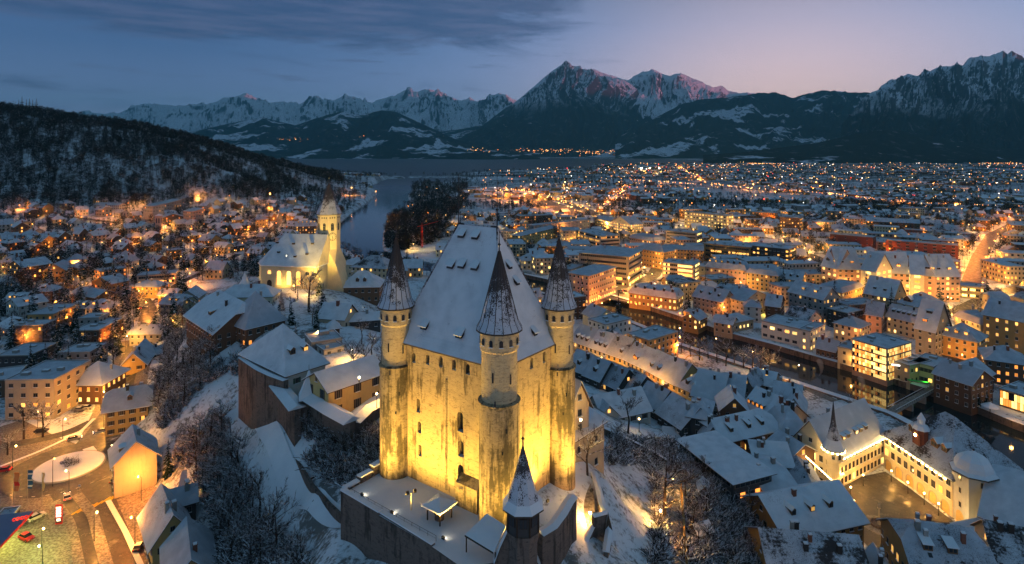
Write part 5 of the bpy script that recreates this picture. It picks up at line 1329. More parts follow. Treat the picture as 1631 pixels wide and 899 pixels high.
# north bank and modern centre
NB = [ # label, e1, e2, depth, h, kwargs
 ('six storey office block with strip windows and shallow snowy hip roof', (922, 402), (1001, 409), 34, 22.5, dict(roof='hip', rh=4, wall='beige', style='band', lit=.45, floors=6, ground_lit=True, ov=1.0)),
 ('pale five storey corner building with pyramid roof lights behind the right turret', (905, 434), (938, 439), 36, 19, dict(roof='hip', rh=3.5, wall='pink', lit=.18, floors=5, ov=1.0, ground_lit=True)),
 ('low wing attached left of the pale corner building', (893, 428), (910, 430), 20, 13, dict(roof='flat', wall='beige', lit=.2)),
 ('yellow lit grid fronted hotel block in the middle distance', (1090, 337), (1157, 344), 14, 21, dict(roof='flat', wall='cream', lit=.65, litk='y', floors=5, gap=3.4, winw=1.8)),
 ('brightly lit station building with pointed gable', (972, 353), (1004, 358), 20, 13, dict(roof='gable', axis='y', rh=8, wall='pale', lit=.9, litk='y', ground_lit=True)),
 ('long station wing left of the pointed gable', (948, 347), (972, 352), 14, 11, dict(roof='gable', rh=4, wall='pale', lit=.9, litk='y')),
 ('office with four lit bands and vertical fins by the canal', (1055, 418), (1105, 423), 17, 16, dict(roof='flat', wall='beige', style='band', lit=.8, litk='y', floors=5, ground_lit=True)),
 ('long brown office with warm windows behind the fins', (1121, 388), (1196, 395), 16, 16, dict(roof='flat', wall='ochre', style='band', lit=.5, floors=4)),
 ('dark modern cube with lit grid windows', (1198, 392), (1257, 398), 22, 18, dict(roof='flat', wall='dark', lit=.32, litk='w', floors=5, gap=3.2, winw=1.7)),
 ('orange lit mansard roofed bank with arched entrance', (1124, 425), (1188, 431), 17, 13, dict(roof='mansard', rh=6, wall='pink', lit=.15, litk='y', floors=3, dorm=[('f', s_, .2, 'w' if s_ < 0 else 'd', 'gable', 1.4) for s_ in (-.8, -.5, -.2, .1, .4, .7)])),
 ('narrow beige house left of the mansard roofed bank', (1106, 424), (1123, 426), 14, 13, dict(roof='flat', wall='beige', lit=.1, floors=3)),
 ('yellow lit four storey house with attic terrace', (1189, 434), (1239, 440), 14, 12, dict(roof='mansard', rh=5, wall='yellow', lit=.15, litk='y', floors=4)),
 ('pair of old houses with dark attic right of the yellow attic terrace house', (1240, 442), (1276, 447), 14, 10, dict(roof='gable', rh=5, wall='cream', lit=.15, floors=3, dorm=[('f', s_, .3, 'd', 'gable', 1.4) for s_ in (-.6, 0, .6)])),
 ('low mansard roofed restaurant with a lit row of windows at the canal', (1002, 466), (1078, 476), 14, 8, dict(roof='mansard', rh=6, wall='ochre', lit=.7, litk='y', floors=2, dorm=[('f', s_, .2, 'd', 'gable', 1.4) for s_ in (-.75, -.35, .05, .45, .8)])),
 ('old house with three little dormers on the island', (1104, 471), (1151, 481), 14, 9, dict(roof='gable', rh=6, wall='beige', lit=.1, dorm=[('f', s_, .35, 'd', 'gable', 1.3) for s_ in (-.6, 0, .6)])),
 ('dark block behind the old house with three little dormers', (1140, 462), (1180, 466), 16, 12, dict(roof='mansard', rh=3, wall='grey', rmat='patchy', lit=.1)),
 ('grey apartment house with yellow dormers and loggias', (1256, 464), (1311, 477), 15, 14.5, dict(roof='gable', rh=6, wall='grey', lit=.25, floors=4, dorm=[('f', -.3, .4, 'w', 'shed', 2), ('f', .4, .4, 'w', 'shed', 2)])),
 ('white flat roofed river side school with long windows', (1213, 512), (1272, 525), 18, 9, dict(roof='flat', wall='white', lit=.3, litk='y', floors=2, gap=3.5, winw=2.2)),
 ('stair tower block at the right end of the white river side school', (1272, 525), (1290, 529), 19, 10, dict(roof='flat', wall='white', lit=.5, litk='y', floors=3)),
 ('low half timbered boathouse with white roof at the river', (1300, 553), (1330, 560), 10, 4.5, dict(roof='gable', rh=4, wall='brown', lit=.1, floors=1, gap=1.8)),
 ('glass fronted department store blazing with light above the river', (1357, 541), (1413, 557), 19, 14, dict(roof='flat', wall='pink', style='glass', floors=4, lit=1)),
 ('pale workshop building left of the blazing glass store', (1334, 553), (1356, 558), 12, 8, dict(roof='flat', wall='pale', lit=.2)),
 ('flat roofed restaurant with white sign band beside the blazing glass store', (1415, 573), (1449, 584), 15, 8, dict(roof='flat', wall='beige', lit=.2, floors=2)),
 ('flat roofed shop with green awning above the footbridge', (1451, 577), (1487, 586), 17, 8, dict(roof='flat', wall='beige', style='band', lit=.3, floors=2)),
 ('large brown brick riverside house with gable', (1487, 594), (1547, 613), 15, 10, dict(roof='gable', rh=4.5, wall='brown', lit=.05, floors=3, gap=2.6, style='white')),
 ('long rear wing of the brown brick riverside house', (1547, 612), (1583, 594), 13, 8, dict(roof='gable', rh=4.5, wall='brown', lit=.05, floors=2, style='white')),
 ('glass cafe with red and white lights by the river at the right edge', (1592, 620), (1645, 636), 15, 6.5, dict(roof='flat', wall='ochre', style='glass', floors=1, lit=1)),
 ('dark roofed house with orange windows at the right edge', (1570, 572), (1640, 582), 16, 10, dict(roof='hip', rh=5, wall='brown', lit=.6, litk='o', floors=3)),
 ('large ochre office with lit top floor at the right edge', (1566, 500), (1660, 518), 20, 18, dict(roof='gable', rh=7, wall='ochre', lit=.45, litk='w', floors=5, skylights=3, gap=3.4)),
 ('white roofed villa with curved gable left of the ochre office', (1520, 503), (1562, 517), 14, 9, dict(roof='mansard', rh=5, wall='pale', lit=.3, litk='w')),
 ('turreted corner house with star shaped snowy roof', (1494, 532), (1556, 545), 15, 10, dict(roof='hip', rh=6, wall='ochre', lit=.35, litk='w', dorm=[('f', s_, .25, 'w', 'gable', 1.6) for s_ in (-.6, -.1, .4)])),
 ('tall house with very steep grey roof and dark loggia', (1458, 521), (1489, 528), 17, 13, dict(roof='gable', rh=13, wall='beige', rmat='deep', lit=.1, floors=4, dorm=[('f', -.2, .25, 'o', 'shed', 2.2), ('f', 0, .55, 'd', 'shed', 2.6)])),
 ('house with row of five box dormers left of the steep grey roof', (1412, 503), (1459, 514), 13, 9, dict(roof='gable', rh=6, wall='cream', lit=.3, litk='y', dorm=[('f', s_, .4, 'd', 'shed', 1.4) for s_ in (-.7, -.35, 0, .35, .7)])),
 ('house with dark balcony left of the five box dormers', (1379, 500), (1404, 504), 14, 10, dict(roof='gable', rh=6, wall='pink', lit=.1, rmat='patchy')),
 ('hip roofed stone house above the boathouse', (1328, 514), (1368, 523), 13, 9, dict(roof='hip', rh=4, wall='cream', lit=.2, litk='y')),
 ('dark terrace roofed house behind the hip roofed stone house', (1318, 492), (1350, 500), 14, 10, dict(roof='flat', wall='dark', lit=.15)),
 ('theatre with round white gable and teal roof', (1428, 481), (1471, 491), 22, 10, dict(roof='hip', rh=7, wall='pale', lit=.3, litk='y', floors=2, dorm=[('f', -.3, .15, 'd', 'gable', 4.5)])),
 ('lit house with pinkish roof full of roof windows left of the theatre', (1377, 466), (1423, 475), 15, 11, dict(roof='gable', rh=10, wall='cream', rmat='deep', lit=.4, litk='y', skylights=4, dorm=[('f', s_, .3, 'd', 'shed', 1.8) for s_ in (-.4, .3)])),
 ('yellow lit mansard building with teal roof in the old centre', (1341, 466), (1375, 456), 16, 11, dict(roof='mansard', rh=4, wall='yellow', lit=.2, litk='y')),
 ('red brick apartment range with two lit stairwells', (1411, 383), (1526, 392), 13, 15, dict(roof='flat', wall='red', lit=.1, litk='y', floors=5, gap=6, winw=2.4)),
 ('dark red brick range left of the lit stairwells', (1322, 373), (1390, 379), 14, 16, dict(roof='flat', wall='red', lit=.04, litk='o', floors=4, gap=8)),
 ('dark tower block with warm windows behind the modern cube', (1242, 346), (1274, 348), 14, 20, dict(roof='flat', wall='brown', lit=.4, floors=5)),
 ('glass office pair in the middle distance', (1060, 368), (1110, 372), 18, 14, dict(roof='flat', wall='grey', style='band', lit=.2, litk='y', floors=4)),
 ('orange brick four storey house with hip roof near the station', (1012, 395), (1057, 402), 16, 15, dict(roof='hip', rh=5, wall='ochre', lit=.15, floors=4)),
 ('flat roofed row house left of the long brown office', (1058, 396), (1120, 399), 14, 12, dict(roof='gable', rh=3, wall='ochre', lit=.2, litk='w')),
 ('orange fronted apartment block near the dark tower block', (1198, 338), (1236, 340), 14, 14, dict(roof='flat', wall='ochre', lit=.35, litk='o', floors=4)),
 ('curved glass fronted bank at the station square', (918, 367), (956, 377), 22, 17, dict(roof='flat', wall='beige', style='band', lit=.4, floors=5)),
 ('flat roofed block with lit stair window left of the curved bank', (896, 368), (918, 368), 26, 17, dict(roof='flat', wall='beige', lit=.25, litk='y', floors=5)),
 ('yellow lit apartment slab behind the castle spires', (829, 376), (888, 362), 13, 12, dict(roof='hip', rh=2.5, wall='yellow', lit=.25, floors=4)),
 ('long flat roofed block in front of the railway yard', (828, 345), (880, 343), 15, 13, dict(roof='flat', wall='brown', lit=.15, litk='o', floors=4)),
 ('long low pale block behind the yellow apartment slab', (850, 360), (940, 350), 12, 12, dict(roof='flat', wall='grey', lit=.15, floors=3)),
 ('grey low block left of the castle ridge', (795, 370), (825, 368), 12, 10, dict(roof='flat', wall='grey', lit=.1)),
 ('red fronted shop at the far end of the centre', (1440, 366), (1470, 368), 12, 10, dict(roof='flat', wall='red', lit=.5, litk='o')),
 ('long red roofed low school range behind the brick ranges', (1380, 352), (1465, 356), 14, 12, dict(roof='gable', rh=4, wall='brown', lit=.12, floors=4)),
 ('round roofed corner house near the station square', (1003, 378), (1040, 384), 18, 12, dict(roof='mansard', rh=5, wall='pink', lit=.3, litk='y', floors=3)),
 ('cluster of low white roofed sheds on the island', (1087, 505), (1112, 510), 12, 6, dict(roof='gable', axis='y', rh=3, wall='ochre', lit=.2, litk='y')),
 ('small house with pink roof on the island quay', (1137, 512), (1166, 517), 10, 6, dict(roof='gable', rh=3, wall='beige', lit=.1)),
 ('lit veranda house with teal roof on the island', (1164, 515), (1200, 508), 12, 5.5, dict(roof='hip', rh=3, wall='cream', lit=.6, litk='y')),
 ('white bay fronted house with green roof on the island', (1186, 488), (1212, 490), 12, 9, dict(roof='hip', rh=3, wall='white', lit=.1)),
 ('long roofed house behind the white bay fronted house', (1185, 480), (1225, 472), 15, 10, dict(roof='gable', axis='y', rh=5, wall='grey', lit=.05)),
 ('narrow roofed town house between the island and the grey apartment house', (1219, 486), (1242, 489), 18, 9, dict(roof='gable', axis='x', rh=5, wall='brown', lit=.05)),
 ('small yellow hut beside the canal bridge', (1089, 497), (1100, 499), 8, 6, dict(roof='flat', wall='yellow', lit=.1)),
]
for lb, a, b, dp, h, k in NB:
    k = dict(k); k.setdefault('name', 'town_house' if h < 12 else 'town_building'); k.setdefault('cat', 'town house' if h < 12 else 'building')
    k.setdefault('chim', 2 if h < 12 else 1)
    B(lb, a, b, dp, 0, h, **k)
# long shopping range with two lit stair towers
sr = [(1308, 423), (1334, 428), (1371, 429), (1395, 433), (1450, 436), (1472, 438), (1490, 440), (1529, 440)]
sl = ['first house of the long steep roofed shopping range, with paired gable dormers', 'second house of the shopping range, with box dormers', 'lit glass stair tower between the second and fourth house of the shopping range', 'middle house of the shopping range with two timber gables', 'second lit glass stair tower of the shopping range, under the smoking chimney', 'narrow house right of the smoking chimney in the shopping range', 'tall end house of the shopping range with six rows of office windows']
for i, (a, b) in enumerate(zip(sr[:-1], sr[1:])):
    tw = i in (2, 4)
    B(sl[i], a, b, 20 if not tw else 21, 0, 17 if not tw else 20, roof='gable', rh=13 if not tw else 11, wall='pink' if not tw else 'pale', rmat='deep', lit=.25 if not tw else .95, litk='y', floors=5 if not tw else 6, gap=3 if not tw else 6, winw=1.5 if not tw else 3, chim=1, ov=.5,
      dorm=[('f', s_, .3, 'w' if j % 2 else 'd', 'gable' if i in (0, 3) else 'shed', 2.6) for j, s_ in enumerate((-.5, .4))] if not tw else (), group='joined houses of the shopping range', name='shopping_range_house', cat='building')
B('low wing with white canopy at the right end of the shopping range', (1530, 456), (1578, 460), 14, 0, 8, roof='flat', wall='cream', style='band', lit=.8, litk='y', name='town_building', cat='building')
# ------------------------------------------------------------------ church on the hill
ch = empty('church', (0, 0, 0), 0, 'floodlit white church with big snowy roof and pointed octagonal clock tower on the castle hill', 'church')
GC = 34.8
a = P(416, 421, 46.8); b_ = P(505, 424, 46.8)
wch = math.hypot(b_[0] - a[0], b_[1] - a[1]); rzc = math.atan2(b_[1] - a[1], b_[0] - a[0]); dch = 19
cxc, cyc = (a[0] + b_[0]) / 2 - math.sin(rzc) * dch / 2, (a[1] + b_[1]) / 2 + math.cos(rzc) * dch / 2
ch.location = (cxc, cyc, GC); ch.rotation_euler = (0, 0, rzc)
m_church = plaster('church_plaster', (.66, .56, .36)); m_clock = plain('clock_black', (.03, .03, .03), .6); m_gold = plain('gilding', (.75, .58, .22), .4, metal=.3)
v = MB(); W2 = wch / 2; v.prism([(-W2, -dch / 2), (W2, -dch / 2), (W2, dch / 2), (-W2, dch / 2), (-W2 - 4, dch / 4), (-W2 - 4, -dch / 4)], -2, 12, m_church); v.build('nave_wall', ch)
v = MB(); o = .7; E = [(-W2, -dch / 2 - o), (W2 + .5, -dch / 2 - o), (W2 + .5, dch / 2 + o), (-W2, dch / 2 + o), (-W2 - 4.6, dch / 4), (-W2 - 4.6, -dch / 4)]
R0, R1 = (-W2 + 6.5, 0, 25.2), (W2 + .5, 0, 25.2); E3 = [(x, y, 11.7) for x, y in E]
v.poly([E3[0], E3[1], R1, R0], ROOF['deep']); v.poly([E3[2], E3[3], R0, R1], ROOF['deep']); v.poly([E3[3], E3[4], R0], ROOF['deep']); v.poly([E3[4], E3[5], R0], ROOF['deep']); v.poly([E3[5], E3[0], R0], ROOF['deep'])
v.poly([(x, y, 11.3) for x, y in E][::-1], m_eave)
for i in range(6): j = (i + 1) % 6; v.poly([(*E[i], 11.3), (*E[j], 11.3), E3[j], E3[i]], m_snow)
v.poly([E3[1], E3[2], R1], m_church); cr = v.build('nave_roof', ch)
for (x, y) in ((-7, -6), (-9.5, -3), (2, -7.2), (7.5, -6.3), (8.5, -3.0), (-1, -3.2)):
    z = 11.7 + (25.2 - 11.7) * (1 - abs(y) / (dch / 2 + o)); q = MB(); q.box(x - .6, x + .6, y - .9, y + .1, z - .3, z + .45, m_wood, top=m_snow); q.build('dormer', cr)
for i, (u, z, w_, h_, lt) in enumerate([(-.35, 2.8, 2.0, 6.4, 'w'), (.0, 2.8, 2.0, 6.4, 'y'), (.34, 2.8, 2.0, 6.4, 'w'), (-.70, 7.6, 1.6, 1.7, 'w'), (.66, 7.6, 1.6, 1.7, 'd')]):
    link_mesh('window', win_mesh('arch', lt, w_, h_), ch, (u * W2, -dch / 2, z))
v = MB(); v.poly([(x - .70 * W2, -dch / 2 - .06, z + .05) for x, z in arch_outline(2.4, 4.8)], m_wood); v.build('door', ch)
# tower
tx, ty = P(521, 455, GC)[:2]; tl_ = Matrix.Rotation(-rzc, 3, 'Z') @ Vector((tx - cxc, ty + 3 - cyc, 0))
tw = MB(); c = (tl_.x, tl_.y)
tw.lathe([(5.3, 13), (5.3, 33.4)], m_church, 8, c, ph=R(22.5))
tw.lathe([(5.6, 33.4), (5.6, 34.2)], m_church, 8, c, ph=R(22.5))
b0 = [(c[0] - 6.0, c[1] - 6.0), (c[0] + 6.0, c[1] - 6.0), (c[0] + 6.0, c[1] + 6), (c[0] - 6.0, c[1] + 6)]
tw.prism(b0, -3, 10.5, m_church)
bb = len(tw.v)                                             # splayed shoulders from square base to octagon
oc = [(c[0] + 5.35 * math.cos(R(22.5 + 45 * i)), c[1] + 5.35 * math.sin(R(22.5 + 45 * i)), 17.5) for i in range(8)]
sq = {4: b0[0], 5: b0[0], 6: b0[1], 7: b0[1], 0: b0[2], 1: b0[2], 2: b0[3], 3: b0[3]}
for i in range(8):
    j = (i + 1) % 8; A, Bq = sq[i], sq[j]
    if A == Bq: tw.poly([(*A, 10.5), oc[j], oc[i]][::-1], m_church)
    else: tw.poly([(*A, 10.5), (*Bq, 10.5), oc[j], oc[i]], m_church)
for sgn in (1,):                                           # flared buttress on the right
    tw.prism([(c[0] + 6, c[1] - 6), (c[0] + 9.5, c[1] - 6), (c[0] + 9.5, c[1] + 2), (c[0] + 6, c[1] + 2)], -3, [12, 1.5, 1.5, 12], m_church)
towr = tw.build('tower_wall', ch)
v = MB(); v.lathe([(6.0, 0), (5.95, .2), (4.9, 3), (2.6, 9.2), (.08, 15.8)], m_cone, 8, c, ph=R(22.5), mats=[m_eave, m_cone, m_cone, m_cone, m_cone]); v.tube((c[0], c[1], 15), (c[0], c[1], 20), .12, .04, m_metal); v.lathe([(.01, 17), (.4, 17.4), (.01, 17.8)], m_gold, 8, c)
v.build('spire', ch, (0, 0, 34.2))
ap = 5.3 * math.cos(R(22.5))
def numerals(m__, T):
    m__.lathe([(.01, 0), (2.25, 0), (2.25, .06), (.01, .06)], m_clock, 24)
def facet(a, me_fn, name, z):
    v = MB(); T_ = lambda q: (c[0] + (ap + q[1]) * math.cos(a) - q[0] * math.sin(a), c[1] + (ap + q[1]) * math.sin(a) + q[0] * math.cos(a), z + q[2])
    me_fn(v, T_); return v.build(name, ch)
def clock(v, T_):
    for r0, r1, mt, dd in ((0, 1.9, WALL['pale'], .05), (1.25, 1.33, m_clock, .07), (1.78, 1.95, m_clock, .07)):
        n = 28
        for i in range(n):
            a0, a1 = 2 * math.pi * i / n, 2 * math.pi * (i + 1) / n
            v.poly([T_((r * math.cos(t), dd, r * math.sin(t))) for r, t in ((r0, a0), (r1, a0), (r1, a1), (r0, a1))], mt)
    def bar(a, r0, r1, w_, mt=m_clock, off=.09):
        d = (math.sin(a), math.cos(a)); n = (d[1], -d[0])
        v.poly([T_((d[0] * r + n[0] * s * w_, off, d[1] * r + n[1] * s * w_)) for r, s in ((r0, -1), (r0, 1), (r1, 1), (r1, -1))], mt)
    # roman numerals round the dial, drawn as strokes
    NUM = {1: 'I', 2: 'II', 3: 'III', 4: 'IV', 5: 'V', 6: 'VI', 7: 'VII', 8: 'VIII', 9: 'IX', 10: 'X', 11: 'XI', 12: 'XII'}
    for h, s in NUM.items():
        a = R(30 * h); ws = {'I': .16, 'V': .27, 'X': .27}; tot = sum(ws[q] for q in s); x = -tot / 2
        d = (math.sin(a), math.cos(a)); n = (d[1], -d[0])
        def pt_(u, r): return T_((d[0] * r + n[0] * u, .085, d[1] * r + n[1] * u))
        def stroke(u0, u1): v.poly([pt_(u0 - .05, 1.36), pt_(u0 + .05, 1.36), pt_(u1 + .05, 1.76), pt_(u1 - .05, 1.76)], m_clock)
        for q in s:
            cq_ = x + ws[q] / 2; e = ws[q] * .3
            if q == 'I': stroke(cq_, cq_)
            elif q == 'V': stroke(cq_, cq_ - e); stroke(cq_, cq_ + e)
            else: stroke(cq_ - e, cq_ + e); stroke(cq_ + e, cq_ - e)
            x += ws[q]
    bar(R(178), -.25, 1.5, .08, off=.10); bar(R(169), -.2, .95, .12, off=.10)
m_bell = None
for a in (-90, -45, -135, 0):
    facet(R(a), clock, 'clock_face', 23.7) if a in (-90, -45 + 0) or a == -135 else None
    def louv(v, T_):
        for s in ((0,) if True else ()): v.poly([T_((x, .03, z)) for x, z in arch_outline(1.5, 3.6)], m_glass_d); 
        for k in range(4): v.poly([T_((x, .05, z)) for x, z in ((-.6, .5 + k * .8), (.6, .5 + k * .8), (.6, .6 + k * .8), (-.6, .6 + k * .8))], m_stone_l)
    facet(R(a), louv, 'belfry_window', 26.6)
    def slits(v, T_):
        for u in (-1, 0, 1): v.poly([T_((u * 1.1 + x, .03, z)) for x, z in ((-.25, 0), (.25, 0), (.25, .7), (-.25, .7))], m_glass_d)
    facet(R(a), slits, 'frieze_openings', 32.4)
v = MB(); v.poly([(c[0] + 1.2 + x, c[1] - 6.06, z + 1.5) for x, z in arch_outline(1.2, 3)], m_glass_d); v.build('window', ch)
cq = (tx, ty)
for (dx, dy, tz, e, lb) in ((-18, -19, 39, 5000, 'floodlight in the churchyard aimed at the nave wall'), (5, -30, 69, 95000, 'floodlight in the churchyard aimed at the clock tower'), (3, -15, 52, 3500, 'low floodlight at the foot of the clock tower'), (22, -16, 60, 3500, 'floodlight right of the church tower buttress')):
    x, y = tx + dx, ty + dy; z = Hs(x, y) + .1
    floodlight((x, y, z), (tx + (0 if dx > 0 else -14), ty, tz), e, lb, color=(1.0, .62, .12), angle=75 if dy > -39 else 42)
x, y = tx - 34, ty - 10; floodlight((x, y, Hs(x, y) + .1), (tx - 30, ty + 4, 46), 2500, 'floodlight near the apse end of the church', color=(1, .74, .26))
# lamp that grazes the nave roof
lr = P(456, 405, 52); floodlight((lr[0], lr[1], 51.0), (lr[0] + 14, lr[1] + 4, 56), 1500, 'small spotlight mounted on the nave roof lighting the snow', angle=60, color=(1, .74, .3))

# ------------------------------------------------------------------ rest of the town, filled in by district
ROADS = []
def road(name, pts, width, label=None, mat_=None, z=.10, marks=True):
    z = z + .006 * len(ROADS)
    w_ = [tuple(gp(x, y)[:2]) for x, y in pts]
    drape(name, w_, width, mat_ or m_road, dz=z, kind='structure'); ROADS.append((w_, width)); return w_
def free(x, y, r, roadpad=4):
    for q in RECTS:
        if (q[0] - x) ** 2 + (q[1] - y) ** 2 < (q[2] + r) ** 2: return False
    for w_, wd_ in ROADS:
        d, _ = seg_dist(np.array([x]), np.array([y]), [(a, b, 0) for a, b in w_])
        if d[0] < wd_ / 2 + r * .8 + roadpad * .3: return False
    if water_depth(np.array([x]), np.array([y]))[0] > -r - 4: return False
    return True
def pxof(x, y, z): return CX + x / y * FPX, HY + (CZ - z) / y * FPX

# roads
RB = P(110, 745, 0)
road('street', [(130, 720), (160, 690), (182, 655), (196, 610), (210, 570), (222, 545), (232, 520), (238, 495), (228, 478), (205, 468), (150, 462), (90, 455)], 9)
road('street', [(232, 488), (262, 470), (285, 452), (330, 432), (380, 405)], 6)
road('street', [(80, 735), (40, 748), (0, 770), (-60, 800)], 9)
road('street', [(100, 775), (122, 812), (138, 850), (150, 899), (160, 960)], 7)
road('street', [(150, 770), (165, 800), (180, 850), (195, 899), (205, 960)], 8)
road('street', [(0, 712), (60, 702), (110, 690), (148, 672)], 5)
road('street', [(1060, 760), (1072, 800), (1076, 850), (1078, 905)], 3.4, mat_=m_slush)
road('street', [(900, 572), (960, 590), (1010, 612), (1060, 636), (1110, 655)], 7)
road('street', [(1245, 700), (1275, 728), (1312, 762), (1345, 790)], 6)
road('street', [(985, 470), (1010, 458), (1040, 440), (1052, 420), (1045, 395), (1010, 375)], 11)
road('street', [(985, 375), (960, 345), (900, 322), (850, 312), (800, 305)], 20)
road('street', [(1000, 345), (1080, 352), (1180, 365), (1300, 410), (1330, 450), (1400, 485), (1520, 500), (1580, 470), (1660, 450)], 10)
road('street', [(965, 335), (985, 312), (1000, 298)], 10)
road('street', [(1540, 470), (1560, 410), (1580, 375), (1640, 345)], 12)
road('railway_yard', [(790, 318), (830, 312), (880, 330), (950, 345)], 60, mat_=m_slush, z=.05)
road('street', [(1000, 290), (1080, 296), (1180, 300), (1300, 312), (1450, 330), (1640, 335)], 12)
road('street', [(450, 340), (440, 360), (420, 375), (380, 385), (320, 380), (230, 360), (100, 345)], 8)
road('street', [(1010, 540), (1060, 545), (1150, 575), (1240, 600), (1330, 640)], 4, mat_=m_slush)
road('square', [(985, 480), (1000, 468), (1020, 455)], 26, mat_=m_slush, z=.16)
road('street', [(1530, 590), (1510, 560), (1490, 545), (1560, 530), (1600, 520)], 8)

zones = []
fr = random.Random(21)
cand = []
def jit(a): return fr.uniform(-a, a)
y = 215.0
step = 17.0
while y < 980:
    x = -1.02 * y
    while x < 1.02 * y:
        cand.append((x + jit(5), y + jit(5)))
        x += step * (1.0 + max(0, (y - 500)) / 900)
    y += step * (1.0 + max(0, (y - 500)) / 900)
HXY = np.array(cand); HZ = H(HXY[:, 0], HXY[:, 1])
labels_used = {}
COLW = {'cream': 'cream', 'yellow': 'yellow', 'white': 'white', 'grey': 'grey', 'pink': 'pink', 'ochre': 'ochre', 'brown': 'brown', 'dark': 'dark walled', 'beige': 'beige', 'pale': 'pale', 'red': 'red'}
nh = nb = 0
fill_h = []; 
def district(px, py):
    if px < 560: return 'left town'
    if px < 980: return 'quarter behind the castle'
    if px < 1300: return 'middle of the right town'
    return 'far right town'
PROTO = {}
def simple_mesh(key):
    """one-mesh house for the distance: walls, snowy roof, window faces, chimney"""
    if key in PROTO: return PROTO[key]
    kind, wall, lit, seed = key
    r_ = random.Random(seed * 31 + len(wall)); big = kind == 'block'
    w, d, h, rh = (12, 10, 6, 4) if not big else (24, 13, 11, 0)
    rk = {'gable': 'gable', 'hip': 'hip', 'half': 'half', 'block': 'flat'}[kind]
    m_ = MB(); wm = WALL[wall]; m_.box(-w / 2, w / 2, -d / 2, d / 2, -3, h, wm)
    rf = Roof(rk, w, d, h, rh, 'x', .7 if not big else .2)
    if rk in ('gable', 'half'):
        kz = h + rh * (.98 if rk == 'gable' else .64)
        for sx_ in (-1, 1): m_.poly([(sx_ * w / 2, -d / 2, h), (sx_ * w / 2, d / 2, h)] + ([(sx_ * w / 2, 0, kz)] if rk == 'gable' else [(sx_ * w / 2, d * .17, kz), (sx_ * w / 2, -d * .17, kz)]), wm)
    rm = roof_mesh(rf, ROOF[r_.choice(['snow', 'snow', 'deep', 'patchy'])]); b0 = len(m_.v)
    m_.v += rm.v
    for f, mi_ in zip(rm.f, rm.m): m_.f.append(tuple(i + b0 for i in f)); m_.m.append(m_.mi(rm.mats[mi_]))
    m_.box(w * .2 - .4, w * .2 + .4, .6, 1.4, h, h + rh + 1.2, m_brick, top=m_snow)
    for q_ in r_.choice([[], [-3], [-3.2, 3], [0]]) if not big else []:
        m_.box(q_ - .9, q_ + .9, -d * .36, -d * .1, h + .6, h + 2.5, wm, top=m_snow); m_.box(q_ - .6, q_ + .6, -d * .365, -d * .36, h + 1.2, h + 2.2, m_glass_d)
    pm = {'w': m_lit_w, 'y': m_lit_y, 'o': m_lit_o}
    nf = 2 if not big else 4
    for k in range(nf):
        z = h / nf * k + h / nf * .3; zt = z + h / nf * .48
        for (ln, fn) in ((w, lambda u, z: (u, -d / 2 - .05, z)), (d, lambda u, z: (w / 2 + .05, u, z)), (d, lambda u, z: (-w / 2 - .05, -u, z)), (w, lambda u, z: (-u, d / 2 + .05, z))):
            n = int(ln / 2.6)
            for i in range(n):
                u = (i + .5 - n / 2) * ln / n
                mm = pm[lit] if r_.random() < .2 else m_glass_d
                m_.poly([fn(u - .55, z), fn(u + .55, z), fn(u + .55, zt), fn(u - .55, zt)], mm)
    PROTO[key] = m_.mesh('house'); return PROTO[key]
NUMW = ['first', 'second', 'third', 'fourth', 'fifth', 'sixth', 'seventh', 'eighth', 'ninth', 'tenth']
def nearest_named(x, y):
    best = None
    for o in LAND:
        d = math.hypot(o[1] - x, o[2] - y)
        if best is None or d < best[0]: best = (d, o)
    return best[1]
LAND = [('the pink church tower', *P(253, 382, 7)[:2]), ('the mansard roofed hotel', *P(487, 375, 2)[:2]), ('the floodlit church', cxc, cyc), ('the railway yard', *P(850, 318, 0)[:2]), ('the station', *P(985, 372, 0)[:2]),
        ('the yellow grid fronted block', *P(1125, 365, 0)[:2]), ('the dark modern cube', *P(1240, 425, 0)[:2]), ('the red brick range', *P(1470, 412, 0)[:2]), ('the shopping range', *P(1430, 470, 0)[:2]), ('the ochre office', *P(1610, 545, 0)[:2]),
        ('the roundabout', RB[0], RB[1]), ('the wooded hill', *P(150, 335, 27)[:2]), ('the river mouth', *P(640, 300, 0)[:2]), ('the ochre villa', *P(85, 450, 6)[:2]), ('the school block', *P(250, 455, 4)[:2]),
        ('the glowing pink roofed building', *P(350, 372, 10)[:2]), ('the town hall', 115, 180), ('the glass store', *P(1385, 590, 0)[:2]), ('the grey loggia house', *P(1283, 505, 0)[:2]), ('the terraced apartments', *P(260, 340, 25)[:2]), ('the island sheds', *P(1120, 520, 0)[:2])]
LN = {}
def auto_label(kind, wall, x, y, z, roofw, litw, sizew):
    roofw = roofw.replace('half hipped snowy', 'half hipped')
    px, py = pxof(x, y, z)
    lm = nearest_named(x, y); d = math.hypot(lm[1] - x, lm[2] - y)
    lx, ly = CX + lm[1] / lm[2] * FPX, lm[2]
    side = ('left of' if px < lx - 14 else 'right of' if px > lx + 14 else ('behind' if y > ly else 'in front of'))
    near = 'just ' if d < 45 else ('well ' if d > 120 else '')
    txt = '%s%s %s with %s%s, %s%s %s' % (sizew, COLW[wall], kind, roofw, litw, near, side, lm[0])
    LN.setdefault(txt, []).append((px, py)); return txt
order = sorted(range(len(cand)), key=lambda i: cand[i][1])
fills = []
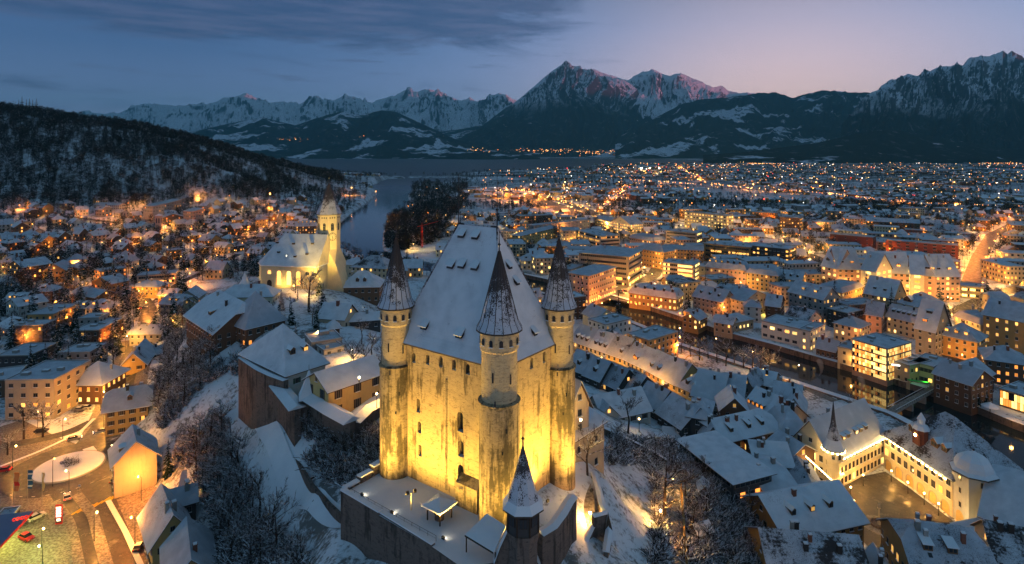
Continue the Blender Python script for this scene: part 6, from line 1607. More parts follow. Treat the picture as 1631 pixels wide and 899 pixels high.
for i in order:
    x, y = cand[i]; z = float(HZ[i]); px, py = pxof(x, y, z)
    if px < -25 or px > 1660 or py < 292 or py > 905: continue
    onhill = z > 4 and y < 430 and 215 < px < 1120
    if onhill: continue
    if z > 31 and y > 600: continue
    if 225 < px < 470 and y < 300: continue                 # slope thicket below the castle
    if px < 250 and y < 262: continue
    if 650 < px < 800 and y > 900: continue                 # lakeside wood
    center = px > 820 and y < 620
    if y < 300 and px > 1090 and px < 1700 and y < 212: continue
    size = fr.uniform(.85, 1.25) * (1.0 if not center else 1.15)
    block = (center and fr.random() < .55) or (px > 900 and y < 900 and fr.random() < .16)
    rad = 7.5 * size if not block else 13
    if fr.random() < (.30 if px > 560 else .42) * (0.35 if center else 1): continue
    if px < 560 and fr.random() < .28: continue
    if 600 < px < 720 and y > 560: continue
    if 1080 < px < 1480 and py > 540: continue
    if not free(x, y, rad * .82): continue
    wall = fr.choice(['cream', 'white', 'beige', 'ochre', 'pale', 'brown', 'grey', 'pink']) if px > 560 else fr.choice(['cream', 'white', 'beige', 'ochre', 'brown', 'brown', 'grey', 'dark'])
    kind = 'block' if block else fr.choice(['gable', 'gable', 'hip', 'half'])
    ang = .32 * math.sin(x / 170 + 1.3) + .3 * math.sin(y / 130) + fr.choice([0, math.pi / 2, math.pi / 2]) * (1 if fr.random() < .5 else 0) + jit(.12)
    litk = fr.choice(['w', 'w', 'y', 'o'] if px > 560 else ['w', 'o', 'o', 'w'])
    ncount = nb if block else nh
    if ncount >= (150 if block else 285): fills.append((x, y, z, ang, size, kind, wall, litk)); continue
    roofw = {'gable': 'snowy gable roof', 'hip': 'snowy hip roof', 'half': 'half hipped snowy roof', 'block': 'flat snowy roof'}[kind]
    lw = fr.choice([' and lit windows', ' and dark windows', ''])
    if y < 430:
        w, d = (12 * size, 10 * size) if not block else (fr.uniform(17, 24), 13); h = fr.choice([5.5, 6.5, 7.5]) if not block else fr.choice([10, 12, 13])
        px_l = auto_label('house' if not block else 'block', wall, x, y, z, roofw, lw if lw != '' else '', 'small ' if size < .95 else ('large ' if size > 1.12 else ''))
        o = house_from(x, y, z, w, d, ang, h, px_l, roof={'block': 'flat'}.get(kind, kind), rh=4 * size, wall=wall, rmat=fr.choice(['snow', 'snow', 'deep', 'patchy']), dorm=[('f', q_, .35, fr.choice('ddw'), fr.choice(['gable', 'shed']), 1.6) for q_ in fr.choice([[], [0], [-.4, .4], [-.5, 0, .5]])] if kind != 'block' else (), lit=.35 if 'lit' in lw else (.0 if 'dark' in lw else .15), litk=litk, chim=1,
                       name='house' if not block else 'town_block', cat='house' if not block else 'building', group='houses of the ' + district(px, py) if not block else 'blocks of the ' + district(px, py))
    else:
        RECTS.append((x, y, rad * .8, 0, 0, 0))
        o = link_mesh('house' if not block else 'town_block', simple_mesh((kind, wall, litk, fr.randint(0, 3))), None, (x, y, z), ang, (size * fr.uniform(.9, 1.1), size * fr.uniform(.9, 1.1), fr.uniform(.9, 1.3)))
        tag(o, auto_label('house' if not block else 'block', wall, x, y, z, roofw, '', 'small ' if size < .95 else ('large ' if size > 1.12 else '')), 'house' if not block else 'building', ('houses of the ' if not block else 'blocks of the ') + district(px, py))
    if block: nb += 1
    else: nh += 1
# several houses with the same words: say which in its row
same = {}
for o in COL.objects:
    if o.parent is None and o.get('label') in LN: same.setdefault(o['label'], []).append(o)
for lb, os_ in same.items():
    if len(os_) > 1:
        os_.sort(key=lambda o: o.location.x / o.location.y)
        for k, o in enumerate(os_):
            o['label'] = NUMW[k] + ' ' + lb if k < 10 else lb
for o in COL.objects:
    if o.parent is None and o.get('label'):
        for q_ in (' just', ' well', ' and lit windows', ' and dark windows', ' large', ' small'):
            if len(o['label'].split()) > 16: o['label'] = o['label'].replace(q_, '', 1)
print('fill houses', nh, 'blocks', nb, 'left over', len(fills), 'windows', NWIN[0])
# distant houses: beyond the three hundred nearest, one mass
r2 = np.random.RandomState(5)
HV, HF, HM = [], [], []; vb = 0
dm = [m_snow, WALL['cream'], WALL['grey'], WALL['ochre'], WALL['brown'], m_lit_w, m_lit_o, m_lit_y, ROOF['snow'], m_glass_d]
def far_house(x, y, z, a, w, d, h, rh, wi, nlit):
    global vb
    ca, sa = math.cos(a), math.sin(a)
    L = [(-w, -d, -2), (w, -d, -2), (w, d, -2), (-w, d, -2), (-w, -d, h), (w, -d, h), (w, d, h), (-w, d, h)]
    o = .7; Rf = [(-w - o, -d - o, h - .2), (w + o, -d - o, h - .2), (w + o, d + o, h - .2), (-w - o, d + o, h - .2), (-w, 0, h + rh), (w, 0, h + rh)]
    pts = L + Rf
    F = [(0, 1, 5, 4), (1, 2, 6, 5), (2, 3, 7, 6), (3, 0, 4, 7), (8, 9, 13, 12), (10, 11, 12, 13), (9, 10, 13, 13), (11, 8, 12, 12)]
    M = [wi] * 4 + [0 if (x * 7 % 3) > 1 else 8, 0 if (x * 7 % 3) > 1 else 8, wi, wi]
    for k in range(nlit):
        u = (fr.random() - .5) * 1.5 * w; zz = fr.uniform(1, h - 2); b = len(pts); s = -1 if fr.random() < .75 else 1
        if fr.random() < .6: pts += [(u - .7, -d - .08, zz), (u + .7, -d - .08, zz), (u + .7, -d - .08, zz + 1.4), (u - .7, -d - .08, zz + 1.4)]
        else:
            sx_ = -1 if x > 0 else 1; u = (fr.random() - .5) * 1.5 * d; pts += [(sx_ * (w + .08), u - .7, zz), (sx_ * (w + .08), u + .7, zz), (sx_ * (w + .08), u + .7, zz + 1.4), (sx_ * (w + .08), u - .7, zz + 1.4)]
        F.append((b, b + 1, b + 2, b + 3)); M.append(fr.choice([5, 6, 6, 7]))
    HV.extend([(x + p_[0] * ca - p_[1] * sa, y + p_[0] * sa + p_[1] * ca, z + p_[2]) for p_ in pts])
    HF.extend([tuple(q + vb for q in f) for f in F]); HM.extend(M); vb += len(pts)
for (x, y, z, a, s, kind, wall, lk) in fills:
    big = kind == 'block'; far_house(x, y, z, a, (6 if not big else 12) * s, (5 if not big else 7) * s, (6 if not big else 11), 3.6 if not big else .4, fr.randint(1, 4), 2)
FARP = []
N = 5200
yy = 960 + (4600 - 960) * r2.rand(N) ** 1.25; tt = r2.uniform(-.22, .98, N); xx = tt * yy
zz = H(xx, yy); wdp = water_depth(xx, yy); dens = fbm(xx / 260, yy / 260, 3, 44)
for i in range(N):
    if wdp[i] > -12 or zz[i] > 30: continue
    if dens[i] < .46 + .10 * (yy[i] - 960) / 3600: continue
    if tt[i] < .02 and yy[i] > 1500: continue
    if tt[i] < -.08 and yy[i] < 2400: continue
    big = r2.rand() < .12; s = r2.uniform(.8, 1.4) * (1.9 if big else 1)
    far_house(xx[i], yy[i], zz[i], .3 * math.sin(xx[i] / 300) + r2.randint(2) * math.pi / 2 + r2.uniform(-.15, .15), 6 * s, 4.6 * s, 5.5 if not big else 10, 3.4 if not big else .5, r2.randint(1, 5), r2.randint(0, 3))
    FARP.append((xx[i], yy[i]))
# villages on the far shore and the east shore of the lake
for px, py, n, sp in [(270, 243, 40, 900), (420, 238, 90, 1400), (520, 222, 40, 1300), (560, 220, 40, 1500), (700, 243, 60, 700), (760, 240, 60, 900), (870, 240, 60, 900), (930, 242, 70, 600), (550, 286, 60, 180), (580, 300, 40, 90), (1240, 236, 30, 1500)]:
    D = 9000 if py < 246 else FPX * 98 / (py - HY)
    for k in range(n):
        q = ((px - CX) / FPX * D + r2.normal() * sp * .5, D + r2.normal() * sp * .25)
        if py > 246 and water_depth(np.array([q[0]]), np.array([q[1]]))[0] > -5: continue
        zq = CZ + (HY - py) / FPX * D + r2.normal() * 8 if py < 246 else Hs(*q)
        far_house(q[0], q[1], max(zq, 0), r2.rand() * 3, 7, 5, 6, 3.5, r2.randint(1, 5), 2)
me = bpy.data.meshes.new('distant_houses'); me.from_pydata(HV, [], [tuple(dict.fromkeys(f)) for f in HF])
for m_ in dm: me.materials.append(m_)
me.polygons.foreach_set('material_index', HM); me.update()
tag(link_mesh('distant_houses', me), kind='stuff')
# ------------------------------------------------------------------ trees
def snowy_mat(name, dark, lo, hi, namt=.0, scale=1.5):
    m, n, b = mat(name)
    ge = n.add('ShaderNodeNewGeometry'); s = n.add('ShaderNodeSeparateXYZ'); n.link(ge.outputs['Normal'], s.inputs[0])
    up = n.math('ABSOLUTE', s.outputs[2]) if namt >= 0 else s.outputs[2]
    q = n.math('ADD', up, n.math('MULTIPLY', n.math('SUBTRACT', n.noise(ge.outputs['Position'], scale, 3, .6), .5), abs(namt)))
    d = n.mix(n.noise(ge.outputs['Position'], .5, 3), tuple(x * .6 for x in dark), tuple(x * 1.4 for x in dark))
    n.link(n.mix(n.ss(q, lo, hi), d, (.72, .74, .78)), b.inputs['Base Color']); b.inputs['Roughness'].default_value = .9
    b.inputs['Specular IOR Level'].default_value = .05
    return m
m_bark = snowy_mat('snowy_bark', (.05, .036, .028), .5, .75, .5)
m_twig = snowy_mat('frosted_twigs', (.07, .05, .042), .34, .62, .9, .8)
m_twig_d = snowy_mat('winter_wood_twigs', (.030, .028, .027), .74, .98, 1.2, .06)
m_fir = snowy_mat('snow_laden_needles', (.012, .024, .016), .82, 1.02, 1.6, .9)
m_fir_d = snowy_mat('dark_forest_needles', (.012, .020, .017), .9, 1.15, 1.4, .05)
def bare_template(seed, h=10.0, n1=9, n2=6, n3=7, spread=.5):
    r = random.Random(seed); w_ = MB(); t = MB()
    def ribbon(p, q, wd):
        d = (q - p); s = Vector((r.uniform(-1, 1), r.uniform(-1, 1), r.uniform(-.4, .4))).cross(d)
        if s.length < 1e-5: return
        s = s.normalized() * wd
        t.poly([p - s, p + s, q + s * .3, q - s * .3], m_twig)
    top = Vector((r.uniform(-.6, .6), r.uniform(-.6, .6), h * .8)); base = Vector((0, 0, -.5)); mid = Vector((r.uniform(-.3, .3), r.uniform(-.3, .3), h * .35))
    w_.tube(base, mid, .03 * h, .022 * h, m_bark, 6); w_.tube(mid, top, .022 * h, .006 * h, m_bark, 5)
    for i in range(n1):
        f = r.uniform(.12, .95); p0 = mid.lerp(top, f) if r.random() < .85 else base.lerp(mid, .7)
        a = r.uniform(0, 6.28); L = h * spread * r.uniform(.6, 1.1) * (1.1 - f * .5)
        d = Vector((math.cos(a), math.sin(a), r.uniform(.35, 1.1))).normalized(); p1 = p0 + d * L * .5; d2 = (d + Vector((r.uniform(-.4, .4), r.uniform(-.4, .4), r.uniform(-.1, .5)))).normalized(); p2 = p1 + d2 * L * .5
        w_.tube(p0, p1, .011 * h, .007 * h, m_bark, 4); w_.tube(p1, p2, .007 * h, .002 * h, m_bark, 3)
        for j in range(n2):
            g = r.uniform(.15, 1); q0 = p0.lerp(p1, g * 2) if g < .5 else p1.lerp(p2, g * 2 - 1)
            e = (d2 + Vector((r.uniform(-1, 1), r.uniform(-1, 1), r.uniform(-.3, .9)))).normalized(); q1 = q0 + e * L * r.uniform(.25, .5)
            ribbon(q0, q1, .0045 * h)
            for k in range(n3):
                s0 = q0.lerp(q1, r.uniform(.2, 1)); s1 = s0 + (e + Vector((r.uniform(-1, 1), r.uniform(-1, 1), r.uniform(-.5, .8)))).normalized() * L * r.uniform(.10, .24)
                ribbon(s0, s1, .0036 * h)
    return w_.mesh('trunk'), t.mesh('crown')
def fir_template(seed, h=14.0, rows=17, r0=.20, mt=None, per=11):
    r = random.Random(seed); w_ = MB(); t = MB(); mt = mt or m_fir
    w_.tube((0, 0, -.5), (0, 0, h * .95), .018 * h, .004 * h, m_bark, 6)
    for k in range(rows):
        f = k / (rows - 1); z = h * (.10 + .88 * f); R_ = h * r0 * (1 - f) ** .8 + .15
        n = max(5, int(per * (1 - f * .5)))
        for i in range(n):
            a = 6.283 * i / n + r.uniform(-.3, .3) + k; rr = R_ * r.uniform(.7, 1.15); dr = rr * r.uniform(.25, .5); wd = rr * r.uniform(.22, .34)
            ca, sa = math.cos(a), math.sin(a); zz = z + r.uniform(-.02, .02) * h
            tip = (rr * ca, rr * sa, zz - dr); m0 = (rr * .55 * ca - wd * sa, rr * .55 * sa + wd * ca, zz - dr * .55 - .1 * rr); m1 = (rr * .55 * ca + wd * sa, rr * .55 * sa - wd * ca, zz - dr * .55 - .1 * rr); up = (rr * .5 * ca, rr * .5 * sa, zz - dr * .3)
            t.poly([(0, 0, zz), m1, up], mt); t.poly([(0, 0, zz), up, m0], mt); t.poly([up, m1, tip], mt); t.poly([up, tip, m0], mt)
    t.poly([(.25, 0, h * .9), (-.15, .2, h * .9), (0, 0, h * 1.03)], mt); t.poly([(0, -.25, h * .9), (.2, .1, h * .9), (0, 0, h * 1.03)], mt)
    return w_.mesh('trunk'), t.mesh('crown')
def bush_template(seed, n=170):
    r = random.Random(seed); t = MB()
    for i in range(n):
        a = r.uniform(0, 6.28); e = r.uniform(.1, 1.3); L = r.uniform(.5, 1.3)
        p = Vector((r.uniform(-.8, .8), r.uniform(-.8, .8), 0)); d = Vector((math.cos(a) * math.cos(e), math.sin(a) * math.cos(e), math.sin(e)))
        q = p + d * L; c = q + (d + Vector((r.uniform(-1, 1), r.uniform(-1, 1), r.uniform(-.5, .5)))) * L * .5
        for u, v in ((p, q), (q, c)):
            s = (v - u).cross(Vector((r.uniform(-1, 1), r.uniform(-1, 1), r.uniform(-1, 1))))
            if s.length > 1e-4: s = s.normalized() * .035; t.poly([u - s, u + s, v + s, v - s], m_twig)
    return t.mesh('bush')
BARE = [bare_template(s, 10, *( [(11, 7, 8), (13, 6, 8), (9, 8, 9), (12, 7, 7)][s % 4])) for s in range(5)]
FIR = [fir_template(s) for s in range(3)] + [fir_template(9, r0=.26, rows=13)]
TREES = []
def tree(kind, x, y, s, label, group=None, z=None, idx=None):
    T_ = BARE if kind == 'bare' else FIR; a, c = T_[(len(TREES) if idx is None else idx) % len(T_)]
    z = Hs(x, y) if z is None else z
    name = 'bare_tree' if kind == 'bare' else 'fir_tree'
    r_ = empty(name, (x, y, z), fr.uniform(0, 6.28), label, 'tree', group); r_.scale = (s, s, s * fr.uniform(.9, 1.15))
    link_mesh('trunk', a, r_); link_mesh('crown', c, r_); TREES.append((x, y)); return r_
tr_ = random.Random(99)
def roadd(X, Y):
    X = np.asarray(X, float); Y = np.asarray(Y, float); o = np.full(X.shape, 1e9)
    for w_, wd_ in ROADS: o = np.minimum(o, seg_dist(X, Y, [(a, b, 0) for a, b in w_])[0] - wd_ / 2)
    return o
def inrect(x, y, pad=.6, fast=False):
    for q in RECTS:
        if (q[0] - x) ** 2 + (q[1] - y) ** 2 < (q[2] + pad) ** 2 * .92:
            if q[3]:
                c, s = math.cos(-q[5]), math.sin(-q[5]); dx, dy = x - q[0], y - q[1]; u, v = dx * c - dy * s, dx * s + dy * c
                if abs(u) < q[3] / 2 + pad and abs(v) < q[4] / 2 + pad: return True
            else: return True
    if fast: return False
    for w_, wd_ in ROADS:
        if seg_dist(np.array([x]), np.array([y]), [(a, b, 0) for a, b in w_])[0][0] < wd_ / 2 + pad * .6: return True
    return water_depth(np.array([x]), np.array([y]))[0] > -1.5
# single trees the photo picks out
for kind, px, py, s, lb in [('bare', 492, 492, 1.9, 'tall bare tree standing in front of the floodlit church nave'), ('bare', 936, 762, .95, 'bare tree standing beside the right keep turret'),
        ('bare', 222, 500, 1.5, 'glowing bare tree at the upper end of the lit street'), ('bare', 200, 478, 1.3, 'tall dark bare tree left of the glowing street tree'), ('bare', 124, 640, 1.3, 'bare tree in front of the broad pinkish snow roof'),
        ('bare', 38, 700, 1.2, 'bare tree in front of the cream apartment block, left one'), ('bare', 68, 697, 1.3, 'bare tree in front of the cream apartment block, right one'), ('bare', 1000, 690, 1.1, 'thin bare tree before the white house with dark shutters'),
        ('bare', 1058, 835, 1.6, 'large bare tree leaning over the lit path right of the castle'), ('bare', 1128, 822, .9, 'gnarled snowy fruit tree in the garden below the tilted white roof'), ('bare', 1105, 850, .8, 'small snowy fruit tree left of the gnarled one'),
        ('bare', 385, 470, 1.5, 'wide bare tree left of the church apse'), ('bare', 1046, 472, 1.3, 'bare tree in front of the canal restaurant'), ('bare', 12, 725, .9, 'yellow lit bare tree at the left edge by the roundabout'), ('bare', 1370, 668, .9, 'bare tree on the river bank behind the town hall')]:
    z0 = 36 if py in (492,) else (33 if px == 936 else None)
    q = P(px, py, z0 or 0)
    if z0 is None:
        for _ in range(12): q = P(px, py, Hs(q[0], q[1]))
    tree(kind, q[0], q[1], s, lb)
for px, py, s, lb in [(985, 522, 1.25, 'great snow laden cedar on the bank behind the right turret'), (100, 483, .95, 'snowy fir between the dark hip roofed house and the low gabled house'), (66, 430, 1.2, 'tall snow laden fir left of the ochre villa'), (10, 470, 1.0, 'snowy fir at the left edge behind the white house'),
        (205, 430, 1.2, 'tall double topped snowy fir in the left town'), (290, 465, 1.0, 'dark fir above the half timbered house'), (1558, 650, .55, 'small lit christmas fir by the river, left one'), (1572, 652, .55, 'small lit christmas fir by the river, right one'), (45, 345, 1.5, 'dark slim fir at the foot of the wood on the far left'), (275, 335, 1.8, 'high snow covered fir at the edge of the wood'), (268, 760, .7, 'dark fir beside the blank gabled house')]:
    q = P(px, py, 0)
    for _ in range(12): q = P(px, py, Hs(q[0], q[1]))
    tree('fir', q[0], q[1], s, lb, idx=3 if 'cedar' in lb else None)
for i, px in enumerate(range(1086, 1240, 14)):
    q = P(px, 562 + (px - 1086) * .22 + (i % 3) * 3, 0); tree('bare', q[0], q[1], 1.0 + .12 * (i % 3), 'bare plane tree in the orange lit row along the river quay', 'bare trees along the river quay')
# conifers on the skyline of the wooded hill
for i, (px, hh) in enumerate([(26, 1.0), (30, 1.3), (35, 1.5), (42, 1.3), (47, 1.55), (52, 1.4), (58, 1.6), (63, 1.1)]):
    d = 1035; x = (px - CX) / FPX * d; tree('fir', x, d, hh * 1.35, 'tall dark fir in the group crowning the left skyline', 'firs crowning the wooded hill')
# thicket trees on the castle slopes
def scatter(n, box, zlim, fn, tries=40, pad=.8, mind=2.0):
    k = 0; pts = []
    for _ in range(n * tries):
        if k >= n: break
        px = tr_.uniform(box[0], box[2]); py = tr_.uniform(box[1], box[3]); q = P(px, py, 5)
        for _ in range(8): q = P(px, py, Hs(q[0], q[1]))
        if not fn(px, py): continue
        if abs(Hs(q[0], q[1]) - q[2]) > 2 or inrect(q[0], q[1], pad): continue
        if any((a - q[0]) ** 2 + (b - q[1]) ** 2 < mind ** 2 for a, b in pts): continue
        pts.append((q[0], q[1])); k += 1
    return pts
def left_slope(px, py):
    x0 = np.interp(py, [500, 560, 640, 700, 780, 899], [275, 262, 245, 262, 325, 355]); x1 = np.interp(py, [500, 560, 600, 640, 700, 760, 820, 899], [312, 352, 342, 342, 366, 386, 418, 484])
    return x0 < px < x1
def wall_foot(px, py):
    a = np.interp(py, [640, 700, 740, 800], [455, 470, 490, 560]); return px > a and py > np.interp(px, [455, 500, 560, 610], [660, 690, 705, 690]) and py < np.interp(px, [455, 500, 560, 610], [700, 760, 775, 790])
def right_garden(px, py): return 968 < px < 1235 and py > np.interp(px, [968, 1060, 1120, 1180, 1235], [700, 705, 735, 790, 830]) and not (1060 < px < 1092 and py > 760) and not (968 < px < 1040 and py > 740)
for q in scatter(110, (240, 480, 530, 915), 0, left_slope, mind=2.6): tree('bare', q[0], q[1], tr_.uniform(.5, 1.1), 'bare snow dusted tree in the thicket on the slope left of the castle path', 'thicket on the castle slope')
for q in scatter(22, (450, 640, 615, 800), 0, wall_foot, mind=2): tree('bare', q[0], q[1], tr_.uniform(.35, .6), 'low bare tree at the foot of the curtain wall', 'bare trees under the curtain wall')
for q in scatter(34, (960, 690, 1240, 905), 0, right_garden, mind=2.6): tree('bare', q[0], q[1], tr_.uniform(.35, .75), 'snowy bare tree in the hillside gardens right of the castle', 'bare trees of the hillside gardens')
for q in scatter(8, (560, 500, 640, 600), 0, lambda a, b: True, mind=3): tree('bare', q[0], q[1], tr_.uniform(.7, 1.0), 'brown bare tree in the dip behind the castle residence', 'bare trees behind the castle residence')
for q in scatter(14, (430, 400, 520, 560), 0, lambda a, b: b > 470, mind=3): tree('fir' if tr_.random() < .5 else 'bare', q[0], q[1], tr_.uniform(.5, .8), 'tree in the castle gardens between the church and the castle houses', 'trees of the castle gardens')
# trees between the town houses: the nearest ones one by one
nbare = nfir = 0; far_trees = []
tc_ = []
for k in range(14000):
    y = 190 + 900 * tr_.random() ** .8; x = tr_.uniform(-.95, .92) * y; tc_.append((x, y))
tz = H(np.array([c[0] for c in tc_]), np.array([c[1] for c in tc_]))
tord = sorted(range(len(tc_)), key=lambda i: tc_[i][1])
tf = fbm(np.array([c[0] for c in tc_]) / 70, np.array([c[1] for c in tc_]) / 70, 3, 8)
_cx = np.array([c[0] for c in tc_]); _cy = np.array([c[1] for c in tc_]); _bad = (roadd(_cx, _cy) < 1.2) | (water_depth(_cx, _cy) > -1.5)
for i in tord:
    x, y = tc_[i]; z = tz[i]; px, py = pxof(x, y, z)
    if px < -15 or px > 1650 or py > 900 or py < 292: continue
    if z > 4 and y < 430 and 215 < px < 1120: continue
    if z > 31 and y > 600: continue
    left_ = px < 600
    if not left_ and tf[i] < (.48 if y < 700 else .42): continue
    if left_ and tf[i] < .30: continue
    if not left_ and y < 420 and tr_.random() < .6: continue
    if px < 240 and y < 262: continue
    if _bad[i] or inrect(x, y, 1.2, True): continue
    if not left_ and y < 340 : continue
    fir = tr_.random() < (.55 if left_ else .35)
    if (fir and nfir >= 255) or (not fir and nbare >= 85): far_trees.append((x, y, z, fir)); continue
    if fir: nfir += 1
    else: nbare += 1
    tree('fir' if fir else 'bare', x, y, tr_.uniform(.75, 1.45) if fir else tr_.uniform(.7, 1.2), ('dark snowy fir' if fir else 'bare tree') + (' between the houses of the left town' if left_ else ' between the buildings of the right town'), ('firs' if fir else 'bare trees') + (' of the left town' if left_ else ' of the right town'), z=z)
print('trees', len(TREES), nfir, nbare, len(far_trees))
# masses: wooded hill, lakeside wood, far town trees, undergrowth
def arr(mesh_list):
    V = []; Fq = []; b = 0
    for m_ in mesh_list:
        for p_ in m_.polygons:
            vs = [tuple(m_.vertices[i].co) for i in p_.vertices]
            if len(vs) == 3: vs.append(vs[2])
            if len(vs) != 4: continue
            V += vs; Fq.append((b, b + 1, b + 2, b + 3)); b += 4
    return np.array(V), np.array(Fq)
def light_bare(seed, n=80):
    r = random.Random(seed); t = MB()
    t.poly([(-.25, 0, -1), (.25, 0, -1), (.1, 0, 8), (-.1, 0, 8)], m_twig_d); t.poly([(0, -.25, -1), (0, .25, -1), (0, .1, 8), (0, -.1, 8)], m_twig_d)
    for i in range(n):
        a = r.uniform(0, 6.28); zz = r.uniform(.15, 1.0) ** .8; rr = 3.4 * math.sqrt(max(0.02, 1 - (2 * zz - 1.05) ** 2)) * r.uniform(.2, 1)
        c = Vector((rr * math.cos(a), rr * math.sin(a), 3 + 9 * zz)); d = Vector((math.cos(a), math.sin(a), r.uniform(.2, 1.4))).normalized() * r.uniform(.8, 1.7)
        s = d.cross(Vector((r.uniform(-1, 1), r.uniform(-1, 1), r.uniform(-1, 1)))).normalized() * r.uniform(.08, .22)
        t.poly([c - d - s, c - d + s, c + d + s * .4, c + d - s * .4], m_twig_d)
    return t.mesh('t')
LT = [arr([light_bare(s)]) for s in range(4)]
LF = [arr([fir_template(20 + s, 14, 9, .17, m_fir_d, 7)[1]]) for s in range(2)]
def mass(name, pts, mats_, label=None, tmpl=None, kind='stuff', smin=.8, smax=1.3):
    Vs, Fs, b = [], [], 0; r_ = np.random.RandomState(3); Mi = []
    for i, (x, y, z, ti) in enumerate(pts):
        V, Fq = tmpl[ti % len(tmpl)]; a = r_.uniform(0, 6.28); s = r_.uniform(smin, smax); ca, sa = math.cos(a) * s, math.sin(a) * s
        W = np.empty_like(V); W[:, 0] = V[:, 0] * ca - V[:, 1] * sa + x; W[:, 1] = V[:, 0] * sa + V[:, 1] * ca + y; W[:, 2] = V[:, 2] * s * r_.uniform(.85, 1.15) + z
        Vs.append(W); Fs.append(Fq + b); b += len(V); Mi.append(np.full(len(Fq), 0 if ti < 4 else 1))
    V = np.concatenate(Vs); Fq = np.concatenate(Fs)
    me = bpy.data.meshes.new(name); me.vertices.add(len(V)); me.vertices.foreach_set('co', V.astype(np.float32).ravel()); me.loops.add(Fq.size); me.loops.foreach_set('vertex_index', Fq.astype(np.int32).ravel())
    me.polygons.add(len(Fq)); me.polygons.foreach_set('loop_start', np.arange(0, Fq.size, 4, dtype=np.int32)); me.polygons.foreach_set('loop_total', np.full(len(Fq), 4, np.int32))
    for m_ in mats_: me.materials.append(m_)
    me.polygons.foreach_set('material_index', np.concatenate(Mi).astype(np.int32)); me.update(calc_edges=True)
    o = link_mesh(name, me); tag(o, kind=kind); return o
r3 = np.random.RandomState(12)
fx = r3.uniform(-1700, -180, 42000); fy_ = r3.uniform(640, 1900, 42000); fz = H(fx, fy_)
fpx = CX + fx / fy_ * FPX
keep_ = (fz > 27 + 4 * (fbm(fx / 60, fy_ / 60, 3, 2) - .5)) & (fpx > -60) & (fpx < 560) & (fy_ < 1280 + (fpx > 400) * 500) & (fy_ > 640)
hp = [(x, y, z, (4 + k % 2) if r3.rand() < .10 else k % 4) for k, (x, y, z) in enumerate(zip(fx[keep_], fy_[keep_], fz[keep_]))]
print('hill trees', len(hp))
_hn = fbm(np.array([h[0] for h in hp]) / 90, np.array([h[1] for h in hp]) / 90, 3, 31); hp = [h for h, n_ in zip(hp, _hn) if n_ > .16]
mass('forest', hp, [m_twig_d, m_fir_d], tmpl=LT + LF, smin=.95, smax=1.5)
lw = []
_px = r3.uniform(440, 1000, 9000); _py = r3.uniform(258, 345, 9000); _py[:3500] = r3.uniform(290, 400, 3500); _px[:3500] = r3.uniform(600, 760, 3500); _Y = FPX * CZ / (_py - HY); _X = (_px - CX) / FPX * _Y; _dw = np.maximum(water_depth(_X, _Y), 0 - roadd(_X, _Y) + 0); _nz = fbm(_X / 60, _Y / 60, 2, 3); _hz = H(_X, _Y)
for _ in range(9000):
    px, py, q, dw = _px[_], _py[_], (_X[_], _Y[_]), _dw[_]
    if dw > -2 or inrect(q[0], q[1], 1, True): continue
    a = 600 < px < (745 if py < 330 else 760) and (py > np.interp(px, [600, 700, 800], [290, 276, 272])) and py < np.interp(px, [600, 640, 700, 740, 800], [395, 400, 385, 325, 296])
    b = 745 < px and 264 < py < 279
    c_ = 440 < px < 620 and py < 330 and _hz[_] < 30
    if (a or b or c_) and _nz[_] > .40: lw.append((q[0], q[1], _hz[_], 4 + len(lw) % 2 if r3.rand() < .35 else len(lw) % 4))
lw = lw[:4200]
mass('lakeside_forest', lw, [m_twig_d, m_fir_d], tmpl=LT + LF)
ft = [(x, y, z, 4 + i % 2 if f else i % 4) for i, (x, y, z, f) in enumerate(far_trees)]
tx_ = r3.uniform(-.25, .97, 15000); ty_ = 950 + 4200 * r3.rand(15000) ** 1.3; X_ = tx_ * ty_; tzz = H(X_, ty_); twd = np.maximum(water_depth(X_, ty_), 0 - roadd(X_, ty_) - 4); tfn = fbm(X_ / 200, ty_ / 200, 3, 66)
for i in range(15000):
    if twd[i] > -8 or tzz[i] > 26: continue
    if tfn[i] < .40 and ty_[i] < 4300: continue
    ft.append((X_[i], ty_[i], tzz[i], 4 + i % 2 if i % 3 == 0 else i % 4))
mass('town_trees', ft, [m_twig_d, m_fir_d], tmpl=LT + LF, smin=.6, smax=1.1)
print('mass trees', len(lw), len(ft))
BU = [arr([bush_template(s)]) for s in range(3)]
ug = []
for fn, box, n in ((left_slope, (240, 480, 530, 915), 620), (wall_foot, (450, 640, 615, 800), 150), (right_garden, (960, 690, 1240, 905), 260), (lambda a, b: True, (340, 555, 400, 600), 25)):
    for q in scatter(n, box, 0, fn, tries=8, mind=.9, pad=.3): ug.append((q[0], q[1], Hs(q[0], q[1]), len(ug) % 3))
mass('undergrowth', ug, [m_twig], tmpl=BU, smin=.7, smax=1.7)
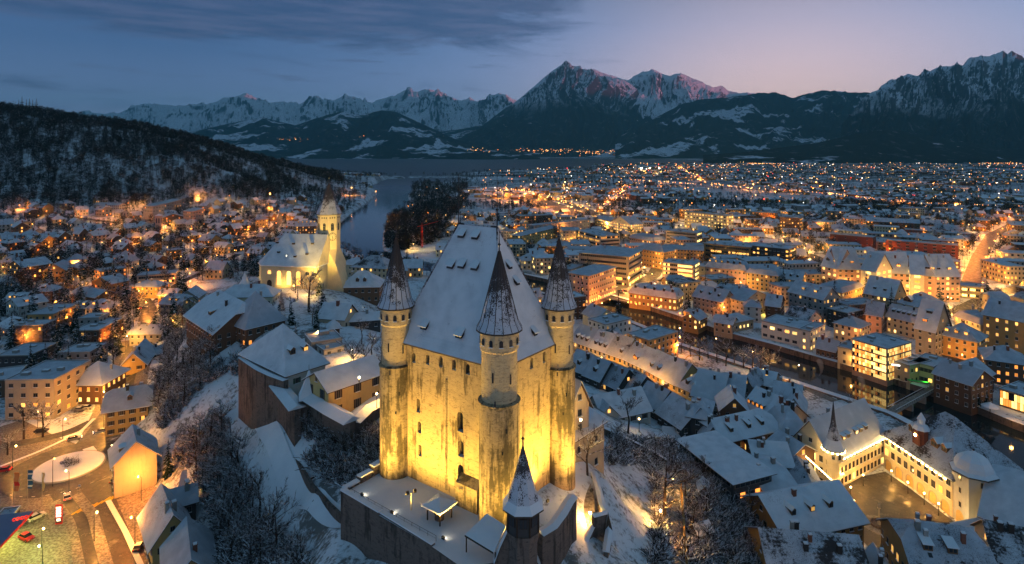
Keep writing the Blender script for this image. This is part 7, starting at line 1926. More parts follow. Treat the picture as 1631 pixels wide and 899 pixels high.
# ------------------------------------------------------------------ quays, bridge, square, roundabout, cars, lamps
def bank(side, k0, k1, off0=1.4):
    pts = RIVER[k0:k1]; out = []
    for i, (x, y, w_) in enumerate(pts):
        a = pts[max(0, i - 1)]; b = pts[min(len(pts) - 1, i + 1)]; d = Vector((b[0] - a[0], b[1] - a[1])).normalized(); n = Vector((-d.y, d.x)) * side
        out.append((x + n.x * (w_ + off0), y + n.y * (w_ + off0)))
    return out
for sd, lb in ((1, 'stone quay wall of the river bank on the town hall side'), (-1, 'stone quay wall of the river bank below the glass store')):
    bp_ = bank(sd, 0, 11); wall_run('quay_wall', [(x, y, .7, -5) for x, y in bp_], 3.2, lb, mat=m_wallst, cat='quay wall', capw=.05, caph=.12)
a = P(1424, 652, 1.2); b_ = P(1486, 618, 1.2)
t = empty('footbridge', (a[0], a[1], 0), math.atan2(b_[1] - a[1], b_[0] - a[0]), 'narrow lit footbridge with snowy handrails over the river behind the town hall', 'footbridge'); L = math.hypot(b_[0] - a[0], b_[1] - a[1])
v = MB(); v.box(-2, L + 2, -1.6, 1.6, .5, 1.1, m_concrete, top=m_slush); v.build('deck', t)
for s in (-1.5, 1.5):
    v = MB(); v.box(-2, L + 2, s - .06, s + .06, 2.0, 2.12, m_snow)
    for i in range(int(L / 2) + 2): v.box(i * 2 - .05, i * 2 + .05, s - .05, s + .05, 1.1, 2.0, m_metal)
    v.build('handrail', t)
for i in (1, 2): v = MB(); v.box(L * i / 3 - .5, L * i / 3 + .5, -1.8, 1.8, -6, .5, m_concrete); v.build('pier', t)
# town hall square
sq_ = [P(px, py, 0)[:2] for px, py in [(1330, 778), (1362, 762), (1410, 752), (1440, 772), (1520, 832), (1500, 848), (1440, 880), (1390, 880), (1345, 830), (1325, 800)]]
v = MB(); v.poly([(x, y, .12) for x, y in sq_], m_road); tag(v.build('town_square'), kind='structure')
fq = P(1400, 838, 0); t = empty('fountain', (fq[0], fq[1], .1), 0, 'round fountain with statue column in the middle of the town hall square', 'fountain')
v = MB(); v.lathe([(2.2, 0), (2.2, .8), (1.9, .8), (1.8, .4), (.01, .4)], m_wallst, 16); v.build('basin', t)
v = MB(); v.lathe([(.5, .3), (.35, 1.0), (.22, 1.2), (.2, 4.4), (.4, 4.6), (.4, 4.8)], m_stone_l, 10); v.build('column', t)
v = MB(); v.lathe([(.3, 4.8), (.34, 5.3), (.22, 5.7), (.12, 5.85), (.17, 6.05), (.1, 6.25)], m_concrete, 8); v.tube((.25, 0, 5.5), (.45, 0, 5.9), .06, .05, m_concrete); v.build('statue', t)
v = MB(); v.lathe([(4.6, 0), (4.4, .18), (.01, .25)], m_slush, 18); tag(v.build('snow_bank', None, (fq[0], fq[1], .1)), kind='stuff')
# strings of light along the eaves
def string(label, p0, p1, z, n, power=260, name='light_string', out=(0, 0), col=(1, .58, .16)):
    t = empty(name, (0, 0, 0), 0, label, 'light string'); p0 = np.array(p0[:2]); p1 = np.array(p1[:2]); d = (p1 - p0) / np.linalg.norm(p1 - p0); v = MB(); w_ = MB()
    w_.tube((*p0, z), (*p1, z), .04, .04, m_metal, 4); w_.build('cable', t)
    for i in range(n):
        q = p0 + (p1 - p0) * (i + .5) / n; a_, b2 = q - d * .42, q + d * .42; v.tube((*a_, z), (*b2, z), .15, .15, m_bulb, 6)
    v.build('bulbs', t)
    m = max(1, n // 4)
    for i in range(m):
        q = p0 + (p1 - p0) * (i + .5) / m; point_light('glow', (q[0] + out[0], q[1] + out[1], z - .6), power, col, .3, t)
A_, B_, C_ = P(1325, 733, 10), P(1408, 693, 10), P(1515, 765, 10.2); D_ = P(1268, 704, 10)
string('string of warm bulbs under the eaves of the dormered town hall wing', A_ + (.6, -1.1, 0), B_ + (.2, -1.1, 0), 9.7, 16, 300, out=(.6, -1.2))
string('string of warm bulbs along the arcaded town hall wing', B_ + (-1.1, -.5, 0), C_ + (-1.1, 0, 0), 10.2, 16, 340, out=(-1.3, 0))
a = P(1232, 678, 9.5); b_ = P(1362, 805, 8); string('long string of warm bulbs above the lane left of the town hall', a, b_, 9, 30, 420)
a = P(1580, 790, 9); b_ = P(1640, 750, 9.5); string('string of warm bulbs on the big grey roof at the right edge', a, b_, 9.9, 12, 200)
a = P(1345, 812, 9.2); b_ = P(1372, 826, 9.2); string('short string of bulbs at the square end of the three dormer house', a + (.8, 0, 0), b_ + (.8, 0, 0), 8.9, 5, 200)

LAMPS = [0]
def lamp(x, y, h=5.5, power=900, col=(1, .60, .20), label=None, group=None, z=None, bulb=None, style='arm', r=.22):
    z = Hs(x, y) if z is None else z; LAMPS[0] += 1
    if y > 600 and r < .45:
        FARL.append((x, y, z + h, bulb or 'o'))
        return point_light('far_glow', (x, y, z + h - .4), power * PW, col, .2) if power else None
    t = empty('street_lamp', (x, y, z), random.Random(LAMPS[0]).uniform(0, 6.28), label or 'street lamp', 'street lamp', group)
    key = (style, h, bulb or 'o')
    if key not in LM:
        v = MB(); v.tube((0, 0, 0), (0, 0, h), .09, .06, m_metal, 6); v.tube((0, 0, 0), (0, 0, .8), .14, .13, m_metal, 6)
        if style == 'arm': v.tube((0, 0, h), (1.0, 0, h + .25), .05, .04, m_metal, 5)
        u = MB()
        c = (1.1, 0, h + .2) if style == 'arm' else (0, 0, h + .2)
        u.lathe([(.05, c[2] - r * 1.2), (r, c[2] - r * .5), (r, c[2] + r * .4), (.05, c[2] + r)], {'o': m_bulb_o, 'y': m_bulb, 'w': m_bulb_w}[bulb or 'o'], 8, (c[0], c[1]))
        LM[key] = (v.mesh('pole'), u.mesh('lamp_head'), c)
    a, b, c = LM[key]; link_mesh('pole', a, t); link_mesh('lamp_head', b, t)
    if power: point_light('glow', (c[0], c[1], c[2] - r * 1.6), power * PW, col, .2, t)
    return t
LM = {}; PW = 3.8; FARL = []
OR, YE, WH = (1, .31, .04), (1, .47, .095), (1, .80, .50)
def lpx(px, py, z=None, **k):
    q = P(px, py, z or 0)
    if z is None:
        for _ in range(10): q = P(px, py, Hs(q[0], q[1]))
    return lamp(q[0], q[1], z=z, **k)
for px, py, pw, c, lb in [(213, 585, 2600, YE, 'lamp beside the bright yellow gabled house'), (165, 690, 2200, YE, 'lamp at the head of the roundabout'), (172, 620, 1800, YE, 'lamp on the kerb below the broad pinkish roof'), (200, 560, 2600, YE, 'lamp at the middle of the lit street'),
        (236, 500, 3000, OR, 'lamp under the glowing street tree'), (222, 480, 2600, YE, 'lamp before the orange lit house'), (60, 690, 1200, YE, 'lamp before the cream apartment block'), (20, 750, 1300, YE, 'lamp left of the roundabout'), (110, 790, 1500, YE, 'lamp near the roundabout splitter island'),
        (185, 745, 2200, YE, 'lamp between the roundabout and the blank gabled house'), (225, 800, 1800, OR, 'lamp at the parking strip'), (215, 870, 1700, OR, 'lamp at the lower end of the parking strip'), (150, 865, 1500, YE, 'lamp between the two lower carriageways'), (160, 655, 2200, YE, 'lamp across from the half hipped yellow house'), (100, 700, 1600, YE, 'lamp on the snowy strip above the roundabout'),
        (180, 500, 900, YE, 'lamp in the courtyard of the flat roofed blocks'), (110, 525, 700, YE, 'garden lamp between the timber clad block and the stepped roof'), (300, 452, 900, OR, 'lamp behind the small gabled house')]:
    lpx(px, py, h=7, power=pw * 1.25, col=(1, .41, .065) if c == YE else c, label='tall ' + lb, bulb='y' if c == YE else 'o')
# castle lights
for px, py, z, pw, lb in [(940, 838, 31.2, 1500, 'bright white lamp at the bend of the castle ramp'), (966, 893, 27, 1300, 'bright lamp at the foot of the lit corner wall'), (911, 768, 34.5, 500, 'lantern beside the right keep turret'), (810, 800, 38, 260, 'small lantern left of the gate turret spire'),
        (1052, 845, None, 1500, 'lamp under the leaning tree by the lit path'), (1072, 790, None, 700, 'lamp above the lit hillside path'), (493, 475, 34.8, 900, 'globe lamp on the church forecourt'), (468, 470, 34.8, 600, 'low lamp on the church forecourt'), (420, 450, 34.8, 400, 'lamp beside the apse of the church'),
        (507, 548, 36, 700, 'lamp in the castle lane near the tiny gate house'), (560, 580, 36.5, 1500, 'bright lamp in the castle courtyard behind the residence'), (600, 655, 37.5, 500, 'lantern on the yellow castle residence'), (1018, 690, None, 220, 'garden lamp near the white house with dark shutters'), (1145, 770, None, 500, 'garden lamp left of the house with tilted white roof')]:
    lpx(px, py, z, h=4.0 if z is None or z > 33 else 2.2, power=pw, col=YE, label=lb, bulb='w' if pw > 1200 else 'y', style='post')
a = P(925, 683, 44); v = lamp(a[0], a[1], 2.0, 420, YE, 'lamp on the low castle annexe roof', z=43.6, bulb='w', style='post')
a = P(572, 592, 47); v = lamp(a[0], a[1], 1.0, 500, YE, 'bright lamp on the ridge of the yellow castle residence', z=44.4, bulb='w', style='post')
# old town street, lane, quay and square
def along(pts, step, h, power, col, label, group, off=0, bulb='y', style='arm', jitter=0):
    w_ = [gp(x, y)[:2] for x, y in pts]; acc = 0; k = 0
    for a, b in zip(w_[:-1], w_[1:]):
        L = np.linalg.norm(b - a); d = (b - a) / L; n = np.array((-d[1], d[0])); u = step - acc if acc else step / 2
        while u < L:
            q = a + d * u + n * off * (1 if k % 2 else -1); k += 1
            lamp(q[0], q[1], h, power, col, label, group, bulb=bulb, style=style); u += step
        acc = L - (u - step)
along([(905, 572), (960, 590), (1010, 612), (1060, 636), (1100, 652)], 13, 5, 1500, YE, 'wall height street lamp in the old town street below the lit terrace houses', 'lamps of the old town street', bulb='y')
along([(1248, 690), (1275, 720), (1312, 755), (1345, 782)], 10, 4.5, 650, YE, 'lamp in the lit lane left of the town hall', 'lamps of the town hall lane', style='post')
along([(985, 475), (1010, 462), (1040, 440), (1052, 420), (1045, 395), (1010, 375)], 22, 7, 3800, YE, 'street lamp on the main street of the modern centre', 'lamps of the main street', off=5)
along([(985, 375), (960, 345), (900, 322), (850, 312)], 38, 8, 6000, YE, 'street lamp on the station road', 'lamps of the station road', off=9)
along([(1000, 345), (1080, 352), (1180, 365), (1300, 410), (1330, 450), (1400, 485), (1520, 500), (1580, 470), (1640, 455)], 26, 7, 4200, YE, 'street lamp on the boulevard of the right town', 'lamps of the boulevard', off=6)
along([(965, 335), (985, 312), (1000, 298)], 45, 8, 5000, (1, .28, .06), 'red orange lamp of the straight avenue behind the station', 'lamps of the straight avenue', off=5, bulb='o')
along([(1540, 470), (1560, 410), (1580, 375), (1640, 345)], 32, 7, 4200, OR, 'street lamp on the avenue in the far right town', 'lamps of the right avenue', off=7, bulb='o')
along([(1000, 290), (1080, 296), (1180, 300), (1300, 312), (1450, 330), (1640, 335)], 95, 9, 9000, OR, 'street lamp on the outer ring road', 'lamps of the outer road', off=7, bulb='o')
along([(450, 340), (440, 360), (420, 375), (380, 385), (320, 380), (230, 360), (100, 345)], 36, 7, 2300, OR, 'orange street lamp in the left town', 'lamps of the left town', off=4, bulb='o')
along([(258, 470), (285, 452), (330, 432), (380, 405)], 26, 7, 1300, OR, 'street lamp on the road behind the half timbered house', 'lamps of the road behind', off=3, bulb='o')
along([(1060, 528), (1130, 552), (1240, 588), (1330, 622)], 22, 4.5, 700, OR, 'lamp of the quay promenade among the plane trees', 'lamps of the quay promenade', off=1, bulb='y', style='post')
along([(1010, 500), (985, 492), (950, 485), (915, 478)], 12, 5, 1100, OR, 'lamp on the canal bank by the snowy cedar', 'lamps of the canal bank', off=2, bulb='o')
along([(1530, 590), (1510, 560), (1490, 545), (1560, 530), (1600, 520)], 13, 5, 1500, YE, 'lamp in the shopping lane behind the riverside restaurants', 'lamps of the shopping lane', off=1)
along([(1420, 600), (1390, 590), (1350, 578)], 10, 3, 700, YE, 'lamp on the terrace under the blazing glass store', 'lamps of the store terrace', style='post')
along([(1310, 470), (1380, 480), (1440, 490), (1520, 490)], 14, 6, 2000, YE, 'lamp at the foot of the shopping range', 'lamps of the shopping range')
along([(1000, 495), (1060, 505), (1110, 520)], 14, 5, 900, OR, 'lamp on the island quay', 'lamps of the island quay', off=1, bulb='o')
for px, py, lb in [(1355, 795, 'left corner of the town hall square'), (1420, 768, 'foot of the arcades near the corner'), (1446, 787, 'second lamp along the arcades'), (1472, 805, 'third lamp along the arcades'), (1495, 822, 'fourth lamp along the arcades, by the domed tower'), (1375, 775, 'foot of the dormered town hall wing'), (1338, 800, 'square entrance by the string of bulbs'), (1412, 870, 'near side of the town hall square')]:
    lpx(px, py, h=3.2, power=360, col=YE, label='low square lantern, ' + lb, bulb='y', style='post')
q = P(1225, 612, 0); lamp(q[0], q[1], 5, 700, YE, 'bright globe lamp at the old town end of the quay wall', bulb='w', style='post')
for (x, y, z, tx2, ty2, tz2, e, lb) in [(112, 152, .2, 130, 150, 8, 4200, 'floodlight aimed at the domed tower'), (152, 160, .3, 146, 176, 9, 6000, 'floodlight at the river end of the town hall')]:
    floodlight((x, y, z), (tx2, ty2, tz2), e, lb, color=(1, .72, .3))
# railway yard and stadium glow
ry = [(800, 316), (815, 322), (835, 314), (850, 320), (868, 330), (890, 338), (805, 308), (830, 306), (910, 345)]
for i, (px, py) in enumerate(ry): lpx(px, py, h=14, power=30000, col=OR, label='high mast lamp over the glowing railway yard', group='mast lamps of the railway yard', bulb='o', style='post', r=.5)
for i, px in enumerate((1022, 1035, 1050)): lpx(px, 276, h=22, power=60000, col=YE, label='stadium floodlight mast, %s of the bright trio near the lake' % ['left', 'middle', 'right'][i], bulb='w', style='post', r=2.2)
# lamps standing free between the houses
lr_ = random.Random(404); nl = 0; LP = []
for k in range(6000):
    if nl >= 225: break
    y = 250 + 620 * lr_.random(); x = lr_.uniform(-.9, .9) * y; z = float(H([x], [y])[0]); px, py = pxof(x, y, z)
    if px < 0 or px > 1631 or (z > 31) or (z > 4 and y < 430 and 215 < px < 1120) or (px < 250 and py > 560) or inrect(x, y, .5): continue
    if any((a - x) ** 2 + (b - y) ** 2 < (15 + y * .012) ** 2 for a, b in LP): continue
    LP.append((x, y)); nl += 1; left_ = px < 600
    lamp(x, y, 6, lr_.uniform(700, 2000) * (1 + y / 900) * (1.1 if left_ else 1.15), OR if lr_.random() < (.85 if left_ else .35) else YE, ('orange' if left_ else 'warm') + ' street lamp standing between houses of the ' + ('left' if left_ else 'right') + ' town', 'side street lamps of the ' + ('left' if left_ else 'right') + ' town', z=z, bulb='o' if left_ else 'y')
# far lamps: thousands of tiny lights, one mass, and a few strong ones among them
v = MB(); lr3 = np.random.RandomState(8)
def bead(x, y, z, s, m_): v.poly([(x - s, y, z), (x, y - s, z + s * .2), (x + s, y, z), (x, y, z + s)], m_); v.poly([(x - s, y, z), (x, y, z + s), (x, y - s * .9, z - s)], m_); v.poly([(x + s, y, z), (x, y - s * .9, z - s), (x, y, z + s)], m_)
m_far_o = emit('far_lamp_orange', (1, .36, .07), 6); m_far_y = emit('far_lamp_yellow', (1, .62, .22), 7); m_far_r = emit('far_lamp_red', (1, .06, .04), 8); m_far_w = emit('far_lamp_white', (.95, .9, .8), 9)
for i in range(1700):
    if i < len(FARP) and i % 2: x, y = FARP[i * 2 % len(FARP)]; x += 9
    else:
        y = 850 + 3900 * lr3.rand() ** 1.2; x = lr3.uniform(-.2, .95) * y
    if water_depth(np.array([x]), np.array([y]))[0] > -4: continue
    if x < -.05 * y and y > 1500: continue
    z = max(0, Hs(x, y));
    if z > 30: continue
    c = lr3.choice([0, 0, 0, 1, 1, 2, 3], p=[.2, .2, .15, .15, .14, .06, .10]); bead(x, y, z + lr3.uniform(3, 9), (.35 + y * .00038) * lr3.uniform(.6, 1.3), [m_far_o, m_far_y, m_far_r, m_far_w][c])
for px, py, n, sx_ in [(270, 242, 26, 45), (420, 237, 70, 70), (500, 224, 30, 60), (560, 221, 26, 30), (700, 243, 50, 30), (760, 240, 40, 30), (865, 240, 60, 60), (940, 243, 60, 40), (1240, 236, 14, 80)]:
    for k in range(n):
        D = 9000 if py < 240 else 8400; p_ = (px + lr3.normal() * sx_ * .5, py + lr3.normal() * 2.2); bead((p_[0] - CX) / FPX * D, D * .97, CZ + (HY - p_[1]) / FPX * D * .97, 3.4 * lr3.uniform(.5, 1.2), [m_far_o, m_far_y, m_far_o][lr3.randint(3)])
for x, y, z, k in FARL: bead(x, y, z, .35 + y * .0004, m_far_o if k == 'o' else m_far_y)
# lamps following far streets
for pts, n in (([(800, 305), (850, 312), (880, 322), (945, 345)], 60), ([(1000, 290), (1100, 297), (1300, 312), (1450, 330), (1640, 337)], 90), ([(1075, 262), (1100, 280), (1125, 296), (1200, 306)], 60), ([(965, 335), (1000, 298)], 30), ([(540, 322), (570, 316), (600, 310)], 14), ([(1560, 262), (1631, 262)], 24), ([(1190, 262), (1240, 263)], 24)):
    for k in range(n):
        t_ = (k + lr3.rand()) / n * (len(pts) - 1); i = min(int(t_), len(pts) - 2); f = t_ - i; px = pts[i][0] * (1 - f) + pts[i + 1][0] * f; py = pts[i][1] * (1 - f) + pts[i + 1][1] * f
        q = P(px, py, 0); bead(q[0] + lr3.normal() * 5, q[1] + lr3.normal() * 5, 8, (.3 + q[1] * .0004), m_far_o if lr3.rand() < .6 else m_far_y)
tag(v.build('distant_lamps'), kind='stuff')
for i, (px, py, e, c) in enumerate([(1085, 270, 90000, OR), (1110, 286, 70000, OR), (1200, 304, 45000, OR), (1235, 318, 30000, OR), (1300, 300, 40000, OR), (1360, 268, 60000, OR), (1440, 296, 40000, OR), (1610, 262, 90000, OR), (1520, 300, 30000, OR), (900, 300, 30000, YE), (1180, 262, 70000, YE), (560, 312, 12000, OR), (430, 326, 4000, OR)]):
    q = gp(px, py); z = q[2]; lamp(q[0], q[1], 16, e, c, 'high distant lamp spreading its glow over the far districts', 'high lamps of the far districts', z=z, bulb='o' if c == OR else 'y', style='post', r=.9)

# roundabout
t_ = MB(); n = 64
def disc(r0, r1, z, mt, c=RB):
    m_ = MB()
    for i in range(n):
        a, b = 2 * math.pi * i / n, 2 * math.pi * (i + 1) / n
        m_.poly([(c[0] + r * math.cos(q), c[1] + r * math.sin(q), z) for r, q in ((r0, a), (r1, a), (r1, b), (r0, b))], mt)
    return m_
tag(disc(0.0, 17.0, .26, m_road).build('roundabout_road'), kind='structure')
v = MB(); v.lathe([(9.7, 0), (9.7, .34), (9.3, .36), (9.1, .52), (5, .75), (.1, .85)], m_slush, 48, mats=[m_concrete, m_concrete, m_snow, m_snow, m_snow, m_slush]); tag(v.build('roundabout_island', None, (RB[0], RB[1], .2)), kind='structure')
for i, (dx, dy, s) in enumerate([(-1.2, 1.5, 1.1), (.6, -.5, 1.3), (1.6, 1.0, .8), (-2.4, .2, .6)]):
    o = link_mesh('shrub', bush_template(40 + i, 90), None, (RB[0] + dx, RB[1] + dy, .95), i); o.scale = (s, s, s); tag(o, 'little bare shrub on the snowy roundabout island', 'shrub', 'shrubs on the roundabout island')
q = P(84, 775, .3); lamp(q[0], q[1], 7.5, 0, YE, 'slim tall street lamp at the near edge of the roundabout', z=.3)
def strip(pts, w_, z, mt, name):
    drape(name, [tuple(P(x, y, 0)[:2]) for x, y in pts], w_, mt, dz=z, kind='structure', seg=1.5)
m_ymark = plain('yellow_road_paint', (.62, .38, .03), .7); m_wmark = plain('white_road_paint', (.7, .7, .66), .7)
for (cx0, cy0, dx, dy, n_) in ((131, 812, 10.5, -3.6, 5), (176, 794, 9.5, -3.4, 4)):
    v = MB()
    for k in range(n_):
        q = P(cx0 + dx * (k - 1) * .8, cy0 + dy * (k - 1) * .8, .27); v.box(-.3, .3, -1.6, 1.6, .26, .275, m_ymark, T=lambda p_, q=q: (q[0] + p_[0] * .95 + p_[1] * .2, q[1] + p_[1] - p_[0] * .3, p_[2] + .02))
    tag(v.build('pedestrian_crossing'), kind='structure')
v = MB()
for i in range(20):
    a = -1.9 + i * .11; 
    if i % 2 == 0: v.box(-.45, .45, -.12, .12, .27, .283, m_wmark, T=lambda p_, a=a: (RB[0] + 16.2 * math.cos(a) - p_[0] * math.sin(a), RB[1] + 16.2 * math.sin(a) + p_[0] * math.cos(a) + p_[1], p_[2]))
tag(v.build('give_way_marking'), kind='structure')
# snowy verges and splitter islands beside the carriageways
strip([(122, 790), (148, 822), (158, 860), (172, 910)], 2.6, .42, m_slush, 'snow_verge'); strip([(172, 800), (200, 850), (225, 905)], 1.3, .5, m_snow, 'snow_verge'); strip([(88, 800), (112, 835), (122, 880), (128, 910)], 2.2, .4, m_slush, 'snow_verge')
strip([(150, 668), (128, 690), (60, 722), (0, 745)], 1.2, .35, m_snow, 'snow_verge'); strip([(140, 735 - 20), (146, 722)], 3, .35, m_snow, 'snow_verge'); strip([(-60, 700), (0, 735), (60, 760), (120, 760), (170, 740), (215, 725)], 34, .04, m_slush, 'trodden_ground'); strip([(150, 790), (190, 850), (200, 910)], 26, .03, m_slush, 'trodden_ground'); strip([(170, 700), (190, 650), (205, 600), (225, 540)], 17, .05, m_slush, 'trodden_ground')
strip([(0, 812), (40, 830), (90, 860), (110, 905)], 24, .07, m_slush, 'filling_station_yard'); strip([(205, 790), (232, 850), (250, 905)], 6, .2, m_slush, 'parking_strip')
# round direction sign
q = P(127, 788, .3); t = empty('road_sign', (q[0], q[1], .3), 0, 'round blue and white roundabout sign on a post at the splitter island', 'road sign')
v = MB(); v.tube((0, 0, 0), (0, 0, 2.6), .04, .04, m_steel); v.build('post', t)
m_blue = plain('sign_blue', (.02, .09, .38), .5); m_red = plain('sign_red', (.5, .02, .015), .5)
v = MB(); v.lathe([(.42, 0), (.42, .04)], m_wmark, 20); v.lathe([(.36, .041), (.36, .05)], m_blue, 20)
for k in range(3):
    a0 = k * 2.094 + .3
    for j in range(5):
        b0, b1 = a0 + j * .28, a0 + j * .28 + .28; v.poly([(r * math.cos(b), r * math.sin(b), .053) for r, b in ((.17, b0), (.24, b0), (.24, b1), (.17, b1))], m_wmark)
    e = a0 + 1.45; v.poly([(.10 * math.cos(e), .10 * math.sin(e), .053), (.31 * math.cos(e), .31 * math.sin(e), .053), (.21 * math.cos(e + .4), .21 * math.sin(e + .4), .053)], m_wmark)
o = v.build('disc', t, (0, -.05, 2.6)); o.rotation_euler = (R(90), 0, 0)
# blue canopy of the filling station with its red letters
m_canopy = plain('canopy_blue_snow', (.10, .20, .34), .6, .1, .3)
A0 = P(53, 814, 5.6); B0 = P(-6, 876, 5.6); uv_ = (B0 - A0)[:2] / np.linalg.norm((B0 - A0)[:2]); nv_ = np.array((-uv_[1], uv_[0])); nv_ = nv_ if nv_[0] < 0 else -nv_
t = empty('filling_station_canopy', (A0[0], A0[1], 0), math.atan2(uv_[1], uv_[0]), 'blue filling station canopy with orange edge cut by the left border', 'canopy')
v = MB(); v.box(0, 22, -18, 0, 4.9, 5.6, m_red, top=m_canopy); v.build('roof', t)
v = MB(); v.box(.3, 21.7, -17.7, -.3, 4.82, 4.9, m_lit_y); v.build('ceiling_lights', t)
for x in (5, 16): v = MB(); v.box(x - .25, x + .25, -9.4, -8.9, 0, 4.9, m_steel); v.build('column', t)
fc = bpy.data.curves.new('coop_letters', 'FONT'); fc.body = 'coop'; fc.size = 1.6; fc.extrude = .12; fc.bevel_depth = .03; fc.align_x = 'CENTER'; fc.materials.append(emit('red_sign_letters', (1, .05, .02), .5))
fo = bpy.data.objects.new('sign_letters', fc); COL.objects.link(fo); fq_ = P(32, 828, 5.7); fo.location = (fq_[0], fq_[1], 5.65); fo.rotation_euler = (R(72), 0, R(28)); 
dgm = bpy.data.meshes.new_from_object(fo.evaluated_get(bpy.context.evaluated_depsgraph_get())); bpy.data.objects.remove(fo)
o = link_mesh('shop_sign', dgm, None, (fq_[0], fq_[1], 5.65)); o.rotation_euler = (R(72), 0, R(28)); tag(o, 'red coop letters standing on the corner of the blue canopy', 'sign')
point_light('canopy_glow', (A0[0] - 4, A0[1] - 9, 4.3), 2600, (.80, 1.0, .16), .8, None); point_light('canopy_glow', (A0[0] - 2, A0[1] - 3, 4.4), 1600, (.85, 1.0, .2), .8, None)
for dx, dy in ((7, -6), (12, -12)): lamp(A0[0] + dx, A0[1] + dy, 5, 450, (.85, 1, .22), 'yard lamp with greenish light, %s one on the filling station yard' % ('upper' if dx < 10 else 'lower'), bulb='y')
# price pylon
q = P(94, 835, 0); t = empty('price_pylon', (q[0], q[1], 0), R(10), 'red price pylon with white panels beside the filling station', 'sign')
v = MB(); v.box(-.8, .8, -.2, .2, 0, 5.2, m_red); v.build('body', t)
m_panel = emit('lit_white_panel', (1, .92, .8), 1.6)
for k in range(4): v = MB(); v.box(-.6, .6, -.24, -.2, 4.2 - k * .72, 4.7 - k * .72, m_panel); v.build('panel', t)
v = MB(); v.box(-.7, .7, -.25, -.2, .5, 1.7, m_clock); v.box(-.45, .45, -.28, -.25, .95, 1.6, m_panel); v.build('info_panel', t)
# banner flags
m_ban = [plain('banner_orange', (.55, .22, .08), .8), plain('banner_blue', (.03, .10, .22), .8), plain('banner_pale', (.5, .38, .2), .8)]
for i, (px, py, lb) in enumerate([(22, 806, 'tall banner flag with red and orange cloth, leftmost of the three'), (44, 802, 'tall dark blue and white banner flag, middle of the three'), (67, 806, 'rolled pale banner flag, rightmost of the three')]):
    q = P(px, py, 0); t = empty('banner_flag', (q[0], q[1], 0), 0, lb, 'flag'); v = MB(); v.tube((0, 0, 0), (-.35 * 0, 0, 9.5), .07, .05, m_steel, 6); v.build('pole', t)
    v = MB(); wd = (1.3, 1.2, .5)[i]
    for k in range(12):
        z0, z1 = 9.3 - k * .42, 9.3 - (k + 1) * .42; o0, o1 = .12 * math.sin(k * .9), .12 * math.sin((k + 1) * .9)
        for a, b in ((0, .5), (.5, 1)):
            mt = m_ban[i] if not (i == 1 and k % 4 == 2) and not (i == 0 and 5 < k < 9) else (m_wmark if i == 1 else m_red)
            v.poly([(.06 + wd * a, o0 * (1 + a), z0), (.06 + wd * b, o0 * (1 + b) + .1 * b, z0), (.06 + wd * b, o1 * (1 + b) + .1 * b, z1), (.06 + wd * a, o1 * (1 + a), z1)], mt)
    v.build('cloth', t)

# cars
m_tyre = plain('tyre_rubber', (.02, .02, .02), .8); m_head = emit('headlight', (1, .95, .8), 14); m_tail = emit('tail_light', (1, .03, .02), 3)
def car(x, y, rz, body, label, z=None, snow=False, lights=False, group=None):
    z = Hs(x, y) + .12 if z is None else z
    t = empty('parked_car' if not lights else 'moving_car', (x, y, z), rz, label, 'car', group)
    sec = [(-2.1, .45, .75), (-2.05, .35, .95), (-1.3, .3, 1.0), (1.15, .3, .95), (2.0, .35, .78), (2.12, .45, .6)]
    v = MB(); n = len(sec)
    for hw, lo_, hi_ in ((.88, 0, 1),):
        for i in range(n - 1):
            (x0, a0, b0), (x1, a1, b1) = sec[i], sec[i + 1]
            for s in (-1, 1): v.poly([(x0, s * hw, a0), (x1, s * hw, a1), (x1, s * hw * .97, b1), (x0, s * hw * .97, b0)][::s], body)
            v.poly([(x0, -hw * .97, b0), (x1, -hw * .97, b1), (x1, hw * .97, b1), (x0, hw * .97, b0)], body); v.poly([(x0, -hw, a0), (x0, hw, a0), (x1, hw, a1), (x1, -hw, a1)], m_tyre)
    for (x0, a0, b0) in (sec[0], sec[-1]): v.poly([(x0, -.88, a0), (x0, .88, a0), (x0, .85, b0), (x0, -.85, b0)], body)
    v.build('body', t)
    c = [(-1.75, .98), (-1.25, 1.45), (.25, 1.48), (1.0, .97)]; v = MB()
    for i in range(3):
        (x0, z0), (x1, z1) = c[i], c[i + 1]; w0, w1 = (.82 if z0 < 1.2 else .68), (.82 if z1 < 1.2 else .68)
        v.poly([(x0, -w0, z0), (x1, -w1, z1), (x1, w1, z1), (x0, w0, z0)], m_glass_d if i != 1 else (m_snow if snow else body))
    for s in (-1, 1): v.poly([(c[0][0], s * .82, c[0][1]), (c[3][0], s * .82, c[3][1]), (c[2][0], s * .68, c[2][1] - .02), (c[1][0], s * .68, c[1][1] - .02)][::-s], m_glass_d)
    v.build('cabin', t)
    for X in (-1.32, 1.32):
        for s in (-1, 1): v = MB(); v.tube((X, s * .70, .33), (X, s * .9, .33), .33, .33, m_tyre, 14); v.tube((X, s * .9, .33), (X, s * .92, .33), .19, .17, m_steel, 10); v.build('wheel', t)
    for s in (-.6, .6):
        v = MB(); v.box(2.08, 2.14, s - .2, s + .2, .6, .76, m_head if lights else m_steel); v.build('headlight', t)
        v = MB(); v.box(-2.12, -2.07, s - .22, s + .22, .7, .88, m_tail if lights else m_red); v.build('tail_light', t)
    if lights:
        for s in (-.6, .6): spot_light('beam', (2.2, s, .7), (9, s, .1), 500, (1, .92, .75), 60, .6, .08, t)
    return t
CB = {k: plain('car_paint_' + k, c, .3, .05, 1, spec=.6) for k, c in {'red': (.42, .012, .012), 'white': (.6, .6, .58), 'grey': (.2, .2, .2), 'black': (.02, .02, .022), 'blue': (.03, .06, .14), 'silver': (.4, .4, .4)}.items()}
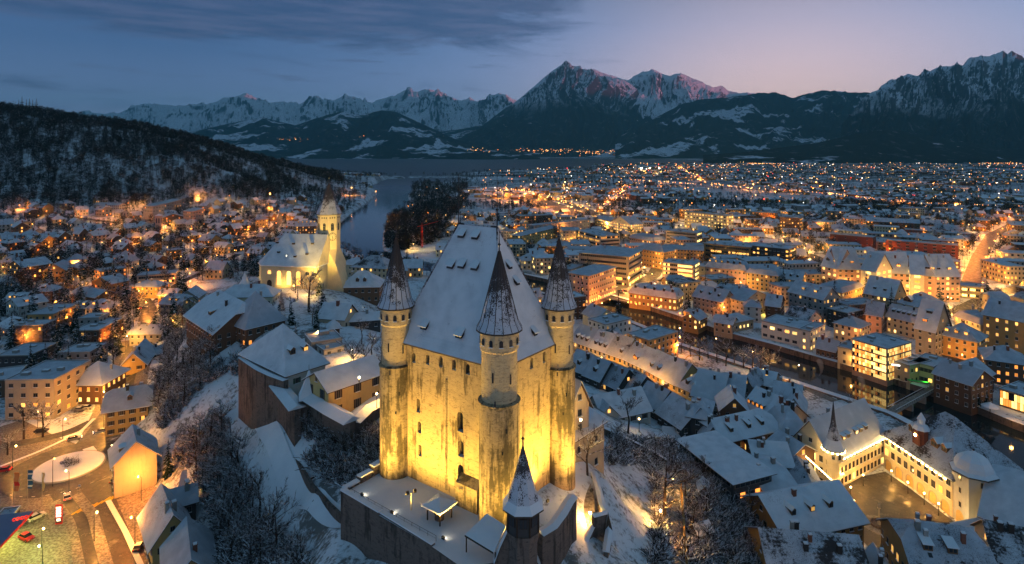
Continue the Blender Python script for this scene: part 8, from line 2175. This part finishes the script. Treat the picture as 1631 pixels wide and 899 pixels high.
for px, py, rz, c, lb, kw in [(42, 860, -22, 'red', 'red car with black roof on the greenish lit filling station yard', {}), (58, 827, 62, 'white', 'pale hatchback beside the filling station canopy', {}), (222, 874, 100, 'black', 'dark car with snow on its roof on the parking strip', dict(snow=True)), (187, 768, 75, 'black', 'dark car tucked between the roundabout and the blank gabled house', {}),
        (66, 689, 10, 'black', 'dark car parked under the bare trees by the cream apartment block', {}), (107, 795, 128, 'silver', 'car with lit headlights leaving the roundabout', dict(lights=True)), (118, 702, 35, 'grey', 'car with lit headlights entering the roundabout', dict(lights=True)), (160, 690, 215, 'blue', 'car with lit tail lights on the street above the roundabout', dict(lights=True)), (5, 752, 195, 'red', 'car with red tail lights at the left edge of the roundabout', dict(lights=True)),
        (228, 492, 80, 'blue', 'car with red tail lights at the top of the lit street', dict(lights=True)), (128, 655, 5, 'grey', 'grey car parked beside the bare tree below the pinkish roof', dict(snow=True)), (140, 652, 5, 'white', 'snow covered car next to the grey parked car', dict(snow=True)), (212, 598, 60, 'white', 'snowy car parked under the yellow gable', dict(snow=True))]:
    q = P(px, py, .2); car(q[0], q[1], R(rz), CB[c], lb, z=.32, **kw)
cr2 = random.Random(3)
for i in range(26):
    q = P(cr2.uniform(985, 1060), cr2.uniform(372, 480), 0)
    if not inrect(q[0], q[1], .5) or True:
        if any((r_[0] - q[0]) ** 2 + (r_[1] - q[1]) ** 2 < (r_[2] + 2) ** 2 for r_ in RECTS): continue
        car(q[0], q[1], cr2.choice([.4, 1.9, 2.1]), CB[cr2.choice(list(CB))], 'small car on the main street of the modern centre', snow=cr2.random() < .4, group='cars on the main street')

# castle path, its low wall, railings and bench
drape('castle_path', [tuple(P(*q)[:2]) for q in [(352, 562, 25.5), (392, 610, 26.5), (428, 680, 27), (465, 740, 27), (510, 795, 27), (560, 845, 27), (600, 880, 26.5), (660, 915, 26)]], 3.6, m_snow, dz=.25, kind='structure')
def rail(name, pts, label, cat='railing', h=1.0, step=2.0):
    v = MB(); pts = [np.array(q, float) for q in pts]
    for a, b in zip(pts[:-1], pts[1:]):
        L = np.linalg.norm(b - a); k = max(1, int(L / step))
        for i in range(k + 1): q = a + (b - a) * i / k; v.tube(q, q + (0, 0, h), .04, .04, m_metal, 4)
        for hh in (h, h * .5): v.tube(a + (0, 0, hh), b + (0, 0, hh), .035, .035, m_steel, 4)
    return tag(v.build(name), label, cat)
def gpt(px, py):
    q = P(px, py, 10)
    for _ in range(12): q = P(px, py, Hs(q[0], q[1]))
    return q
pw = [(462, 706), (480, 745), (502, 782), (530, 812), (562, 842), (595, 868), (640, 899)]
wall_run('path_wall', [(*gpt(x - 4, y + 2)[:2], gpt(x, y)[2] + 1.1, gpt(x, y)[2] - 2) for x, y in pw], .7, 'low dark rubble wall along the castle path', cap=False)
rail('path_railing', [gpt(x, y) for x, y in pw], 'thin metal railing along the snowy castle path')
q = gpt(499, 768); t = empty('park_bench', (q[0], q[1], q[2] + .1), R(60), 'snowy bench beside the castle path', 'bench')
v = MB(); v.box(-.9, .9, -.25, .25, .42, .5, m_wood, top=m_snow); v.build('seat', t); v = MB(); v.box(-.9, .9, .25, .31, .5, .9, m_wood); v.build('backrest', t)
for s in (-.7, .7): v = MB(); v.box(s - .05, s + .05, -.22, .22, 0, .42, m_metal); v.build('leg', t)
rail('lane_fence', [gpt(x, y) for x, y in [(965, 700), (1000, 722), (1050, 745), (1058, 800), (1062, 850), (1064, 900)]], 'low fence with snow along the hillside lane', 'fence', .9)
wall_run('lane_wall', [(*gpt(x, y)[:2], gpt(x, y)[2] + 1.3, gpt(x, y)[2] - 2) for x, y in [(1084, 770), (1087, 810), (1090, 850), (1094, 905)]], .5, 'lit wall on the right of the hillside lane', mat=WALL['ochre'], cap=False)
wall_run('garden_wall', [(*gpt(x, y)[:2], gpt(x, y)[2] + 1.6, gpt(x, y)[2] - 2) for x, y in [(962, 692), (1000, 708), (1040, 728), (1062, 742)]], .5, 'snow capped garden wall below the white house with dark shutters')
for i, (px, py) in enumerate([(1116, 858), (1122, 790)]):
    q = gpt(px, py); house_from(q[0], q[1], q[2], 4, 3.2, .4 + i, 2.3, 'tiny garden hut with pinkish snow roof in the hillside gardens, %s one' % ('lower', 'upper')[i], roof='gable', rh=1.5, wall='brown', rmat='deep', lit=0, chim=0, name='garden_hut', cat='hut', ov=.3)
# curved sculpture on the quay, red crane, pointed tent, parasol
q = P(1112, 585, 1); t = MB(); pv_ = None
for i in range(30):
    f = i / 29; a = -1.6 + 5.6 * f; p_ = (q[0] + 5 * f * math.sin(a) - 6 + 8 * f, q[1], 1 + 4.2 * abs(math.cos(a * .6)) + 4 * f)
    if pv_: t.tube(pv_, p_, .16, .16, m_sculpt if 'm_sculpt' in globals() else m_ymark, 5)
    pv_ = p_
tag(t.build('sculpture'), 'curving thin yellowish tube sculpture among the quay trees', 'sculpture')
q = P(672, 395, 0); t = empty('crane', (q[0], q[1], 0), R(30), 'small red construction crane beside the lakeside trees', 'crane')
v = MB()
for s in (-.7, .7):
    for u in (-.7, .7): v.tube((s, u, 0), (s, u, 22), .14, .14, m_red, 4)
for k in range(11): v.tube((-.7, -.7, 2 * k), (.7, -.7, 2 * k + 2), .1, .1, m_red, 4)
v.build('mast', t); v = MB(); v.tube((-5, 0, 22), (18, 0, 26), .3, .2, m_red, 4); v.tube((0, 0, 22), (0, 0, 26), .25, .2, m_red, 4); v.build('jib', t)
q = P(385, 470, 33); t = empty('pointed_pavilion', (q[0], q[1] + 3, 33), 0, 'small pavilion with pointed pale tent like roof behind the long hip roofed house', 'pavilion')
v = MB(); v.lathe([(2.2, 0), (2.2, 4)], WALL['brown'], 8); v.build('wall', t); v = MB(); v.lathe([(3.1, 4), (1.6, 6), (.05, 10)], m_snow, 8); v.build('roof', t)
q = P(1577, 660, 0); t = empty('parasol_roof', (q[0], q[1], 0), 0, 'small pointed snowy terrace roof by the river left of the glass cafe', 'pavilion')
v = MB(); v.tube((0, 0, 0), (0, 0, 3), .12, .12, m_wood); v.build('post', t); v = MB(); v.lathe([(2.9, 2.9), (2.85, 3.1), (.1, 4.6)], m_snow, 8); v.build('roof', t)
# awning and sign lights of the riverside shops
q = P(1462, 604, 4); v = MB(); v.box(-4, 4, -1.6, 0, 3.4, 3.6, plain('green_awning', (.03, .35, .08), .7)); o = v.build('awning', None, (q[0], q[1] - .5, 0), R(-28)); tag(o, 'green glowing awning over the river beside the footbridge', 'awning')
point_light('awning_glow', (q[0] + 2, q[1] - 2, 4.2), 260, (.35, 1, .1), .2)
q = P(1432, 582, 7); o = MB(); o.box(-4, 4, -.2, 0, 6.6, 7.3, emit('sign_band', (1, .95, .85), 2.0)); o = o.build('sign_band', None, (q[0], q[1] - .3, 0), R(-28)); tag(o, 'lit white sign band on the riverside restaurant', 'sign')
for px, py, e in [(1385, 580, 2500), (1350, 570, 900), (1600, 655, 900)]: q = P(px, py, 4); point_light('store_glow', (q[0], q[1] - 3, 4), e, YE, .5)
# stacks of smoke above two chimneys
def smoke(px, py, z, h, label):
    q = P(px, py, z); v = MB(); v.lathe([(.2, 0), (.5, h * .25), (.9, h * .55), (1.3, h * .85), (.6, h)], None, 10)
    for i in range(len(v.v)): a = v.v[i]; v.v[i] = (a[0] + .6 * math.sin(a[2] * .7) + a[2] * .12, a[1] + .3 * math.cos(a[2]), a[2])
    v.mats = [m_smoke]; v.m = [0] * len(v.f); tag(v.build('chimney_smoke', None, tuple(q)), kind='stuff')
m_smoke = bpy.data.materials.new('smoke'); m_smoke.use_nodes = True; sn_ = NT(m_smoke.node_tree); sn_.n.clear()
s1 = sn_.add('ShaderNodeVolumePrincipled'); s1.inputs['Color'].default_value = (.85, .82, .8, 1); s1.inputs['Density'].default_value = .22; sn_.link(s1.outputs[0], sn_.add('ShaderNodeOutputMaterial').inputs['Volume'])
for a in [(447, 510, 52, 8, 0), (1458, 398, 32, 12, 0), (352, 448, 44, 8, 0), (1305, 600, 10, 7, 0), (1370, 625, 8, 6, 0)]: smoke(*a)
print('lamps', LAMPS[0])
